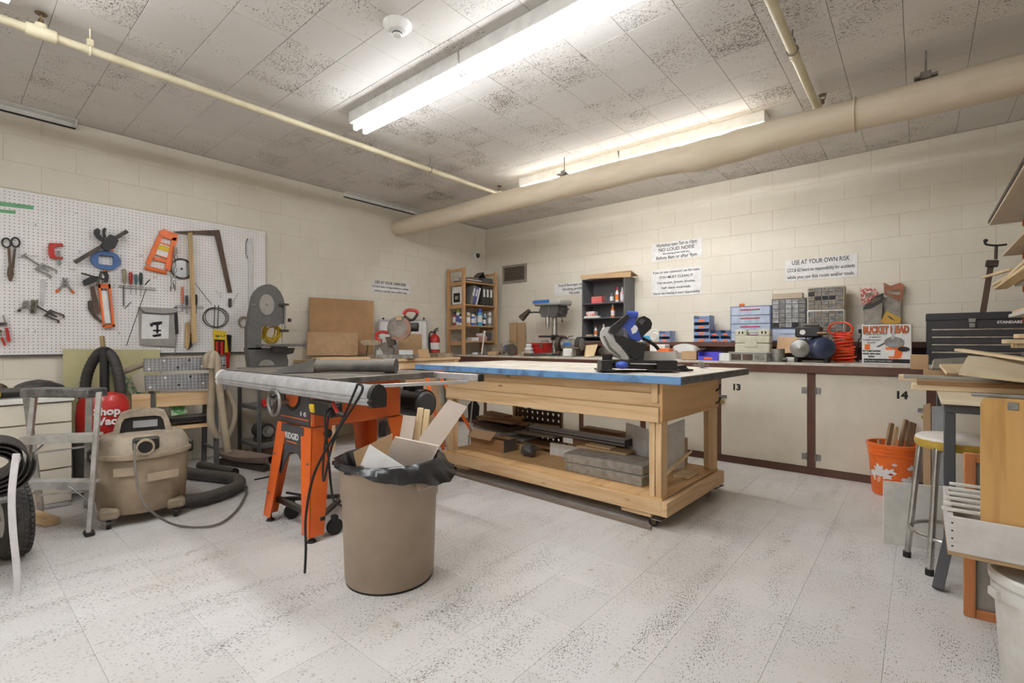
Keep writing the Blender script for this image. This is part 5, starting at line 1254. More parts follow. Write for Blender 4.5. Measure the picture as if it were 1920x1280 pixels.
MB().cyl(CM(D0 + .02) @ Vector((*cp_([(766, 613)], D0 + .02)[0], 0)), CM(D0 + .02) @ Vector((*cp_([(784, 613)], D0 + .02)[0], 0)), .052, n=20).build('motor', M_BLACK, t, world=True)
hp_ = [W(u, v, d=D0) for u, v in ((757, 590), (760, 584), (768, 581), (780, 583), (783, 588), (776, 598), (768, 599), (758, 592))]
MB().tube(hp_[:5], .020, 10, smooth=4).build('carry_handle', M_RED, t, world=True); MB().tube(hp_[4:], .016, 10, smooth=4).build('trigger_guard', M_BLACK, t, world=True)
MB().tube([W(u, v, d=D0 - .02) for u, v in ((728, 624), (718, 622), (709, 624), (706, 630), (709, 636), (716, 638))], .018, 10, smooth=4).build('grip', M_RED, t, world=True)
om('extension_wing', [(675, 641), (680, 637), (714, 638), (714, 646), (682, 647)], D0 - .05, .06, M_DUSTY); MB().tube([W(690, 646, d=D0), W(686, zb, d=D0)], .006, 6).build('wing_support', M_IRON, t, world=True)
om('pivot_block', [(722, 632), (736, 630), (740, 645), (728, 650)], D0 - .04, .10, M_IRON)
# orange folding sawhorse legs and brown panels behind the saw
t = thing('sawhorse', 'orange folding sawhorse standing behind the table saw', 'sawhorse', (-3.60, 2.85, 0))
A1, A2 = W(808, 712, d=4.95), W(822, 790, d=4.95); B1, B2 = W(826, 706, d=5.08), W(888, 815, d=5.08)
d1 = (A2 - A1); d2 = (B2 - B1)
MB().bar(W(800, 705, d=4.95), A1 + d1 * (A1.z / -d1.z) * .995, .035, .03, b=.003).build('leg', M_ORANGEP, t, world=True)
MB().bar(W(822, 700, d=5.08), B1 + d2 * (B1.z / -d2.z) * .995, .035, .03, b=.003).build('leg', M_ORANGEP, t, world=True)
MB().bar(W(790, 701, d=4.95), W(832, 699, d=5.1), .05, .05, b=.004).build('crossbeam', M_ORANGEP, t, world=True)
spawn('brown_sheet', slab([W(760, 712, d=5.25), W(818, 708, d=5.25), W(838, 838, z=0), W(756, 838, z=0)], .012), M_HARDB, 'brown panel leaning behind the orange sawhorse', 'panel')
o = bpy.data.objects['brown_sheet']
# ------------------------------------------------------------------ fire extinguisher
t = thing('fire_extinguisher', 'red fire extinguisher on the wall beside the wooden shelf', 'fire extinguisher', (XL + .085, 4.44, .87))
MB().lathe([(0, 0), (.066, 0), (.072, .01), (.073, .26), (.060, .31), (.028, .335), (.024, .345), (0, .346)], 28).build('cylinder', M_RED, t)
MB().lathe([(.0733, .13), (.0737, .13), (.0737, .225), (.0733, .225)], 28).build('label_band', M_WHITEP, t)
MB().cyl((0, 0, .345), (0, 0, .375), .018, n=14).bar((-.02, 0, .375), (.075, 0, .395), .022, .008).bar((-.01, 0, .395), (.07, 0, .425), .022, .008).build('valve_lever', M_BLACK, t)
MB().tube([(0, -.02, .365), (0, -.07, .37), (0, -.095, .32), (0, -.09, .2), (0, -.082, .08)], .010, 8, smooth=5).build('hose', M_BLACK, t)
MB().bx(-.084, -.07, -.03, .03, .05, .30, .002).build('wall_bracket', M_STEEL, t)
MB().lathe([(.0742, .095), (.0752, .095), (.0752, .105), (.0742, .105)], 28).build('strap', M_STEEL, t)

# ------------------------------------------------------------------ wooden shelf standing on the corner of the counter
SX0, SX1, SY0, SY1, SZ = -5.17, -4.83, 4.70, 5.40, .926
M_SH = wood('shelf_pine', c8(196, 154, 108), c8(172, 128, 84), 2); M_SHY = wood('shelf_board', c8(190, 150, 106), c8(166, 124, 82), 1)
t = thing('wooden_shelf', 'open pine shelf unit standing in the corner on the counter', 'shelf', (SX0, SY0, SZ))
w, dpt = SY1 - SY0, SX1 - SX0; hh = 2.14 - SZ
for x in (.02, dpt - .02):
    for y in (.02, w - .02): MB().bx(x - .02, x + .02, y - .02, y + .02, 0, hh, .002).build('post', M_SH, t)
SHZ = [1.118, 1.34, 1.633, 1.955]
for z in SHZ: MB().bx(.002, dpt - .002, .042, w - .042, z - SZ - .018, z - SZ, .001).build('shelf_board', M_SHY, t)
for z in [q - SZ - .06 for q in SHZ] + [hh - .05]:
    for y in (.014, w - .014): MB().bx(.041, dpt - .041, y - .008, y + .008, z, z + .04, .001).build('side_rung', M_SHY, t)
G = 'binders on the wooden shelf'
sx = SX1 - .05
def book(y, wd, h, z, mat, label, lean=0., d=.22, cat='binder', grp=G, name='binder'):
    o = thing(name, label, cat, (SX1 - .045 - d / 2, y, z + .001 + wd * math.sin(R(abs(lean)))), (R(lean), 0, 0), grp)
    MB().bx(-d / 2, d / 2, 0, wd, 0, h, .003).build('cover', mat, o)
    MB().bx(-d / 2 - .001, d / 2 - .006, .004, wd - .004, h - .0005, h + .001).build('page_block', M_WHITEP, o)
    MB().bx(d / 2, d / 2 + .0008, wd * .2, wd * .8, h * .45, h * .85).build('spine_label', M_WHITEP, o)
    return o
mgr = plain('binder_grey', c8(128, 126, 128), .5); mbl = plain('binder_blue', c8(92, 92, 160), .5); mdk = plain('binder_dark', c8(64, 62, 60), .5)
book(4.87, .055, .28, 1.633, mgr, 'grey binder leaning at the end of the binder row', -18)
book(4.932, .05, .27, 1.633, mbl, 'violet-blue binder leaning beside the grey one', -18)
book(4.99, .03, .26, 1.633, M_WHITEP, 'thin white binder leaning beside the violet one', -18)
for k in range(3): book(5.13 + .075 * k, .068, .285, 1.633, mdk, ('dark binder next to the white one', 'dark binder in the middle of the dark three', 'dark binder against the shelf post')[k], 0)
t = thing('picture_box', 'white product box with a dark picture standing at the side of the wooden shelf', 'box', (SX0 + .15, 4.772, 1.6345)); MB().bx(-.09, .13, -.027, .028, 0, .25, .003).build('carton', M_WHITEP, t); MB().bx(-.06, .07, -.0285, -.027, .03, .16).build('picture', M_INK, t); MB().bx(-.03, .04, -.0295, -.0285, .07, .12).build('picture_patch', M_STEEL, t)
spawn('red_box', MB().bx(SX0 + .07, SX1 - .12, 4.805, 4.86, 1.634, 1.71, .003), plain('rust_orange_card', c8(178, 104, 52), .6), 'low orange-brown box behind the product box on the wooden shelf', 'box')
G = 'cans on the wooden shelf'
def can(x, y, z, r, h, body, cap, label, grp=G, name='spray_can', cat='can', neck=.8):
    o = thing(name, label, cat, (x, y, z + .001), 0., grp)
    MB().lathe([(0, 0), (r, 0), (r, h * .72), (r * .92, h * .76), (r * .6, h * .8), (0, h * .8)], 18).build('body', body, o)
    MB().lathe([(0, h * .78), (r * neck, h * .78), (r * neck, h), (0, h)], 16).build('cap', cap, o)
    MB().lathe([(r + .0004, h * .2), (r + .001, h * .2), (r + .001, h * .6), (r + .0004, h * .6)], 18).build('label', M_WHITEP if body is not M_WHITEP else mbl, o)
    return o
Mg = plain('lime_cap', c8(170, 200, 60), .4); Mpu = plain('purple_cap', c8(84, 66, 170), .4); Mcy = plain('cyan_can', c8(70, 160, 206), .4); Mor = plain('label_orange', c8(226, 120, 50), .5)
for k, (x, y, r, h, b, c_, l) in enumerate(((-5.115, 4.80, .028, .20, M_RED, M_BLACK, 'red spray can with a black cap on the wooden shelf'), (-5.05, 4.81, .034, .235, M_WHITEP, Mg, 'white spray can with a lime cap on the wooden shelf'), (-4.985, 4.80, .026, .16, M_WHITEP, M_INK, 'small white can with a black top on the wooden shelf'),
        (-4.90, 4.86, .030, .18, M_CARD, M_WHITEP, 'tan can with a white top on the wooden shelf'), (-4.89, 4.945, .028, .16, M_BLUE, M_WHITEP, 'small blue can with a white top on the wooden shelf'), (-4.93, 5.02, .026, .19, M_STEEL, M_BLACK, 'steel can with a black cap behind the blue can'), (-4.90, 5.095, .040, .245, Mcy, Mpu, 'tall cyan spray can with a purple cap on the wooden shelf'),
        (-4.89, 5.18, .026, .15, M_BLACK, Mcy, 'black can with a cyan top on the wooden shelf'), (-4.93, 5.235, .024, .18, M_WHITEP, M_WHITE, 'slim white can on the wooden shelf'), (-4.88, 5.285, .027, .20, M_STEEL, M_WHITE, 'steel can with a white cap by the shelf post'), (-4.94, 5.325, .026, .19, plain('cream_tin2', c8(206, 198, 184), .5), M_WHITE, 'cream can behind the shelf post'))):
    can(x, y, 1.34, r, h, b, c_, l)
for k, (x, y, dx, dy, dz, m, l) in enumerate(((-4.95, 5.0, .14, .12, .05, M_WHITEP, 'white carton lying on the lowest board of the wooden shelf'), (-4.93, 5.17, .12, .10, .07, plain('pink_card', c8(206, 160, 156), .6), 'pinkish carton on the lowest board of the wooden shelf'), (-4.96, 5.28, .16, .07, .12, M_DGREY, 'dark box at the end of the lowest board of the wooden shelf'), (-5.05, 4.85, .10, .12, .04, M_STEEL, 'flat tin on the lowest board of the wooden shelf'))):
    spawn('carton', MB().box((x, y, 1.119 + dz / 2), (dx, dy, dz), .2 * k - .2, .003), m, l, 'box', 'small boxes on the wooden shelf')
spawn('card_stack', MB().box((-4.95, 5.17, 1.21), (.11, .09, .04), .1, .002), M_WHITEP, 'white carton on top of the pinkish carton', 'box', 'small boxes on the wooden shelf')
spawn('black_box', MB().box((-4.99, 5.24, 2.0), (.24, .22, .085), .05, .006), M_DGREY, 'dark grey box on the top board of the wooden shelf', 'box')
t = thing('folded_tarp', 'folded tarp and papers on the top board of the wooden shelf', 'tarp', (-4.98, 4.95, 1.956))
for k in range(4): MB().box((.01 * k, .0, .012 + .016 * k), (.26 - .03 * k, .36 - .05 * k, .014), .1 * k, .003).build('fold', (M_CLOTH, M_WHITEP, M_DGREY, M_CARD)[k], t)
spawn('angle_bracket', MB().bar((-4.9, 5.0, 2.027), (-4.9, 5.11, 2.11), .12, .008).bar((-4.9, 5.11, 2.11), (-4.9, 5.15, 2.03), .12, .008), M_BLACK, 'black tent-shaped bracket on the folded tarp', 'bracket')
# ------------------------------------------------------------------ things on the long counter
ZT = .926; ZL = 1.104
def backp(mb, pix, y, th): return mb.prism(bp_(pix, y), th, MBK(y))                       # on a plane parallel to the back wall, growing towards the room
def gx(u, y, v=641): return W(u, v, y=y).x
def zz(u, v, y): return W(u, v, y=y).z
# --- drill press
yd_ = 5.18; xd = gx(1036, yd_)
t = thing('drill_press', 'bench drill press with a blue-labelled head and a goose lamp', 'drill press', (xd, yd_, ZT))
MB().bx(-.13, .13, -.20, .13, 0, .035, .008).build('base', M_CAST, t)
MB().cyl((0, .05, .03), (0, .05, .62), .036, n=20).build('column', M_CHROME, t)
MB().cyl((0, .05, .20), (0, .05, .27), .05, n=18).bx(-.1, .1, -.18, .03, .235, .26, .006).build('work_table', M_IRON, t)
MB().prism([(-.10, .50), (.13, .50), (.16, .56), (.16, .64), (-.11, .64), (-.14, .58)], .22, MBK(.11)).build('head', M_DGREY, t)
MB().bx(-.20, .22, -.16, .14, .645, .72, .02).build('belt_cover', plain('light_grey_cover', c8(176, 174, 168), .45), t)
lb = MB().bx(-.20, .06, -.163, -.159, .675, .715).build('name_plate', plain('label_blue', c8(52, 110, 186), .4), t)
MB().cyl((-.02, -.08, .40), (-.02, -.08, .52), .028, n=16).cyl((-.02, -.08, .35), (-.02, -.08, .40), .018, n=14).build('chuck', M_CHROME, t)
for q in (20, 140, 260): MB().tube([(.165, -.05, .56), (.20, -.05 + .12 * math.cos(R(q)), .56 + .12 * math.sin(R(q)))], .006, 6).sphere((.20, -.05 + .12 * math.cos(R(q)), .56 + .12 * math.sin(R(q))), .014, 8, 6).build('feed_handle', M_IRON, t)
MB().cyl((.13, -.05, .56), (.175, -.05, .56), .03, n=16).build('feed_hub', M_CHROME, t)
MB().tube([(-.13, -.06, .56), (-.22, -.09, .57), (-.31, -.11, .565)], .010, 8, smooth=4).build('lamp_arm', M_BLACK, t)
MB().cyl((-.30, -.10, .60), (-.42, -.13, .49), .026, .048, n=18).build('lamp_shade', M_IRON, t)
MB().tube([(.05, -.165, .66), (.06, -.17, .56), (.03, -.17, .5)], .004, 6).build('belt_guard_wire', M_STEEL, t)
# --- red toolbox, cardboard, small tools on the counter
a = W(966, 661, y=5.05); b = W(1034, 661, y=5.05)
t = thing('red_toolbox', 'long red metal toolbox behind the drill press base', 'toolbox', (a.x + .23, 5.405, ZT))
MB().bx(-.25, .25, -.08, .10, .0, .13, .004).build('box', M_RED, t); MB().bx(-.253, .253, -.083, .103, .13, .165, .006).build('lid', M_RED, t)
MB().bx(-.02, .02, -.088, -.083, .10, .15, .002).build('latch', M_STEEL, t); MB().tube([(-.06, .01, .165), (-.05, .01, .19), (.05, .01, .19), (.06, .01, .165)], .006, 6).build('handle', M_STEEL, t)
for k, (u0, u1, l) in enumerate(((955, 969, 'narrow brown cardboard strip leaning on the back wall'), (970, 985, 'wider brown cardboard strip leaning beside the narrow one'))):
    spawn('cardboard_strip', slab([W(u0, 605, y=5.54), W(u1, 604, y=5.54), W(u1, 663, y=5.52), W(u0, 663, y=5.52)], .006), M_CARD, l, 'cardboard', on=ZT)
t = thing('oil_can', 'small red oil can with a long spout near the wooden shelf', 'oil can', (gx(961, 5.1), 5.15, ZT)); MB().lathe([(0, 0), (.035, 0), (.035, .09), (.012, .115), (.008, .13), (0, .13)], 18).build('can', M_RED, t); MB().tube([(0, 0, .125), (-.03, 0, .17), (-.09, 0, .19), (-.14, 0, .165)], .004, 6, smooth=4).build('spout', M_IRON, t)
t = thing('circular_saw', 'blue-grey circular saw lying near the wooden shelf', 'circular saw', (gx(962, 4.85), 4.86, ZT), R(20))
MB().bx(-.14, .14, -.07, .07, 0, .006, .001).build('shoe', M_STEEL, t); MB().cyl((-.02, -.02, .06), (-.02, .05, .06), .055, n=18).build('motor', plain('slate_blue', c8(92, 96, 122), .5), t); MB().cyl((0, -.072, .078), (0, -.087, .078), .075, n=24).build('blade_guard', M_IRON, t); MB().tube([(-.08, .03, .06), (-.14, .03, .10), (-.10, .03, .13), (0, .02, .115)], .016, 8, smooth=4).build('handle', plain('slate_blue', c8(92, 96, 122), .5), t)
t = thing('planer', 'grey power tool with a coiled tan cord beside the circular saw', 'power tool', (gx(935, 5.0), 5.02, ZT), R(-15))
MB().cyl((-.12, 0, .055), (.10, 0, .055), .05, n=16).build('body', M_DUSTY, t); MB().cyl((.10, 0, .055), (.15, 0, .055), .03, .02, n=14).build('nose', M_STEEL, t)
for k in range(3): MB().tube([(-.12 + .02 * k + .06 * math.cos(a), .05 + .05 * math.sin(a), .11 + .02 * k) for a in [2 * PI * i / 16 for i in range(16)]], .006, 6, closed=True).build('cord_loop', M_DUSTY, t)
spawn('white_rod', MB().tube([W(909, 620, y=4.80), Vector((W(903, 667, y=4.74).x, 4.74, ZT + .012))], .009, 8), M_WHITE, 'thin white rod leaning at the counter edge below the wooden shelf', 'rod')
for k, (u, y, dx, dy, dz, m, l) in enumerate(((908, 4.85, .16, .10, .04, M_STEEL, 'flat grey metal box at the counter edge below the wooden shelf'), (925, 4.80, .12, .09, .05, M_CARD, 'tan wooden block at the counter edge beside the white rod'), (985, 4.85, .10, .08, .05, M_DUSTY, 'dusty block at the counter edge before the red toolbox'), (1000, 4.80, .22, .10, .035, M_RUST, 'rusty flat bar box before the drill press'), (893, 4.90, .10, .08, .03, M_WHITEP, 'white folded paper below the wooden shelf'))):
    spawn('bench_item', MB().box((gx(u, y), y, ZT + dz / 2), (dx, dy, dz), .3 * k, .004), m, l, 'block', 'oddments along the counter edge')
t = thing('cloth_pile', 'white folded cloth pile beside the red toolbox', 'cloth', (gx(990, 5.2) - .0, 5.22, ZT)); 
for k in range(3): MB().box((0, 0, .03 + .05 * k), (.12 - .02 * k, .10, .05), .3 * k, .015).build('fold', M_WHITEP, t)
# --- bench grinder
t = thing('bench_grinder', 'grey bench grinder with two wheels and a white base plate', 'bench grinder', (gx(1066, 4.86), 4.88, ZT), R(8))
MB().bx(-.06, .06, -.07, .07, 0, .10, .012).build('pedestal', M_WHITE, t); MB().cyl((-.09, 0, .15), (.09, 0, .15), .062, n=24).build('motor', M_STEEL, t)
MB().bx(-.045, .045, -.066, -.058, .135, .17, .002).build('name_plate', plain('label_blue', c8(52, 110, 186), .4), t)
for s in (-1, 1):
    MB().cyl((s * .11, 0, .15), (s * .16, 0, .15), .088, n=26).build('wheel_guard', M_IRON, t); MB().cyl((s * .155, 0, .15), (s * .168, 0, .15), .075, n=26).build('grinding_wheel', plain('grey_abrasive', c8(120, 116, 110), .9), t); MB().bx(s * .11 - .03, s * .11 + .05 * s + .0, -.14, -.09, .10, .112, .002).build('tool_rest', M_STEEL, t)
t = thing('bench_vice', 'black iron vice behind the bench grinder', 'vice', (gx(1083, 5.2), 5.205, ZT)); MB().bx(-.05, .05, -.06, .06, 0, .06, .006).bx(-.045, .045, .0, .05, .06, .19, .006).build('body', M_IRON, t); MB().bx(-.05, .05, -.09, -.04, .09, .19, .006).build('jaw', M_IRON, t); MB().cyl((0, -.19, .11), (0, .0, .11), .016, n=12).cyl((-.07, -.18, .11), (.07, -.18, .11), .006, n=8).build('screw', M_STEEL, t)
t = thing('hand_bell_grinder', 'old hand-cranked grinder standing left of the vice', 'grinder', (gx(1056, 5.16), 5.14, ZT)); MB().lathe([(0, 0), (.05, 0), (.03, .05), (.03, .14), (0, .14)], 16).build('stand', M_IRON, t); MB().cyl((0, -.03, .19), (0, .03, .19), .07, n=20).build('gear_case', M_IRON, t); MB().tube([(.0, .04, .19), (.08, .05, .25), (.08, .12, .25)], .008, 8).build('crank', M_STEEL, t)
spawn('wood_wedge', facing(MB(), [(1100, 649), (1121, 647), (1114, 668), (1097, 671)], 5.6, .09), M_RAWP, 'pale wooden wedge beside the bench grinder', 'wood', on=ZT)
t = thing('wrapped_tool', 'crumpled grey tool bag behind the blue mitre saw', 'bag', (gx(1141, 5.1), 5.10, ZT + .004)); lump((0, 0, 0), (.12, .09, .15), 9, 18, 12, .22).build('sack', M_CLOTH, t)
# --- grey metal cabinet
yc0 = 5.29; cx0, cx1 = gx(1091, yc0), gx(1171, yc0); M_CAB = plain('grey_cabinet', c8(104, 103, 106), .5, col2=c8(92, 91, 94), scale=5.)
ztop = zz(1091, 524, yc0)
t = thing('grey_cabinet', 'open grey metal cabinet standing on the raised ledge', 'cabinet', (cx0, yc0, ZL)); w = cx1 - cx0; h = ztop - ZL; dp = YB - yc0 - .006
for x in (0, w - .012): MB().bx(x, x + .012, 0, dp, 0, h, .001).build('side_panel', M_CAB, t)
MB().bx(.012, w - .012, dp - .01, dp, 0, h).build('back_panel', M_CAB, t)
shz = [zz(1130, 567, yc0) - ZL, zz(1130, 595, yc0) - ZL, zz(1130, 630, yc0) - ZL]
for z in shz + [.012, h - .002]: MB().bx(.0125, w - .0125, .0, dp - .0105, z - .012, z, .001).build('shelf_board', M_CAB, t)
spawn('cardboard_sheet', slab([W(1088, 516, y=yc0), W(1183, 509, y=yc0), (cx1 + .06, YB - .03, ztop + .02), (cx0, YB - .03, ztop + .005)], .006, slab([W(1089, 523, y=yc0 - .01), W(1183, 519, y=yc0 - .01), W(1183, 509, y=yc0 - .01), W(1088, 516, y=yc0 - .01)], .005)), M_CARD, 'brown cardboard lid lying on the grey cabinet', 'cardboard')
G = 'things in the grey cabinet'; yk = yc0 + .10
def onshelf(k): return ZL + shz[k] + .001
spawn('pink_box', MB().bx(gx(1112, yk), gx(1131, yk), yk - .04, yk + .04, onshelf(0), onshelf(0) + .085, .002), plain('salmon_card', c8(220, 110, 106), .6), 'salmon pink box on the top shelf of the grey cabinet', 'box', G)
def bottle(u, k, r, h, body, cap, label, nozzle=True):
    o = thing('bottle', label, 'bottle', (gx(u, yk), yk, onshelf(k)), 0., G)
    MB().lathe([(0, 0), (r, 0), (r, h * .62), (r * .5, h * .74), (r * .5, h * .78), (0, h * .78)], 16).build('body', body, o)
    MB().lathe([(0, h * .78), (r * .55, h * .78), (r * (.18 if nozzle else .5), h), (0, h)], 12).build('cap', cap, o)
    MB().lathe([(r + .0003, h * .15), (r + .001, h * .15), (r + .001, h * .5), (r + .0003, h * .5)], 16).build('label', Mor if body is M_WHITEP else M_WHITEP, o)
bottle(1147, 0, .022, .15, M_DGREY, M_BLACK, 'dark bottle on the top shelf of the grey cabinet', False); bottle(1157, 0, .022, .19, M_WHITEP, M_RED, 'white bottle with an orange label on the top shelf of the grey cabinet'); bottle(1167, 0, .026, .18, plain('pink_bottle', c8(226, 176, 186), .4), M_WHITE, 'pale pink bottle on the top shelf of the grey cabinet')
spawn('carton', MB().bx(gx(1102, yk), gx(1117, yk), yk - .04, yk + .05, onshelf(1), onshelf(1) + .085, .002), plain('white_red_card', c8(226, 206, 202), .6, col2=c8(206, 90, 84), scale=20, lo=.5, hi=.56), 'white and red carton on the middle shelf of the grey cabinet', 'box', G)
bottle(1149, 1, .025, .17, Mor, M_WHITE, 'orange glue bottle on the middle shelf of the grey cabinet')
spawn('paper_stack', MB().bx(gx(1102, yk), gx(1130, yk), yk - .09, yk - .045, onshelf(1), onshelf(1) + .022, .001), M_WHITEP, 'flat white papers at the front of the middle shelf', 'paper', G)
bottle(1117, 2, .018, .14, M_WHITEP, M_RED, 'small white bottle with a red cap on the bottom shelf of the grey cabinet')
bottle(1132, 2, .026, .15, plain('cream_tin', c8(206, 198, 184), .5), M_WHITE, 'cream tin on the bottom shelf of the grey cabinet', False)
spawn('small_parts_row', MB().bx(gx(1102, yk), gx(1113, yk), yk - .05, yk + .03, onshelf(2), onshelf(2) + .022, .002), M_CARD, 'low tan box on the bottom shelf of the grey cabinet', 'box', G)
# --- blue sliding mitre saw on the wheeled bench
D = 3.16; base = W(1210, 697, z=.906)
t = thing('mitre_saw', 'blue and black mitre saw tilted on the wheeled bench', 'mitre saw', (base.x, base.y, .906), YAW)
M_MSB = plain('mitre_blue', c8(58, 84, 176), .4); M_MSG = plain('mitre_silver', c8(208, 204, 198), .4, .0)
def ms(name, pix, d, th, mat, par=None, t0=0.): return facing(MB(), pix, d, th, t0).build(name, mat, par or t, world=True)
ms('base', [(1139, 683), (1270, 685), (1270, 690), (1232, 693), (1139, 690)], D - .04, .30, M_BLACK)
for u0, u1 in ((1128, 1148), (1232, 1270)):
    f = ms('end_block', [(u0, 676), (u1, 676), (u1, 694.5), (u0, 694.5)], D - .08, .16, M_BLACK); ms('foot', [(u0 - 3, 693), (u1 + 6, 693), (u1 + 6, 696.2), (u0 - 3, 696.2)], D - .10, .22, M_BLACK, f)
ms('rear_foot', [(1270, 686), (1285, 684), (1291, 692), (1300, 692), (1300, 695), (1266, 695)], D + .05, .10, M_BLACK)
ms('table', [(1148, 675), (1232, 676), (1232, 682), (1148, 681)], D - .07, .22, M_BLACK); ms('table_edge', [(1182, 680.5), (1231, 681.5), (1231, 683.5), (1182, 682.5)], D - .075, .01, M_ALU)
ms('fence', [(1208, 658), (1267, 659), (1267, 675.5), (1208, 675)], D + .02, .02, M_MSG); ms('fence', [(1130, 664), (1148, 664), (1148, 675), (1130, 675)], D + .02, .02, M_BLACK)
p0 = cp_([(1166, 684)], D - .16)[0]; MB().sphere(CM(D - .16) @ Vector((*p0, 0)), .034, 14, 10, (1.25, 1, .75)).build('bevel_handle', M_MSB, t, world=True)
ms('mitre_arm', [(1158, 682), (1176, 680), (1178, 688), (1160, 689)], D - .14, .12, M_BLACK)
gd = [(1127, 632), (1128, 621), (1134, 614), (1143, 612), (1152, 615), (1156, 626), (1160, 644), (1168, 655), (1178, 668), (1179, 675), (1162, 672), (1146, 660), (1133, 646)]
ms('blade_guard', gd, D - .02, .05, M_MSG); ms('blade', [(1135, 636), (1150, 640), (1174, 664), (1170, 676), (1150, 668)], D + .0, .004, M_STEEL)
ms('guard_rib', [(1131, 630), (1134, 629), (1145, 650), (1165, 668), (1163, 671), (1142, 654)], D - .03, .012, plain('guard_dark', c8(120, 116, 108), .5, .3))
ms('gear_case', [(1152, 628), (1168, 630), (1200, 643), (1214, 645), (1209, 656), (1206, 674), (1188, 672), (1172, 655), (1156, 640)], D - .05, .12, M_BLACK)
ms('arm', [(1180, 655), (1206, 660), (1205, 676), (1178, 676)], D + .04, .07, M_MSG)
ms('grip', [(1142, 622), (1146, 613), (1176, 589), (1181, 594), (1160, 620), (1154, 628)], D - .07, .05, M_BLACK)
MB().cyl(CM(D - .05) @ Vector((*cp_([(1176, 589)], D - .05)[0], 0)), CM(D - .05) @ Vector((*cp_([(1195, 590)], D - .05)[0], 0)), .022, n=14).build('handle_cap', M_MSB, t, world=True)
ms('handle_rear', [(1178, 592), (1194, 590), (1192, 600), (1177, 614), (1168, 615), (1172, 604)], D - .06, .05, M_MSB)
ms('motor_housing', [(1174, 616), (1188, 602), (1200, 606), (1212, 618), (1206, 632), (1199, 640), (1184, 634)], D - .06, .10, M_MSB)
lbm = ms('rating_label', [(1183, 617), (1190, 609), (1198, 613), (1193, 623), (1186, 626)], D - .064, .003, M_WHITEP)
ms('motor', [(1192, 606), (1198, 596), (1208, 592), (1219, 598), (1223, 606), (1221, 616), (1210, 626), (1203, 634), (1200, 622)], D - .07, .13, M_BLACK)
ms('motor_vent', [(1197, 603), (1203, 597), (1210, 600), (1204, 609)], D - .074, .005, M_DGREY)
MB().tube([W(1205, 634, d=D + .05), W(1225, 645, d=D + .1), W(1235, 655, d=D + .1)], .012, 8, smooth=4).build('dust_chute', M_BLACK, t, world=True)
spawn('bar_clamp', MB().bar(W(1300, 684, z=.915), W(1330, 684.5, z=.915), .018, .012).bar(W(1313, 681, z=.93), W(1317, 684, z=.93), .03, .03), M_STEEL, 'small steel clamp lying on the wheeled bench near the mitre saw', 'clamp')

# --- bins and organisers on the ledge and counter
M_BIN2 = plain('grey_blue_bin', c8(128, 148, 188), .45); M_BIN3 = plain('dark_blue_bin', c8(86, 106, 150), .45)
G = 'small blue parts bins on the ledge'
def parts_bin(x, y, z, w, d, h, label, mat):
    o = thing('parts_bin', label, 'bin', (x, y, z), 0., G)
    MB().bx(-w / 2, w / 2, -d / 2, d / 2, 0, .004).bx(-w / 2, -w / 2 + .004, -d / 2, d / 2, .004, h).bx(w / 2 - .004, w / 2, -d / 2, d / 2, .004, h).bx(-w / 2 + .004, w / 2 - .004, d / 2 - .004, d / 2, .004, h).bx(-w / 2 + .004, w / 2 - .004, -d / 2, -d / 2 + .004, .004, h * .5).build('tray', mat, o)
    MB().bx(-w * .2, w * .2, -d / 2 - .002, -d / 2, h * .12, h * .4).build('label_tab', M_ORANGEP, o)
yb_ = 5.40; wb_ = gx(1335, yb_) - gx(1306, yb_)
for k in range(4): parts_bin(gx(1320, yb_), yb_, ZL + .001 + k * .071, wb_, .16, .07, ('bottom bin of the tall stack of four blue bins', 'second bin up in the tall stack of blue bins', 'third bin up in the tall stack of blue bins', 'top bin of the tall stack of four blue bins')[k], M_BIN2)
for i, u in enumerate((0, 1)):
    for k in range(2): parts_bin(gx(1320, yb_) + wb_ / 2 + .055 + .108 * u, yb_, ZL + .001 + k * .062, .105, .16, .06, (('lower bin beside the tall stack', 'upper bin beside the tall stack'), ('lower blue bin beside the drawer box', 'upper blue bin beside the drawer box'))[i][k], (M_BIN2, M_BIN3)[k])
for k in range(2): parts_bin(gx(1251, yb_), yb_, ZL + .001 + k * .062, .13, .16, .06, ('lower blue bin behind the mitre saw', 'upper blue bin behind the mitre saw')[k], M_BIN2)
spawn('cable_coil', MB().tube([(gx(1228, 5.38) + .055 * math.cos(a), 5.38, ZL + .075 + .062 * math.sin(a)) for a in [2 * PI * k / 20 for k in range(20)]], .010, 8, closed=True).tube([(gx(1228, 5.38) + .035 * math.cos(a), 5.36, ZL + .066 + .042 * math.sin(a)) for a in [2 * PI * k / 20 for k in range(20)]], .008, 8, closed=True), M_WHITE, 'white cable coil standing behind the mitre saw', 'cable')
spawn('cyan_tub', MB().lathe([(0, 0), (.05, 0), (.055, .07), (0, .07)], 18, c=(gx(1213, 5.4), 5.40, ZL + .001)), Mcy, 'cyan plastic tub behind the mitre saw motor', 'tub')
spawn('white_basket', MB().bx(gx(1224, 5.15), gx(1252, 5.15), 5.06, 5.22, ZT, ZT + .15, .01), M_WHITE, 'white plastic basket behind the mitre saw', 'basket')
spawn('orange_box', MB().bx(gx(1236, 4.95), gx(1259, 4.95), 4.88, 5.0, ZT, ZT + .11, .004), M_ORANGEP, 'orange red plastic box behind the mitre saw fence', 'box')
spawn('plastic_bag', lump((gx(1284, 5.12), 5.12, ZT), (.15, .10, .15), 12, 22, 14, .28), clear('white_bag', c8(222, 220, 216), .85, .3), 'crumpled white plastic bag on the counter beside the orange box', 'bag', on=ZT)
t = thing('open_carton', 'open brown cardboard carton at the counter edge', 'box', ((gx(1280, 4.78) + gx(1310, 4.78)) / 2, 4.80, ZT)); w = gx(1309, 4.78) - gx(1281, 4.78)
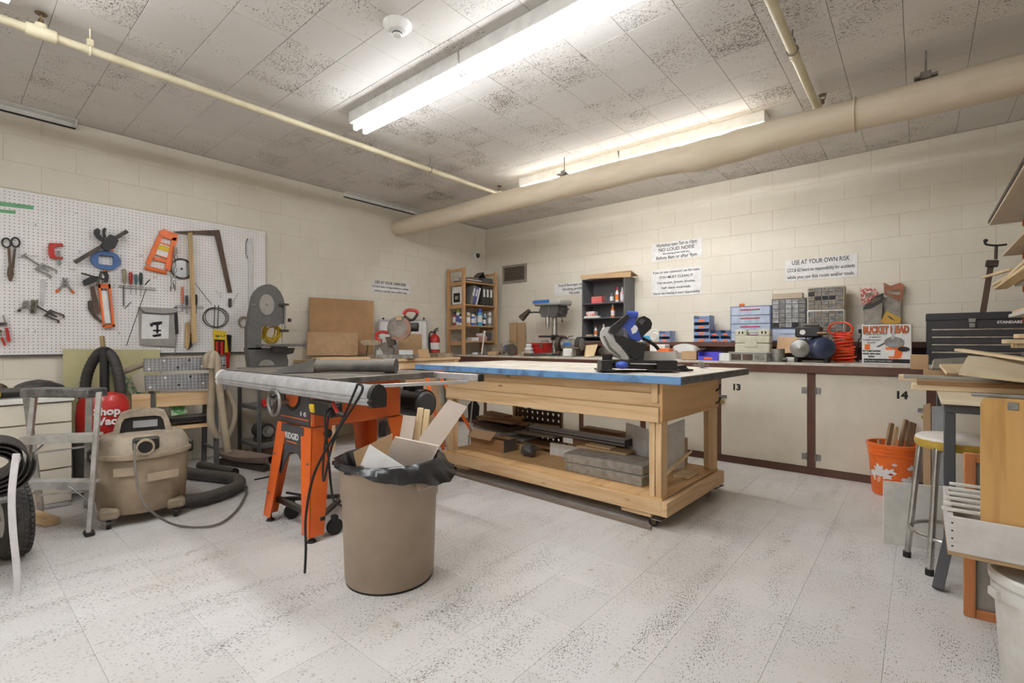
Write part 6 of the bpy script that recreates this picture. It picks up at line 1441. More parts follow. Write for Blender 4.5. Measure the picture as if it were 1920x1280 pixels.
for a_, b_ in (((-w / 2, -.07), (w / 2, -.066)), ((-w / 2, .066), (w / 2, .07)), ((-w / 2, -.066), (-w / 2 + .004, .066)), ((w / 2 - .004, -.066), (w / 2, .066))): MB().bx(a_[0], b_[0], a_[1], b_[1], 0, .085).build('side', M_CARD, t)
MB().bx(-w / 2, w / 2, -.07, .07, .0002, .003).build('bottom', M_CARD, t); MB().box((w / 2 + .02, 0, .10), (.06, .13, .003), (0, R(-30), 0)).build('flap', M_CARD, t)
Mvi = plain('violet_blue_plastic', c8(86, 80, 206), .4)
parts_bin(gx(1331, 4.78), 4.80, ZT, gx(1350, 4.78) - gx(1312, 4.78), .14, .08, 'violet-blue plastic bin at the counter edge', Mvi)
spawn('white_carton', MB().bx(gx(1350, 4.8), gx(1371, 4.8), 4.74, 4.88, ZT, ZT + .07, .003), M_WHITEP, 'white carton between the violet bin and the clear case', 'box')
t = thing('clear_case', 'low clear compartment case of screws at the counter edge', 'case', ((gx(1372, 4.8) + gx(1442, 4.8)) / 2, 4.81, ZT)); w = gx(1442, 4.8) - gx(1372, 4.8)
MB().bx(-w / 2, w / 2, -.10, .10, 0, .075, .006).build('case_body', plain('cloudy_grey', c8(172, 170, 164), .3), t); MB().bx(-w / 2 - .004, w / 2 + .004, -.104, .104, .075, .085, .003).build('lid', clear('clear_lid', c8(215, 212, 205), .6), t)
for k in range(3): MB().bx(-w / 2 + .02 + k * w * .31, -w / 2 + .02 + k * w * .31 + w * .27, -.1025, -.1005, .012, .065, .001).build('compartment_window', (M_IRON, M_RUST, M_STEEL)[k], t)
# tall blue-grey drawer box
def organiser(name, label, u0, u1, v0, z0, y, cols, rows, body, fronts, gap=.004, dark=(), wide=(), depth=.16, pull=None):
    x0, x1 = gx(u0, y), gx(u1, y); zt = zz(u0, v0, y); w, h = x1 - x0, zt - z0
    o = thing(name, label, 'drawer unit', (x0, y, z0), 0., 'drawer units on the counter')
    MB().bx(0, w, .004, depth, 0, h, .003).build('body', body, o)
    m = .008; cw = (w - 2 * m) / cols; rh = (h - 2 * m) / rows
    for r in range(rows):
        for c in range(cols):
            q = (c, r)
            if q in dark: MB().bx(m + c * cw + gap / 2, m + (c + 1) * cw - gap / 2, .002, .0045, m + r * rh + gap / 2, m + (r + 1) * rh - gap / 2).build('empty_slot', M_BLACKCLEAN, o); continue
            d = MB().bx(m + c * cw + gap / 2, m + (c + 1) * cw - gap / 2, -.006, .004, m + r * rh + gap / 2, m + (r + 1) * rh - gap / 2, .0015).build('drawer', fronts[(c * 7 + r * 3) % len(fronts)], o)
            MB().bx(m + (c + .25) * cw, m + (c + .75) * cw, -.014, -.006, m + (r + .62) * rh, m + (r + .72) * rh, .001).build('pull', pull or fronts[0], d)
    return o
cl1 = plain('cloudy_drawer', c8(176, 178, 182), .3, col2=c8(120, 116, 112), scale=30.); cl2 = plain('cloudy_drawer_dark', c8(140, 138, 136), .3, col2=c8(86, 82, 78), scale=34.); cl3 = plain('brown_drawer', c8(150, 138, 122), .4, col2=c8(100, 90, 78), scale=30.)
frost = plain('frosted_blue', c8(188, 198, 216), .35, col2=c8(160, 172, 196))
organiser('drawer_box', 'blue-grey box with wide frosted drawers and red pulls', 1369, 1446, 575, ZL + .001, 5.33, 1, 4, plain('slate_box', c8(108, 120, 152), .45), [frost], .006, pull=M_RED)
spawn('orange_pliers', MB().box((gx(1391, 5.4), 5.40, zz(1391, 571, 5.4)), (.05, .04, .03), .4, .006), M_ORANGEP, 'small orange-gripped pliers on the frosted drawer box', 'pliers')
bpy.data.objects['orange_pliers'].location.z = zz(1369, 575, 5.33) + .0005
organiser('drawer_unit', 'black framed unit of many small cloudy drawers', 1447, 1512, 561, zz(1447, 616, 5.34) + .001, 5.34, 5, 6, M_DGREY, [cl1, cl2, cl1], dark=((0, 0), (3, 0)))
MB_ = organiser('drawer_unit', 'single wide frosted drawer under the small drawer unit', 1447, 1512, 616, ZL + .001, 5.34, 1, 1, plain('slate_box', c8(108, 120, 152), .45), [frost])
MB_z = zz(1447, 616, 5.34)
spawn('plank_offcut', MB().bx(gx(1450, 5.42), gx(1506, 5.42), 5.38, 5.46, zz(1447, 561, 5.34) + .001, zz(1447, 561, 5.34) + .055, .003), plain('grey_wood', c8(190, 172, 150), .7), 'grey plank offcut on the small drawer unit', 'plank')
organiser('drawer_unit', 'beige unit of five by five brown drawers on top of a white unit', 1513, 1583, 539, zz(1513, 582, 5.34) + .001, 5.34, 5, 5, plain('beige_frame', c8(196, 188, 168), .5), [cl3, cl2], dark=((0, 3), (1, 2), (2, 2), (3, 2)))
organiser('drawer_unit', 'white unit of small drawers behind the air compressor', 1513, 1583, 582, ZL + .001, 5.34, 5, 5, M_WHITE, [cl2, cl3])
# cream plastic case
x0, x1 = gx(1379, 5.08), gx(1444, 5.08); w = x1 - x0
t = thing('tool_case', 'cream plastic tool case standing in front of the frosted drawer box', 'case', (x0, 5.06, ZT)); h = zz(1379, 618, 5.06) - ZT
MB().bx(0, w, 0, .12, 0, h * .55, .008).build('lower_shell', plain('cream_plastic', c8(204, 200, 178), .5), t); MB().bx(0, w, 0, .12, h * .56, h * .8, .006).build('upper_shell', plain('cream_plastic', c8(204, 200, 178), .5), t)
for q in (.0, .66): MB().bx(w * q, w * (q + .34), .01, .11, h * .8, h, .006).build('handle_post', plain('cream_plastic', c8(204, 200, 178), .5), t)
MB().bx(w * .3, w * .7, .04, .08, h * .9, h * .98, .006).build('handle', plain('cream_plastic', c8(204, 200, 178), .5), t); MB().bx(w * .3, w * .65, -.006, 0, h * .42, h * .66, .003).build('latch', plain('cream_plastic', c8(204, 200, 178), .5), t)
for q in (.1, .2, .76, .86): MB().bx(w * q, w * q + .012, .007, .010, h * .86, h * .94).build('slot', M_INK, t)
t = thing('tin', 'open steel tin at the counter edge', 'tin', (gx(1459, 4.82), 4.82, ZT)); MB().lathe([(0, .003), (.052, .003), (.052, .115), (.049, .115), (.049, .006), (0, .006)], 22).build('can', M_STEEL, t); MB().lathe([(.052, .02), (.0535, .02), (.0535, .026), (.052, .026)], 22).build('bead', M_STEEL, t)
spawn('paper_board', slab([W(1458, 631, y=5.20), W(1500, 632, y=5.20), W(1500, 661, y=5.14), W(1456, 662, y=5.14)], .004), plain('tan_paper', c8(202, 164, 126), .7), 'tan paper sheet propped before the small drawer unit', 'paper')
spawn('white_tray', MB().bx(gx(1474, 5.08), gx(1498, 5.08), 5.05, 5.12, ZT, ZT + .035, .005), M_WHITE, 'flat white tray on the counter beside the air compressor', 'tray')
spawn('hose_fitting', MB().cyl((gx(1468, 4.75), 4.74, ZT + .02), (gx(1476, 4.75), 4.74, ZT + .02), .018, n=12), M_BLACK, 'small black hose fitting at the counter edge', 'fitting')
# air compressor
xq = gx(1546, 4.92); t = thing('air_compressor', 'small air compressor with a navy tank and black control head', 'air compressor', (xq, 4.93, ZT))
MB().lathe([(0, -.17), (.06, -.165), (.085, -.15), (.092, -.12), (.092, .12), (.085, .15), (.06, .165), (0, .17)], 26, M=Matrix.Translation((-.05, 0, .125)) @ Matrix.Rotation(PI / 2, 4, 'X') @ Matrix.Rotation(R(25), 4, 'Y')).build('tank', plain('navy_tank', c8(48, 58, 86), .35, coat=.3), t)
MB().lathe([(0, -.16), (.05, -.155), (.075, -.14), (.082, -.11), (.082, .11), (.075, .14), (0, .16)], 24, M=Matrix.Translation((-.17, .03, .12)) @ Matrix.Rotation(PI / 2, 4, 'X')).build('pump', M_STEEL, t)
MB().bx(-.21, -.02, -.09, .07, .215, .31, .012).build('control_head', M_BLACK, t); MB().cyl((-.15, -.09, .26), (-.15, -.10, .26), .022, n=16).build('gauge', M_WHITEP, t)
MB().bx(-.16, -.04, -.04, .04, .31, .335, .01).build('shroud', M_DGREY, t)
for x in (-.2, .02): MB().bx(x - .015, x + .015, -.10, .10, 0, .045, .004).build('foot', M_BLACK, t)
MB().cyl((-.04, -.10, .25), (.03, -.11, .25), .014, n=10).build('outlet_valve', M_BRASS, t)
t = thing('extension_cord', 'bright orange extension cord coiled beside the air compressor', 'cord', (gx(1580, 5.05), 5.08, ZT)); rnd = random.Random(8); M_OC = plain('orange_cord', c8(240, 84, 44), .45)
for k in range(13):
    z_ = .02 + .019 * k; rx_ = .085 - .002 * k + rnd.uniform(-.012, .012)
    MB().tube([(rx_ * math.cos(a) + rnd.uniform(-.003, .003), rx_ * .8 * math.sin(a), z_ + .012 * math.sin(a + k)) for a in [2 * PI * i / 18 for i in range(18)]], .0075, 6, closed=True).build('cord_loop', M_OC, t)
for k in range(5): 
    q = rnd.uniform(-.3, .3); MB().tube([(.09 * math.cos(a) * math.cos(q) - .02, .09 * math.cos(a) * math.sin(q), .29 + .06 * math.sin(a)) for a in [2 * PI * i / 16 for i in range(16)]], .007, 6, closed=True).build('cord_loop', M_OC, t)
spawn('black_cable', MB().tube([(W(1616, 621, y=5.50).x, 5.50, 1.20), (gx(1614, 5.4), 5.40, 1.14), (gx(1611, 5.3), 5.295, 1.125), (gx(1609, 5.26), 5.262, 1.09), (gx(1608, 5.25), 5.25, 1.0), (gx(1607, 5.22), 5.225, ZT + .02), (gx(1609, 5.16), 5.165, ZT + .008)], .005, 7, smooth=5), M_BLACKCLEAN, 'black cable running down beside the cardboard tool box', 'cable')
t = thing('plug_socket', 'wall socket with a plug behind the handsaws', 'socket', W(1614, 618, y=YB)); MB().bx(-.035, .035, -.008, 0, -.055, .055, .003).build('plate', M_WHITE, t); MB().bx(-.015, .015, -.05, -.008, -.03, .005, .005).build('plug', M_BLACK, t)
# printed carton with the bucket vacuum picture
yx = 4.86; x0, x1 = gx(1616, yx), gx(1709, yx); zt = zz(1616, 609, yx); w, h = x1 - x0, zt - ZT
t = thing('printed_carton', 'white printed cardboard carton with an orange bucket picture', 'box', (x0, yx, ZT))
MB().bx(0, w, 0, .26, 0, h, .002).build('carton', M_WHITEP, t)
MB().bx(w, w + .0015, .002, .258, .002, h - .002).build('side_print', M_CARD, t)
fp = lambda a_, b_: MBK(-.0015) @ Matrix.Translation((a_ * w, b_ * h, 0))
text('lettering', ['BUCKET HEAD'], .075, M_INK, t, fp(.49, .86), bold=.005, fit=w * .93)
text('lettering', ['BUCKET HEAD'], .075, M_ORANGEP, t, MBK(-.0028) @ Matrix.Translation((.49 * w, .86 * h, 0)), bold=.0015, fit=w * .90)
text('lettering', ['Transforme votre seau', 'en aspirateur'], .016, M_INK, t, fp(.28, .72)); text('lettering', ['Transforms your', 'bucket'], .018, M_INK, t, fp(.2, .58)); text('lettering', ['for 5-gal bucket', 'vendu sans seau', 'inclus'], .018, M_INK, t, fp(.2, .26), bold=.001)
MB().prism([(.04 * w, .03 * h), (.97 * w, .03 * h), (.97 * w, .13 * h), (.04 * w, .13 * h)], .001, MBK(-.0005)).build('black_band', M_INK, t); text('lettering', ['wet/dry bucket vacuum head'], .018, M_WHITEP, t, fp(.28, .08))
MB().prism([(.06 * w, .36 * h), (.17 * w, .36 * h), (.17 * w, .50 * h), (.06 * w, .50 * h)], .001, MBK(-.0005)).build('logo_square', M_ORANGEP, t)
MB().prism([(.48 * w, .42 * h), (.86 * w, .47 * h), (.80 * w, .17 * h), (.72 * w, .14 * h), (.56 * w, .15 * h)], .001, MBK(-.0005)).build('picture_bucket', M_ORANGEP, t); MB().prism([(.50 * w, .36 * h), (.68 * w, .36 * h), (.66 * w, .2 * h), (.54 * w, .2 * h)], .001, MBK(-.0016)).build('picture_label', M_WHITEP, t)
MB().prism([(.45 * w + q[0], q[1]) for q in circ((.21 * w, .55 * h), .20 * w, 22, .14 * h)], .001, MBK(-.0027)).build('picture_head', M_STEEL, t); MB().prism([(.30 * w, .44 * h), (.34 * w, .42 * h), (.50 * w, .52 * h), (.50 * w, .57 * h)], .001, MBK(-.0005)).build('picture_wand', M_DGREY, t)
MB().prism(circ((.85 * w, .38 * h), .12 * w, 20, .06 * h), .001, MBK(-.0027)).build('picture_badge', M_INK, t)
MB().prism([(.60 * w, .62 * h), (.66 * w, .62 * h), (.69 * w, .98 * h), (.64 * w, .99 * h)], .001, MBK(-.004)).build('picture_handle', plain('pale_grey_print', c8(196, 194, 196), .6), t)
# handsaws standing behind the carton
M_SAWB = plain('saw_steel', c8(150, 144, 134), .45, .5, col2=c8(120, 112, 102)); G = 'handsaws behind the printed carton'
def handsaw(label, blade, grip, hole, mat, y, grp=G):
    o = thing('handsaw', label, 'handsaw', W(*blade[0], y=y), 0., grp)
    MB().prism([(x_, max(z_, ZL + .001)) for x_, z_ in bp_(blade, y)], .004, MBK(y)).build('blade', M_SAWB, o, world=True)
    g = bp_(grip, y + .008); hl = bp_(hole, y + .008); MB().ring(g, hl, .022, MBK(y + .008)).build('handle', mat, o, world=True); return o
handsaw('handsaw with a red patterned handle', [(1614, 560), (1626, 580), (1640, 580), (1640, 668), (1630, 668)], [(1613, 540), (1625, 541), (1640, 540), (1645, 546), (1647, 556), (1640, 560), (1622, 572), (1616, 571)], [(1622, 552), (1628, 549), (1636, 546), (1640, 548), (1640, 552), (1636, 554), (1628, 558), (1623, 560)], plain('red_mottled', c8(180, 74, 66), .5, col2=c8(226, 206, 196), scale=60, lo=.5, hi=.54), 5.50)
handsaw('handsaw with a black handle', [(1619, 582), (1655, 565), (1650, 668), (1622, 668)], [(1618, 580), (1622, 572), (1634, 560), (1650, 552), (1657, 549), (1657, 560), (1653, 567), (1632, 578), (1620, 585)][:8], [(1624, 570), (1630, 564), (1640, 559), (1650, 556), (1653, 558), (1651, 562), (1640, 567), (1628, 572)], M_BLACK, 5.46)
handsaw('handsaw with a brown wooden handle', [(1654, 556), (1690, 562), (1686, 668), (1656, 668)], [(1657, 530), (1670, 536), (1688, 530), (1695, 534), (1693, 560), (1686, 565), (1672, 557), (1658, 552)], [(1663, 546), (1670, 544), (1680, 543), (1687, 545), (1689, 552), (1682, 553), (1672, 551), (1664, 550)], plain('varnished_beech', c8(156, 94, 60), .35, col2=c8(130, 74, 46)), 5.52)
handsaw('small saw with a yellow handle', [(1652, 600), (1690, 600), (1684, 668), (1660, 668)], [(1651, 603), (1658, 590), (1663, 583), (1676, 590), (1690, 596), (1688, 606), (1676, 607), (1660, 607)], [(1664, 592), (1668, 592), (1673, 596), (1678, 600), (1677, 601), (1672, 599), (1667, 596), (1664, 594)], plain('mustard_plastic', c8(206, 160, 56), .5), 5.40)
# black tool chest
yt = 4.98; x0 = gx(1737, yt); zt = zz(1737, 588, yt)
t = thing('tool_chest', 'black metal tool chest with chrome drawer strips', 'tool chest', (x0, yt, ZT)); w = XR - x0 - .02; w = min(w, .68); h = zt - ZT
MB().bx(0, w, 0, .285, 0, h - .055, .003).build('body', plain('black_chest', c8(58, 58, 62), .45), t); MB().bx(-.003, w + .003, -.004, .288, h - .054, h, .004).build('lid', plain('black_chest', c8(58, 58, 62), .45), t)
for k in range(4):
    z_ = .05 + k * .058; d = MB().bx(.03, w - .02, -.004, .0, z_, z_ + .052, .001).build('drawer', plain('black_drawer', c8(66, 65, 68), .45), t); MB().bx(.03, w - .02, -.012, -.004, z_ + .040, z_ + .052, .002).build('chrome_strip', M_CHROME, d)
MB().bx(.24, .28, -.014, -.004, h - .075, h - .045, .003).build('hasp', M_STEEL, t); MB().bx(.243, .277, -.026, -.012, h - .115, h - .08, .004).build('padlock', M_STEEL, t)
text('lettering', ['STANDARD'], .026, M_WHITEP, t, MBK(-.005) @ Matrix.Translation((.46, h - .078, 0)), bold=.001)
# bar clamp standing on the chest
yv = 5.12; t = thing('pipe_clamp', 'tall iron bar clamp standing on the tool chest against the wall', 'clamp', W(1845, 584, y=yv)); t.location.z = ZT + h; MW[t.name] = Matrix.Translation(t.location)
MB().bar(Vector((W(1843, 584, y=yv).x, yv, ZT + h + .001)), W(1858, 497, y=5.2), .035, .012, up=(0, 1, 0)).build('bar', M_RUST, t, world=True)
MB().bar(W(1848, 494, y=5.2), W(1872, 494, y=5.2), .05, .05, b=.005).build('head', M_IRON, t, world=True); MB().tube([W(1867, 486, y=5.2), W(1868, 460, y=5.2)], .010, 10).build('screw', M_IRON, t, world=True)
MB().tube([W(1847, 452, y=5.19), W(1849, 458, y=5.19), W(1868, 460, y=5.19), W(1888, 458, y=5.19)], .008, 8, smooth=3).sphere(W(1848, 451, y=5.19), .014, 10, 8).build('crank_handle', M_BLACK, t, world=True)
# ------------------------------------------------------------------ orange bucket with wood scraps
bc = Vector((-.145, 4.46, 0)); rb_, rt_, hb_ = .125, .152, .375
t = thing('orange_bucket', 'orange plastic bucket printed with white maple leaves, holding wood strips', 'bucket', bc, face(bc))
rad = lambda z: rb_ + (rt_ - rb_) * z / hb_
MB().lathe([(0, .004), (rb_ - .004, .004), (rb_, .012), (rad(.29), .29), (rad(.29) + .006, .293), (rad(.30) + .006, .300), (rad(.31), .303), (rad(.32), .318), (rad(.32) + .006, .321), (rad(.33) + .006, .328), (rad(.34), .331), (rad(.35), .345), (rad(.35) + .008, .348), (rad(.37) + .008, .372), (rad(.37), .375), (rad(.36) - .006, .37), (rb_ - .006, .02), (0, .02)], 40).build('bucket_body', M_ORANGEP, t)
LEAF = [(0, 1), (.13, .72), (.33, .80), (.26, .45), (.52, .58), (.56, .45), (.92, .52), (.80, .34), (1.0, .18), (.58, -.06), (.62, -.22), (.06, -.16), (.03, -.55), (-.03, -.55), (-.06, -.16), (-.62, -.22), (-.58, -.06), (-1.0, .18), (-.80, .34), (-.92, .52), (-.56, .45), (-.52, .58), (-.26, .45), (-.33, .80), (-.13, .72)]
def on_bucket(name, poly, ang, z, s, mat, off=.0012, rot=0.):
    v = []; ca, sa = math.cos(rot), math.sin(rot); pts = [((x * ca - y * sa) * s, (x * sa + y * ca) * s) for x, y in poly]
    n = len(pts)
    def P(x, y, o): a = -PI / 2 + ang + x / rad(z); r_ = rad(z + y) + o; return (r_ * math.cos(a), r_ * math.sin(a), z + y)
    cx = sum(p[0] for p in pts) / n; cy = sum(p[1] for p in pts) / n
    ring = []
    for k in range(6):
        f = k / 5; ring.append([P(cx + (x - cx) * f, cy + (y - cy) * f, off) for x, y in pts])
    vs = [ring[0][0]] + [p for r_ in ring[1:] for p in r_]; fs = [(0, 1 + i, 1 + (i + 1) % n) for i in range(n)]
    for k in range(4):
        for i in range(n): fs.append((1 + k * n + i, 1 + (k + 1) * n + i, 1 + (k + 1) * n + (i + 1) % n, 1 + k * n + (i + 1) % n))
    return MB().add(vs, fs).build(name, mat, t)
on_bucket('maple_leaf', LEAF, R(-30), .14, .10, M_WHITEP, rot=R(14)); on_bucket('maple_leaf', LEAF, R(38), .12, .052, M_WHITEP, rot=R(-12)); on_bucket('maple_leaf', LEAF, R(46), .215, .034, M_WHITEP, rot=R(10)); on_bucket('maple_leaf', LEAF, R(3), .235, .018, M_WHITEP); on_bucket('maple_leaf', LEAF, R(10), .05, .03, M_WHITEP, rot=R(20)); on_bucket('maple_leaf', LEAF, R(-5), .165, .016, M_RED, off=.0024)
on_bucket('store_logo', [(-1, -1), (1, -1), (1, 1), (-1, 1)], R(-36), .12, .026, M_ORANGEP, off=.0024)
for k in range(3): on_bucket('logo_stroke', [(-.8, -.12), (.8, -.12), (.8, .12), (-.8, .12)], R(-36), .12 + .012 * (k - 1), .020, M_WHITEP, off=.0034, rot=R(45))
MB().tube([(math.cos(a) * .163, math.sin(a) * .163 , .36 - .03 * abs(math.sin(a))) for a in [R(q) for q in range(0, 181, 15)]], .003, 6).build('bail_handle', M_STEEL, t)
G = 'wood strips in the orange bucket'
for k, (u0, v0, u1, v1, w_, l) in enumerate(((1672, 793, 1664, 835, .03, 'rough wood strip leaning at the cabinet side of the orange bucket'), (1681, 800, 1676, 836, .028, 'short wood strip in the middle of the orange bucket'), (1699, 787, 1688, 838, .03, 'tallest wood strip in the orange bucket'), (1711, 792, 1704, 838, .05, 'wide brown wood strip in the orange bucket'), (1648, 824, 1651, 845, .02, 'low wood stub at the rim of the orange bucket'))):
    p0 = W(u0, v0, d=3.50 + .012 * k); p1 = W(u1, v1, d=3.46 + .012 * k); p1 = p1 + (p1 - p0).normalized() * .05
    spawn('wood_strip', MB().bar(p0, p1, w_, .02, up=(FW[0], FW[1], 0), b=.002), wood('grey_strip%d' % (k % 2), c8(150, 122, 94), c8(118, 92, 68), 2, knots=False) if k != 1 else M_RAWP, l, 'wood strip', G)

# ------------------------------------------------------------------ stool, panels, trestle at the right
sc_ = Vector((.135, 3.178, 0)); t = thing('stool', 'chrome stool with a yellow-edged round padded seat', 'stool', sc_)
zs = .635
MB().lathe([(0, zs + .012), (.14, zs + .010), (.152, zs), (.154, zs - .006), (.150, zs - .012), (0, zs - .012)], 36).build('seat_top', plain('white_vinyl', c8(226, 218, 210), .5), t)
v = MB(); prof = []
for k in range(73):
    a = 2 * PI * k / 72; r_ = .153 + .003 * math.sin(a * 18)
    prof.append([(r_ * math.cos(a), r_ * math.sin(a), zs - .006), (r_ * 1.01 * math.cos(a), r_ * 1.01 * math.sin(a), zs - .025), ((r_ - .012) * math.cos(a), (r_ - .012) * math.sin(a), zs - .048)])
vv = [p for c in prof for p in c]; MB().add(vv, [(3 * k + i, 3 * k + 3 + i, 3 * k + 4 + i, 3 * k + 1 + i) for k in range(72) for i in range(2)]).build('seat_skirt', plain('yellow_vinyl', c8(206, 172, 72), .5, col2=c8(180, 146, 54)), t)
for a in (R(172), R(238), R(58), R(-8)):
    c, s_ = math.cos(a), math.sin(a)
    lg = MB().tube([(.09 * c, .09 * s_, zs - .045), (.125 * c, .125 * s_, zs - .055), (.138 * c, .138 * s_, zs - .09), (.185 * c, .185 * s_, .012)], .0135, 12, smooth=5).build('leg', M_CHROME, t); MB().cyl((.186 * c, .186 * s_, 0), (.185 * c, .185 * s_, .03), .017, n=12).build('rubber_tip', M_BLACK, lg)
rr_ = .172; MB().tube([(rr_ * math.cos(a), rr_ * math.sin(a), .17) for a in [2 * PI * k / 32 for k in range(32)]], .010, 8, closed=True).build('foot_ring', M_CHROME, t)
spawn('melamine_board', slab([(-.150, 3.345, .001), (.20, 3.435, .001), (.20, 3.45, .335), (-.150, 3.36, .335)], .018), plain('white_melamine', c8(218, 214, 208), .45), 'white melamine panel standing on the floor behind the stool', 'panel')
M_STAND = plain('dark_steel_tube', c8(88, 88, 92), .4, .4)
t = thing('lumber_table', 'dark steel trestle table loaded with boards beside the stool', 'table', (.5, 3.7, 0))
def lt(name, a, b, w_=.04, mat=M_STAND): return MB().bar(a, b, w_, w_, b=.003).build(name, mat, t, world=True)
lt('leg', (.105, 2.97, .19), (.105, 2.97, .78)); lt('leg', (.88, 2.97, 0), (.88, 2.97, .78)); lt('leg', (.105, 4.2, 0), (.105, 4.2, .78)); lt('leg', (.88, 4.2, 0), (.88, 4.2, .78))
lt('top_rail', (.086, 2.97, .80), (.90, 2.97, .80)); lt('top_rail', (.086, 4.2, .80), (.90, 4.2, .80)); lt('top_rail', (.105, 2.99, .80), (.105, 4.18, .80)); lt('top_rail', (.88, 2.99, .80), (.88, 4.18, .80))
MB().bar((.062, 2.865, .004), (.105, 2.965, .22), .045, .04, up=(1, 0, 0), b=.002).build('outrigger_leg', M_STAND, t, world=True)
M_CREAM = plain('cream_sheet', c8(226, 212, 184), .55, col2=c8(216, 198, 166), scale=4.); M_BIRCH = wood('birch', c8(222, 200, 164), c8(206, 178, 138), 0, knots=False); M_DKW = wood('dark_wood', c8(150, 116, 82), c8(122, 90, 62), 0, knots=False); M_PLYE = plain('plywood_edge', c8(188, 158, 118), .65, col2=c8(150, 118, 84), scale=(3, 3, 80))
G = 'boards on the trestle table'
def lay(x0, y0, z0, L, w_, th, rot, mat, label, name='board', tilt=(0, 0)):
    return MB().bx(0, L, 0, w_, 0, th, .0015).build(name, mat, None, label, 'board', G, loc=(x0, y0, z0), rot=(tilt[0], tilt[1], rot))
lay(.075, 2.92, 0.8205, .84, 1.28, .018, 0, M_CREAM, 'cream sheet covering the trestle table top', 'cream_sheet')
lay(-.03, 3.45, 0.8395, .90, .16, .03, R(2), M_BIRCH, 'pale board end jutting from the lumber pile over cabinet 14', 'board')
lay(-.02, 3.66, 0.8395, .88, .13, .022, R(0), M_DKW, 'brown board in the lower layer of the lumber pile', 'board')
lay(-.01, 3.44, 0.8700, .9, .10, .022, R(1), M_DKW, 'narrow brown board lying on the jutting pale board', 'board')
lay(.0, 3.56, 0.8700, .9, .20, .018, R(3), M_CREAM, 'cream board in the middle layer of the lumber pile', 'board')
lay(-.10, 3.86, 0.8625, .9, .09, .035, R(-1), M_BIRCH, 'long pale board sticking furthest out of the lumber pile', 'board')
lay(-.07, 3.63, .8895, .85, .10, .018, R(1), plain('grey_board', c8(158, 152, 142), .6), 'grey weathered board on the lumber pile', 'board')
lay(.02, 4.0, 0.8395, .8, .18, .09, R(0), M_CARD, 'flat brown carton at the back of the lumber pile', 'carton')
spawn('tilted_sheet', slab([p + Vector((0, 0, .035)) for p in (W(1797, 714, d=2.42), W(1960, 724, d=2.25), W(1960, 692, d=2.60), W(1816, 674, d=2.70))], .018), M_CREAM, 'broad cream sheet tilted on top of the lumber pile', 'board', G)
spawn('narrow_plank', MB().bar(W(1798, 662, d=2.85) + Vector((0, 0, .02)), W(1960, 686, d=2.42) + Vector((0, 0, .02)), .06, .014, up=(0, 0, 1), b=.001), M_BIRCH, 'narrow pale plank lying across the tilted sheet', 'plank', G)
spawn('grey_offcut', slab([W(1748, 690, d=2.9), W(1752, 672, d=2.95), W(1815, 670, d=2.95), W(1806, 690, d=2.88)], .02), plain('grey_board', c8(158, 152, 142), .6), 'grey trapezoid offcut leaning at the back of the lumber pile', 'board', G)
spawn('birch_offcut', slab([W(1762, 683, d=2.78), W(1806, 681, d=2.78), W(1806, 700, d=2.7), W(1776, 698, d=2.7)], .012), M_BIRCH, 'small birch offcut before the grey trapezoid', 'board', G)
spawn('cardboard_tube_end', MB().bx(-.045, .045, 4.02, 4.1, .926, 1.02, .003), M_CARD, 'small brown carton between the lumber pile and the tool chest', 'box')
# box of trim and grey drawer beside the table leg
spawn('laminate_board', slab([W(1747, 762, y=3.75), W(1772, 762, y=3.75), W(1772, 905, y=3.75), W(1747, 905, y=3.75)], .02), plain('grey_laminate', c8(160, 162, 164), .5), 'grey laminate panel standing under the trestle table', 'panel')
spawn('chipboard_strip', slab([W(1731, 760, y=3.85), W(1745, 756, y=3.85), W(1745, 915, y=3.85), W(1731, 912, y=3.85)], .03), M_CARD, 'tan chipboard strip standing beside the grey laminate panel', 'board')
for n_ in ('laminate_board', 'chipboard_strip'):
    o = bpy.data.objects[n_]; zl = o.location.z
    for vtx in o.data.vertices:
        if vtx.co.z < .05: vtx.co.z = -zl + .001
    # standing on the floor
t = thing('dark_picture_frame', 'small dark wooden frame under the trestle table', 'frame', (.45, 3.62, 0)); 
MB().ring([(-.2, .55), (.2, .55), (.2, .72), (-.2, .72)], [(-.16, .58), (.16, .58), (.16, .69), (-.16, .69)], .03, MBK(0)).build('frame', M_DKW, t); MB().bx(-.2, -.17, -.03, 0, 0, .55).build('support', M_DKW, t); MB().bx(.17, .2, -.03, 0, 0, .55).build('support', M_DKW, t)
t = thing('screen_frame', 'tall varnished wooden frame with a grey back standing on the floor', 'frame', (.138, 2.66, 0), R(4))
w_, h_ = .50, .655
for nm, q in (('stile', (0, .035, 0, h_)), ('stile', (w_ - .035, w_, 0, h_)), ('rail', (.0355, w_ - .0355, 0, .035)), ('rail', (.0355, w_ - .0355, h_ - .035, h_)), ('rail', (.0355, w_ - .0355, .30, .33))): MB().bx(q[0], q[1], 0, .025, q[2], q[3], .002).build(nm, wood('varnished_frame', c8(190, 124, 78), c8(158, 96, 56), 2, knots=False), t)
MB().bx(.03, w_ - .03, .016, .022, .03, h_ - .03).build('back_panel', plain('grey_back', c8(150, 144, 136), .6), t)
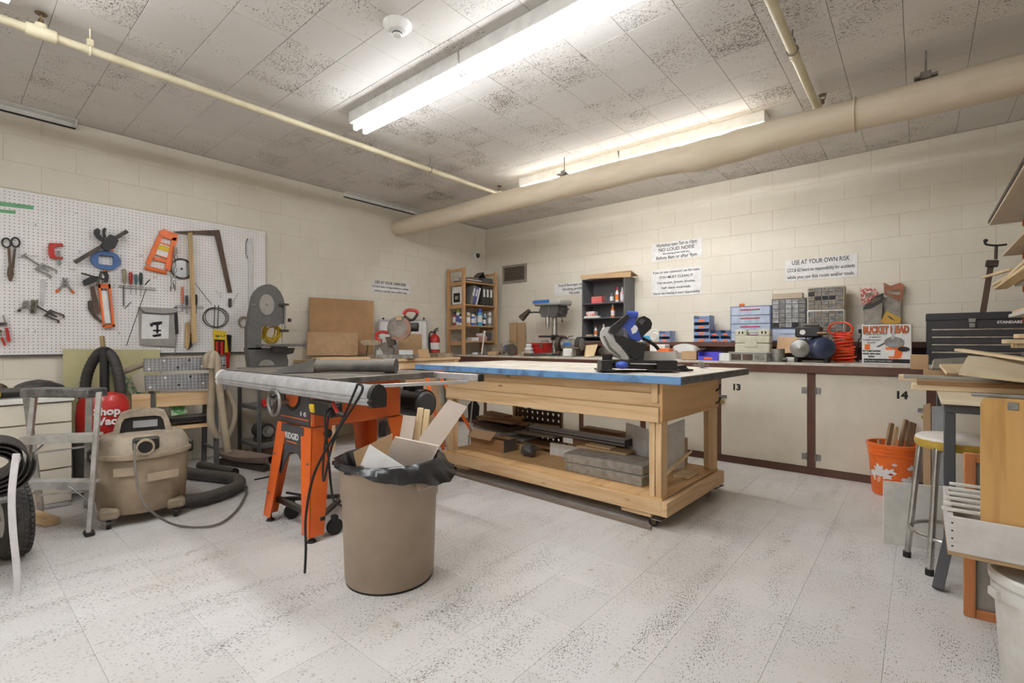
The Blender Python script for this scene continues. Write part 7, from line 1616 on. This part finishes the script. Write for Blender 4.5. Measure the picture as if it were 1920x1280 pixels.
# shelf stand at the right wall that carries the tray
t = thing('low_shelf', 'low wooden shelf at the right wall carrying the white tray', 'shelf', (.62, 2.35, 0))
MB().bx(-.20, .32, -.30, .32, .385, .405, .002).build('shelf_board', MP, t)
for x in (-.16, .28):
    for y in (-.26, .28): MB().bx(x - .02, x + .02, y - .02, y + .02, 0, .385, .002).build('leg', M_PINEZ, t)
t = thing('white_tray', 'open white laminate drawer box full of trim pieces', 'drawer box', (.072, 2.13, .407))
L_, Wd, H_ = .68, .44, .125
Mlam = plain('white_laminate', c8(222, 218, 216), .45)
MB().bx(0, L_, 0, .014, .012, H_, .001).build('side', Mlam, t); MB().bx(0, L_, Wd - .014, Wd, .012, H_, .001).build('side', Mlam, t); MB().bx(0, .014, .0142, Wd - .0142, .012, H_, .001).build('side', Mlam, t); MB().bx(L_ - .014, L_, .0142, Wd - .0142, .012, H_, .001).build('side', Mlam, t)
MB().bx(-.001, L_, -.001, Wd, 0, .0115, .0005).build('bottom', M_PLYE, t)
for k in range(4): MB().cyl((.010, -.0005, .03 + .025 * k), (.010, .001, .03 + .025 * k), .003, n=8).build('screw', M_INK, t)
for k in range(6):
    spawn('white_batten', MB().bar((.058 + .006 * k, 2.19 + .062 * k, .540 + .004 * k), (.56, 2.21 + .05 * k, .538 + .006 * k), .022, .008, up=(0, 0, 1), b=.001), M_WHITE, ('white trim strip at the front of the drawer box', 'second white trim strip in the drawer box', 'white trim strip in the middle of the drawer box', 'white trim strip behind the middle one in the drawer box', 'white trim strip near the back of the drawer box', 'rearmost white trim strip in the drawer box')[k], 'trim', 'trim strips in the drawer box')
t = thing('cupboard_board', 'tan laminate cupboard panel standing in the white drawer box', 'panel', (.150, 2.150, .419))
pw, ph = .42, .505; cr = [(0, 0), (pw, 0), (pw, ph), (.02, ph), (.006, ph - .006), (0, ph - .02)]
MB().prism(cr, .018, Matrix(((1, 0, 0, 0), (0, 0, 1, 0), (0, 1, 0, 0), (0, 0, 0, 1)))).build('panel', wood('tan_laminate', c8(206, 164, 104), c8(190, 146, 88), 2, knots=False, rough=.4), t)
MB().bx(.06, .085, -.004, 0, ph - .035, ph - .010, .002).build('clip', M_STEEL, t)
spawn('metal_bar', MB().bar((.13, 2.17, .930), (.60, 2.17, .930), .03, .010, b=.002), M_STEEL, 'flat steel bar lying on the edge of the tan panel', 'bar')
spawn('white_board_strip', MB().bar((.26, 2.175, .948), (.62, 2.175, .948), .035, .022, b=.001), M_WHITE, 'white strip lying on the steel bar above the tan panel', 'strip')
pc_ = W(1905, 1270, d=1.70); t = thing('white_pail', 'white lidded plastic pail in the corner under the white drawer box', 'pail', (.325, 2.23, 0))
Mpl = plain('white_pail_plastic', c8(226, 224, 220), .4, col2=c8(214, 208, 200))
MB().lathe([(0, .0), (.118, .0), (.122, .006), (.138, .285), (.146, .288), (.147, .325), (.140, .33), (.140, .34)], 36).build('pail_body', Mpl, t)
MB().lathe([(.139, .335), (.152, .338), (.153, .360), (.146, .368), (.136, .366), (.132, .352), (0, .352)], 36).build('lid', Mpl, t)
for a in (R(200), R(20)): MB().box((.15 * math.cos(a), .15 * math.sin(a), .30), (.02, .04, .03), a, .004).build('handle_lug', Mpl, t)

# ------------------------------------------------------------------ lumber rack on the right wall
t = thing('lumber_rack', 'wall rack with orange cantilever arms holding lumber', 'rack', (XR, 3.6, 0))
AZ = (1.25, 1.44, 1.64, 1.84)
for y in (3.05, 4.25):
    MB().bx(-.045, -.004, y - 3.6 - .025, y - 3.6 + .025, .98, 2.05, .003).build('upright', M_STAND, t)
    for z in AZ:
        MB().bx(-.47, -.046, y - 3.6 - .014, y - 3.6 + .014, z - .035, z, .003).build('arm', M_ORANGE, t)
    MB().bar((-.47, y - 3.6, 1.24), (-.05, y - 3.6, 1.02), .02, .01).build('brace', M_STAND, t)
G = 'boards on the lumber rack'
def rk(x0, x1, y0, y1, z, th, mat, label, rx=0., rot=0., name='board'):
    return MB().bx(0, x1 - x0, 0, y1 - y0, 0, th, .001).build(name, mat, None, label, 'board', G, loc=(x0, y0, z), rot=(0, rx, rot))
M_BY = wood('birch_long', c8(222, 198, 160), c8(204, 174, 132), 1, knots=False); M_CR2 = plain('beige_sheet', c8(200, 182, 158), .55)
rk(.34, .88, 2.4, 4.30, 1.8405, .016, M_CR2, 'wide beige sheet on the top arms of the lumber rack')
rk(.335, .40, 2.4, 4.32, 1.857, .02, M_IRON, 'dark edged strip on the wide beige sheet'); rk(.42, .88, 2.5, 4.2, 1.857, .014, M_BY, 'birch sheet lying on the wide beige sheet')
rk(.40, .86, 2.5, 4.33, 1.641, .014, M_CR2, 'beige sheet on the second highest arms of the lumber rack')
rk(.42, .80, 2.6, 4.30, 1.6555, .012, M_WHITE, 'white sheet on the second highest arms of the lumber rack')
for k in range(6):
    rk(.37 + .075 * k, .37 + .075 * k + .06, 2.5 + .05 * k, 4.42 - .06 * (k * 3 % 5), 1.4405 + .0, .018 + .004 * (k % 3), (M_BY, M_WHITE, M_CR2)[k % 3], ('outermost birch strip on the third arms of the rack', 'white strip beside the outermost birch strip', 'beige strip on the third arms of the rack', 'second birch strip on the third arms of the rack', 'second white strip on the third arms of the rack', 'beige strip nearest the wall on the third arms of the rack')[k])
rk(.36, .60, 2.6, 4.28, 1.4685, .016, M_BY, 'birch board laid over the strips on the third arms', rot=R(-1)); rk(.46, .80, 2.6, 4.2, 1.4855, .03, M_BIRCH, 'thick board on top of the birch board')
for k, (u0, v0, u1, v1, l) in enumerate(((1843, 520, 1882, 509, 'pale moulding poking out of the rack above its twin'), (1864, 524, 1884, 512, 'pale moulding crossing under the first moulding'))):
    p0, p1 = W(u0, v0, y=4.55) - Vector((0, 0, .035 * k)), W(u1, v1, y=4.2) - Vector((0, 0, .035 * k)); dv = (p1 - p0).normalized(); spawn('wood_batten', MB().bar(p0, p1 + dv * .12, .022, .014, b=.001), M_BY, l, 'moulding', G)
rk(.42, .80, 2.5, 4.25, 1.2505, .02, M_WHITE, 'white board on the lowest arms of the lumber rack'); rk(.44, .62, 2.6, 4.3, 1.2715, .02, M_BY, 'birch board on the white board of the lowest arms')
for k, (u, v, l) in enumerate(((1882, 640, 'rough tan plank end sticking out below the rack'), (1900, 648, 'second rough plank end below the rack'), (1905, 630, 'topmost rough plank end below the rack'))):
    p0 = W(u, v, d=2.55); e = Vector((.93, p0.y + .05, p0.z)); spawn('rough_plank', MB().bar(p0, e, .10, .022, up=(0, 0, 1), b=.002), M_BY if k else M_BIRCH, l, 'plank', 'plank ends below the lumber rack')
t = thing('plank_bracket', 'steel shelf bracket on the right wall under the rough planks', 'bracket', (XR, 3.5, 1.05))
MB().bx(-.55, -.002, -.03, .1, -.02, .0, .002).build('arm', M_STAND, t); MB().bar((-.3, .03, -.02), (-.006, .03, -.09), .02, .01).build('brace', M_STAND, t)
# ------------------------------------------------------------------ things on the lower shelf of the wheeled bench
BI = BM.inverted()
def WB(u, v, ly=None, z=None):
    """Pixel ray -> point on the bench-parallel upright plane local y = ly."""
    if z is not None: return W(u, v, z=z)
    d = W(u, v, d=1.0) - Vector((0, 0, CAMH)); dl = BI.to_3x3() @ d; ol = BI @ Vector((0, 0, CAMH)); t_ = (ly - ol.y) / dl.y
    return Vector((0, 0, CAMH)) + d * t_
def lb_(pix, ly): return [(BI @ WB(u, v, ly)) for u, v in pix]
ZS = .183
G = 'materials on the lower shelf of the wheeled bench'
def bb(name, mat, label, cat, x0, x1, y0, y1, z0, z1, rot=0., b=.003, tilt=(0, 0)):
    c = BM @ Vector(((x0 + x1) / 2, (y0 + y1) / 2, z0)); dx, dy, dz = x1 - x0, y1 - y0, z1 - z0
    return MB().bx(-dx / 2, dx / 2, -dy / 2, dy / 2, 0, dz, b).build(name, mat, None, label, cat, G, loc=c, rot=(tilt[0], tilt[1], BA + rot))
M_CONC = plain('concrete', c8(164, 158, 148), .9, col2=c8(138, 132, 122), scale=22., bump=.5)
a, b = lb_([(1063, 905), (1209, 905)], -.33)
a0 = a.x; b0 = b.x
bb('concrete_paver', M_CONC, 'lower concrete paver lying on the bench shelf', 'paver', a0, b0, -.36, -.10, ZS, ZS + .062, R(-1), .004)
bb('concrete_paver', M_CONC, 'upper concrete paver stacked askew on the lower one', 'paver', a0 - .01, b0 - .015, -.35, -.09, ZS + .063, ZS + .125, R(2), .004)
q = lb_([(1012, 860), (1072, 860)], -.18); bb('white_board_offcut', M_WHITEP, 'white board offcut on edge behind the pavers', 'board', q[0].x, q[1].x + .3, -.05, -.03, ZS, ZS + .10)
q = lb_([(1075, 850), (1172, 850)], -.2); bb('tan_board', M_CARD, 'tan board lying on the concrete pavers', 'board', q[0].x, q[1].x - .02, -.16, -.02, ZS + .126, ZS + .142, R(3))
bb('tan_board', M_RAWP, 'short pale plank lying on the tan board', 'board', q[0].x + .06, q[1].x - .15, -.14, -.06, ZS + .143, ZS + .158, R(-3))
q = lb_([(978, 826), (1172, 826)], -.05)
t = thing('aluminium_track', 'long grey aluminium track lying above the bench shelf boards', 'track', BM @ Vector(((q[0].x + q[1].x) / 2 + .03, .0, ZS + .161)), BA + R(-2), G); L_ = q[1].x - q[0].x - .05
MB().bx(-L_ / 2, L_ / 2, -.045, .045, 0, .05, .008).build('track_body', plain('grey_track', c8(150, 150, 152), .4, .3), t); MB().bx(-L_ / 2, L_ / 2, -.047, -.045, .018, .026).build('slot', M_BLACKCLEAN, t); MB().bx(L_ / 2, L_ / 2 + .01, -.047, .047, -.002, .052, .003).build('end_cap', M_BLACK, t); MB().bx(-L_ / 2 - .01, -L_ / 2, -.047, .047, -.002, .052, .003).build('end_cap', M_IRON, t)
bb('timber_block', M_DKW, 'dark timber block under the aluminium track', 'timber', q[0].x + .48, q[1].x - .10, .02, .14, ZS, ZS + .159)
q = lb_([(975, 850), (1003, 850)], -.24); spawn('crumpled_bag', lump(BM @ Vector((q[0].x + .06, -.20, ZS)), (.065, .06, .10), 21, 16, 10, .3), plain('grey_bag', c8(96, 94, 92), .4, col2=c8(70, 68, 66)), 'crumpled grey plastic bag at the end of the aluminium track', 'bag', G, on=ZS)
q = lb_([(884, 850), (946, 850)], -.25); x0, x1 = q[0].x, q[1].x
t = thing('open_carton', 'brown open carton with a lifted flap on the bench shelf', 'box', BM @ Vector(((x0 + x1) / 2, -.18, ZS)), BA, G); w_ = x1 - x0
MB().bx(-w_ / 2, w_ / 2, -.08, -.076, 0, .10).build('side', M_HARDB, t); MB().bx(-w_ / 2, w_ / 2, .076, .08, 0, .10).build('side', M_HARDB, t); MB().bx(-w_ / 2, -w_ / 2 + .004, -.0758, .0758, 0, .10).build('side', M_HARDB, t); MB().bx(w_ / 2 - .004, w_ / 2, -.0758, .0758, 0, .10).build('side', M_DGREY, t)
MB().box((-.04, -.10, .125), (w_ * .7, .10, .004), (R(35), 0, 0)).build('flap', M_CARD, t); MB().bx(-w_ / 2 + .01, w_ / 2 - .01, -.07, .07, .07, .075).build('contents', M_IRON, t)
# pile of boards at the left
spec = [(893, 1010, -.10, .10, 0, .03, M_RAWP, 'pale plank at the bottom of the board pile', 0, 0), (890, 1045, -.06, .16, .031, .025, M_DKW, 'long brown board low in the board pile', -3, 0),
        (905, 985, -.10, .12, .057, .02, M_ALU, 'aluminium edged panel in the board pile', 4, 0), (886, 950, -.12, .08, .078, .03, M_WHITEP, 'white plank end in the board pile', -8, 0),
        (892, 1040, -.04, .18, .109, .024, plain('grey_board', c8(158, 152, 142), .6), 'grey board in the middle of the board pile', 3, 0), (888, 965, -.10, .10, .134, .028, M_RUST, 'dark short board in the board pile', -5, 0),
        (896, 1030, .05, .15, .163, .02, M_HARDB, 'wide hardboard offcut on the board pile', 5, 0), (890, 965, -.04, .12, .184, .022, M_DKW, 'brown plank near the top of the board pile', -6, 0),
        (905, 965, .0, .14, .207, .018, M_HARDB, 'second hardboard offcut near the top of the board pile', 9, 0), (898, 950, .02, .12, .226, .018, M_DKW, 'top brown offcut of the board pile', -12, 0)]
for k, (u0, u1, y0_, y1_, z, th, m, l, rz, _t) in enumerate(spec):
    q = lb_([(u0, 820), (u1, 820)], (y0_ + y1_) / 2); bb('board', m, l, 'board', q[0].x + .02, q[1].x, y0_ + .06, y1_ + .06, ZS + z, ZS + z + th, R(rz), .0015)
# perforated brown panel
q = lb_([(966, 763), (1052, 800)], .31); x0, x1 = q[0].x, q[1].x; w_ = x1 - x0; zt_ = q[0].z
t = thing('hole_board', 'brown panel with rows of round holes standing at the back of the bench shelf', 'panel', BM @ Vector((x0, .31, ZS + .0005)), BA, G); v = []; fs = []; nx_, nz_ = 9, 5; cw = w_ / nx_; H0 = zt_ - ZS; ch = min(cw, (H0 - .012) / nz_); z00 = H0 - nz_ * ch
for s_ in (0, .01):
    base_ = len(v); g = {}
    for i in range(nx_ + 1):
        for j in range(nz_ + 1): g[(i, j)] = len(v); v.append((i * cw, s_, z00 + j * ch))
    for i in range(nx_):
        for j in range(nz_):
            k = len(v); c_ = ((i + .5) * cw, z00 + (j + .5) * ch)
            for qq in range(8): v.append((c_[0] + cw * .24 * math.cos(R(45 * qq)), s_, c_[1] + cw * .24 * math.sin(R(45 * qq))))
            cc = [g[(i + 1, j + 1)], g[(i, j + 1)], g[(i, j)], g[(i + 1, j)]]
            for qq in range(4): fs.append((cc[qq], cc[(qq + 1) % 4], k + (2 * qq + 3) % 8, k + (2 * qq + 2) % 8, k + (2 * qq + 1) % 8))
me = bpy.data.meshes.new('panel'); me.from_pydata(v, [], fs); me.materials.append(M_RUST); o = bpy.data.objects.new('panel', me); COL.objects.link(o); o.parent = t
MB().bx(0, w_, 0, .01, 0, z00).build('lower_panel', M_RUST, t); MB().bx(w_, w_ + .012, -.005, .015, 0, H0).build('edge_strip', M_DKW, t)
# white panels standing open like a book, with oddments round them
for k, (pts, l) in enumerate((([(1173, 792, .08), (1213, 805, -.06), (1213, 880, -.06), (1174, 862, .08)], 'white panel on edge at the near end of the bench shelf'), ([(1218, 812, -.06), (1284, 786, .28), (1284, 852, .28), (1218, 876, -.06)], 'white panel on edge seen through the end of the bench'))):
    ps = [WB(u, v_, ly) for u, v_, ly in pts]; 
    for i in (2, 3): ps[i].z = ZS
    spawn('white_panel_board', slab(ps, .012), M_WHITEP, l, 'panel', G)
q = lb_([(1180, 870), (1240, 870)], .1); bb('wood_chunk', M_HARDB, 'brown wood chunk behind the white panel on the bench shelf', 'wood', q[0].x, q[1].x + .08, .26, .38, ZS, ZS + .20, R(10))
q = lb_([(1090, 800), (1170, 800)], .3); bb('crate_lid', M_DKW, 'brown board leaning at the back of the bench shelf', 'board', q[0].x, q[1].x, .27, .38, ZS, ZS + .19, R(-5))
spawn('broken_board', slab([BM @ Vector(p) for p in ((.82, -.34, ZS + .002), (.87, -.34, ZS + .03), (.91, .10, ZS + .17), (.86, .10, ZS + .13))], .012), M_RAWP, 'broken pale board leaning at the end of the bench shelf', 'board', G, on=ZS)
bb('tan_sheet', M_RAWP, 'tan sheet lying at the end of the bench shelf', 'board', .82, .93, .0, .18, ZS, ZS + .014, 0)
# boards and pans on the floor
p0, p1 = W(848, 882, z=0) - Vector((0, .075, 0)), W(1226, 990, z=0) - Vector((0, .035, 0)); spawn('wooden_strip', MB().bar(Vector((p0.x, p0.y, .012)), Vector((p1.x, p1.y, .012)), .02, .024, b=.002), plain('grey_strip_paint', c8(128, 114, 100), .6), 'long grey wooden strip lying on the floor before the wheeled bench', 'strip')
t = thing('cable_coil', 'loose black cable coil behind the far caster of the wheeled bench', 'cable', W(1340, 915, z=0)); pc = W(1338, 912, z=.02)
for k in range(3): MB().tube([(pc.x + (.05 + .01 * k) * math.cos(a), pc.y + (.06 - .01 * k) * math.sin(a), .012 + .014 * k + .02 * max(0, math.cos(a + k))) for a in [2 * PI * i / 18 for i in range(18)]], .004, 6, closed=True).build('cable_loop', M_BLACKCLEAN, t, world=True)
t = thing('dust_shovel', 'black dust shovel with a white handle leaning behind the wheeled bench', 'shovel', W(891, 800, d=4.75)); t.location.z = 0; MW[t.name] = Matrix.Translation(t.location)
facing(MB(), [(877, 760), (884, 752), (893, 752), (899, 762), (897, 786), (878, 786)], 4.75, .03).build('blade', M_BLACK, t, world=True); p0, p1 = W(888, 735, d=4.72), W(882, 797, d=4.72); MB().tube([p0, p1, p1 + (p1 - p0) * ((p1.z - .005) / (p0.z - p1.z))], .008, 8).build('handle', M_ALU, t, world=True)

# ------------------------------------------------------------------ folding workbench between the pegboard and the shop vacuum
xw = -4.72
t = thing('folding_workbench', 'grey folding workbench with printed grid jaws, pine boards and steel legs', 'workbench', (xw, 1.45, 0))
M_JAW = plain('grey_jaw', c8(138, 138, 140), .5, col2=c8(120, 119, 120), dust=.2)
def wk(name, pix, th, mat, x=xw, par=None, kind=None): return MB().prism(lp(pix, x), -th, ML(x)).build(name, mat, par or t, world=True, kind=kind)
j1 = [(271, 672), (424, 668), (424, 692), (271, 697)]; j2 = [(273, 704), (426, 698), (427, 728), (274, 732)]
for jj in (j1, j2):
    jw = wk('jaw', jj, .03, M_JAW)
    q = lp(jj, xw); g = MB()
    for k in range(1, 22):
        f = k / 22; a_ = (q[0][0] + (q[1][0] - q[0][0]) * f, q[0][1] + (q[1][1] - q[0][1]) * f); b_ = (q[3][0] + (q[2][0] - q[3][0]) * f, q[3][1] + (q[2][1] - q[3][1]) * f)
        g.bar((xw + .0006, *a_), (xw + .0006, *b_), .0012, .0022, up=(0, 1, 0))
    for k in range(1, 5):
        f = k / 5; a_ = (q[0][0] + (q[3][0] - q[0][0]) * f, q[0][1] + (q[3][1] - q[0][1]) * f); b_ = (q[1][0] + (q[2][0] - q[1][0]) * f, q[1][1] + (q[2][1] - q[1][1]) * f)
        g.bar((xw + .0006, *a_), (xw + .0006, *b_), .0022, .0012, up=(0, 0, 1))
    g.build('printed_grid', M_WHITEP, jw, world=True, kind='stuff')
    for k, (f1, f2) in enumerate(((.05, .8), (.38, .75), (.22, .2), (.52, .2), (.68, .72), (.97, .7))):
        yy = q[0][0] + (q[1][0] - q[0][0]) * f1; zz_ = q[0][1] + (q[3][1] - q[0][1]) * f2; MB().cyl((xw, yy, zz_), (xw + .002, yy, zz_), .010, n=12).build('dog_hole', M_INK if k % 2 else M_WHITEP, jw, world=True)
wk('cross_board', [(293, 737), (400, 732), (402, 757), (293, 763)], .02, M_PINEY, xw - .03); wk('cross_board', [(247, 739), (282, 738), (282, 766), (247, 769)], .02, M_PINEY, xw - .03)
wk('tool_shelf', [(322, 785), (400, 778), (400, 786), (322, 793)], .22, M_BLACK, xw - .03); wk('tool_shelf', [(322, 800), (392, 793), (392, 799), (322, 806)], .2, M_PINEY, xw - .03)
def stick(a, b, w_, m=M_DGREY, nm='leg'): return MB().bar(a, b, w_, w_, b=.002).build(nm, m, t, world=True)
y0_, y1_ = lp([(288, 700), (408, 700)], xw)[0][0], lp([(288, 700), (408, 700)], xw)[1][0]
for yy in (y0_, y1_):
    stick((xw - .06, yy, .70), (xw - .02, yy, .0), .035); stick((xw - .30, yy, .60), (xw - .34, yy, .0), .035); stick((xw - .32, yy, .62), (xw - .04, yy, .64), .03, nm='leg_tie')
    stick((xw - .05, yy, .16), (xw - .33, yy, .16), .02, nm='foot_tie')
spawn('green_packet', slab([W(318, 760, x=-4.82), W(342, 756, x=-4.82), W(352, 778, x=-4.80), W(322, 784, x=-4.80)], .03), plain('green_print', c8(96, 176, 96), .45, col2=c8(214, 220, 204), scale=26, lo=.5, hi=.6), 'green and white packet on the shelf of the folding workbench', 'packet', on=W(322, 785, x=-4.75).z + .012)
M_STRAP = plain('plaid_strap', c8(176, 176, 148), .7, col2=c8(86, 128, 92), scale=(6, 40, 40), lo=.48, hi=.54)
spawn('woven_chair_web', slab([W(181, 667, x=-5.13), W(205, 665, x=-5.13), W(268, 742, x=-5.05), W(252, 748, x=-5.05)], .012), M_STRAP, 'green plaid webbing panel leaning beside the red vacuum', 'webbing')
spawn('cream_funnel', slab([W(243, 704, x=-4.9), W(272, 690, x=-4.9), W(272, 735, x=-4.88), W(258, 735, x=-4.88)], .02), plain('cream_paper', c8(206, 196, 176), .7), 'cream paper bag beside the folding workbench jaws', 'bag')
MB_h = MB(); spawn('ribbed_hose_end', MB().tube([W(228, 698, x=-4.95), W(255, 688, x=-4.95), W(270, 682, x=-4.93)], .022, 12, smooth=4), M_DUSTY, 'short beige ribbed hose beside the plaid webbing', 'hose')
# tan hoses draped over the folding workbench
M_TANH = plain('tan_hose', c8(178, 164, 142), .6, col2=c8(158, 142, 120), scale=8.)
spawn('dust_hose', MB().tube([W(u, v, x=-4.66) for u, v in ((388, 690), (388, 672), (393, 665), (398, 672), (399, 700), (397, 740), (395, 775), (397, 797), (404, 812), (411, 818))], .030, 14, smooth=7), M_TANH, 'thick tan hose hooked over the folding workbench jaws', 'hose')
spawn('dust_hose', MB().tube([W(u, v, x=-4.585) for u, v in ((396, 690), (398, 672), (401, 663), (406, 672), (409, 700), (413, 740), (419, 790), (424, 828), (427, 846))], .028, 14, smooth=7), M_TANH, 'straight tan hose hanging over the folding workbench to the floor', 'hose')
spawn('dust_hose', MB().tube([W(u, v, x=-4.75) for u, v in ((424, 730), (434, 750), (440, 772), (437, 795), (430, 812), (424, 822))], .022, 14, smooth=7), M_TANH, 'curved tan hose bulging out beside the band saw stand', 'hose')
spawn('perforated_bracket', slab([W(413, 730, x=-4.80), W(426, 728, x=-4.80), W(427, 800, x=-4.80), W(414, 800, x=-4.80)], .02), M_DUSTY, 'beige metal bracket behind the hanging hoses', 'bracket')
# brown pan and black pipe on the floor behind the hose
pn = W(430, 872, z=0); t = thing('metal_trough', 'long brown boat-shaped metal trough lying on the floor by the band saw stand', 'trough', (-4.54, 1.74, 0), R(14))
v = []; fs = []; n = 16
for i in range(n + 1):
    f = i / n; x = -.36 + .72 * f; hw = .10 * math.sin(PI * min(max(f, .04), .96)) ** .5; zb = .05 + .02 * abs(2 * f - 1) ** 2
    for k in range(7):
        a = PI * k / 6; v.append((x, hw * math.cos(a), zb + .065 - (.065) * math.sin(a)))
for i in range(n):
    for k in range(6): fs.append((7 * i + k, 7 * i + k + 1, 7 * i + 8 + k, 7 * i + 7 + k))
fs += [tuple(7 * i for i in range(n + 1)) + tuple(7 * i + 6 for i in range(n, -1, -1))]
MB().add(v, fs).build('trough_shell', plain('brown_metal', c8(134, 112, 98), .5, col2=c8(112, 92, 80), scale=5., dust=.3), t)
MB().bx(-.30, .30, -.03, .03, 0, .052, .004).build('base_rib', M_IRON, t)
p0, p1 = W(376, 872, z=.04), W(440, 886, z=.04); t = thing('black_pipe', 'short black plastic pipe on the floor before the brown trough', 'pipe', (p0.x, p0.y, 0)); dv = (p1 - p0)
MB().tube([p0, p1], .038, 18).build('pipe', M_BLACK, t, world=True); MB().tube([p1, p1 + dv.normalized() * .003], .030, 18).build('bore', M_BLACKCLEAN, t, world=True)
spawn('extension_cord', MB().tube([W(477, 899, z=.006), W(500, 894, z=.006), W(520, 887, z=.006), W(526, 876, z=.006), W(519, 867, z=.006)], .006, 7, smooth=6), M_BLACKCLEAN, 'black cord curling round the end of the brown trough', 'cord')
spawn('brown_box', MB().box((-4.86, 2.17, .055), (.26, .36, .11), 0, .003), M_BROWN, 'low brown box on the floor behind the band saw stand', 'box')
spawn('storage_crate', MB().box((-4.34, .83, .15), (.18, .26, .30), .1, .006), M_BROWN, 'dark brown crate on the floor behind the step ladder', 'crate')
spawn('metal_box', MB().box((-4.34, .87, .36), (.14, .14, .115), .1, .004), M_DGREY, 'grey metal box on the dark brown crate', 'box')
t = thing('coil_spring', 'small blue and yellow tool on the floor crate', 'tool', (-4.32, .755, .302)); MB().bx(-.03, .03, -.03, .03, 0, .05, .01).build('body', M_BLUE, t); MB().cyl((0, 0, .05), (0, 0, .09), .018, n=12).build('knob', M_YELLOW, t)
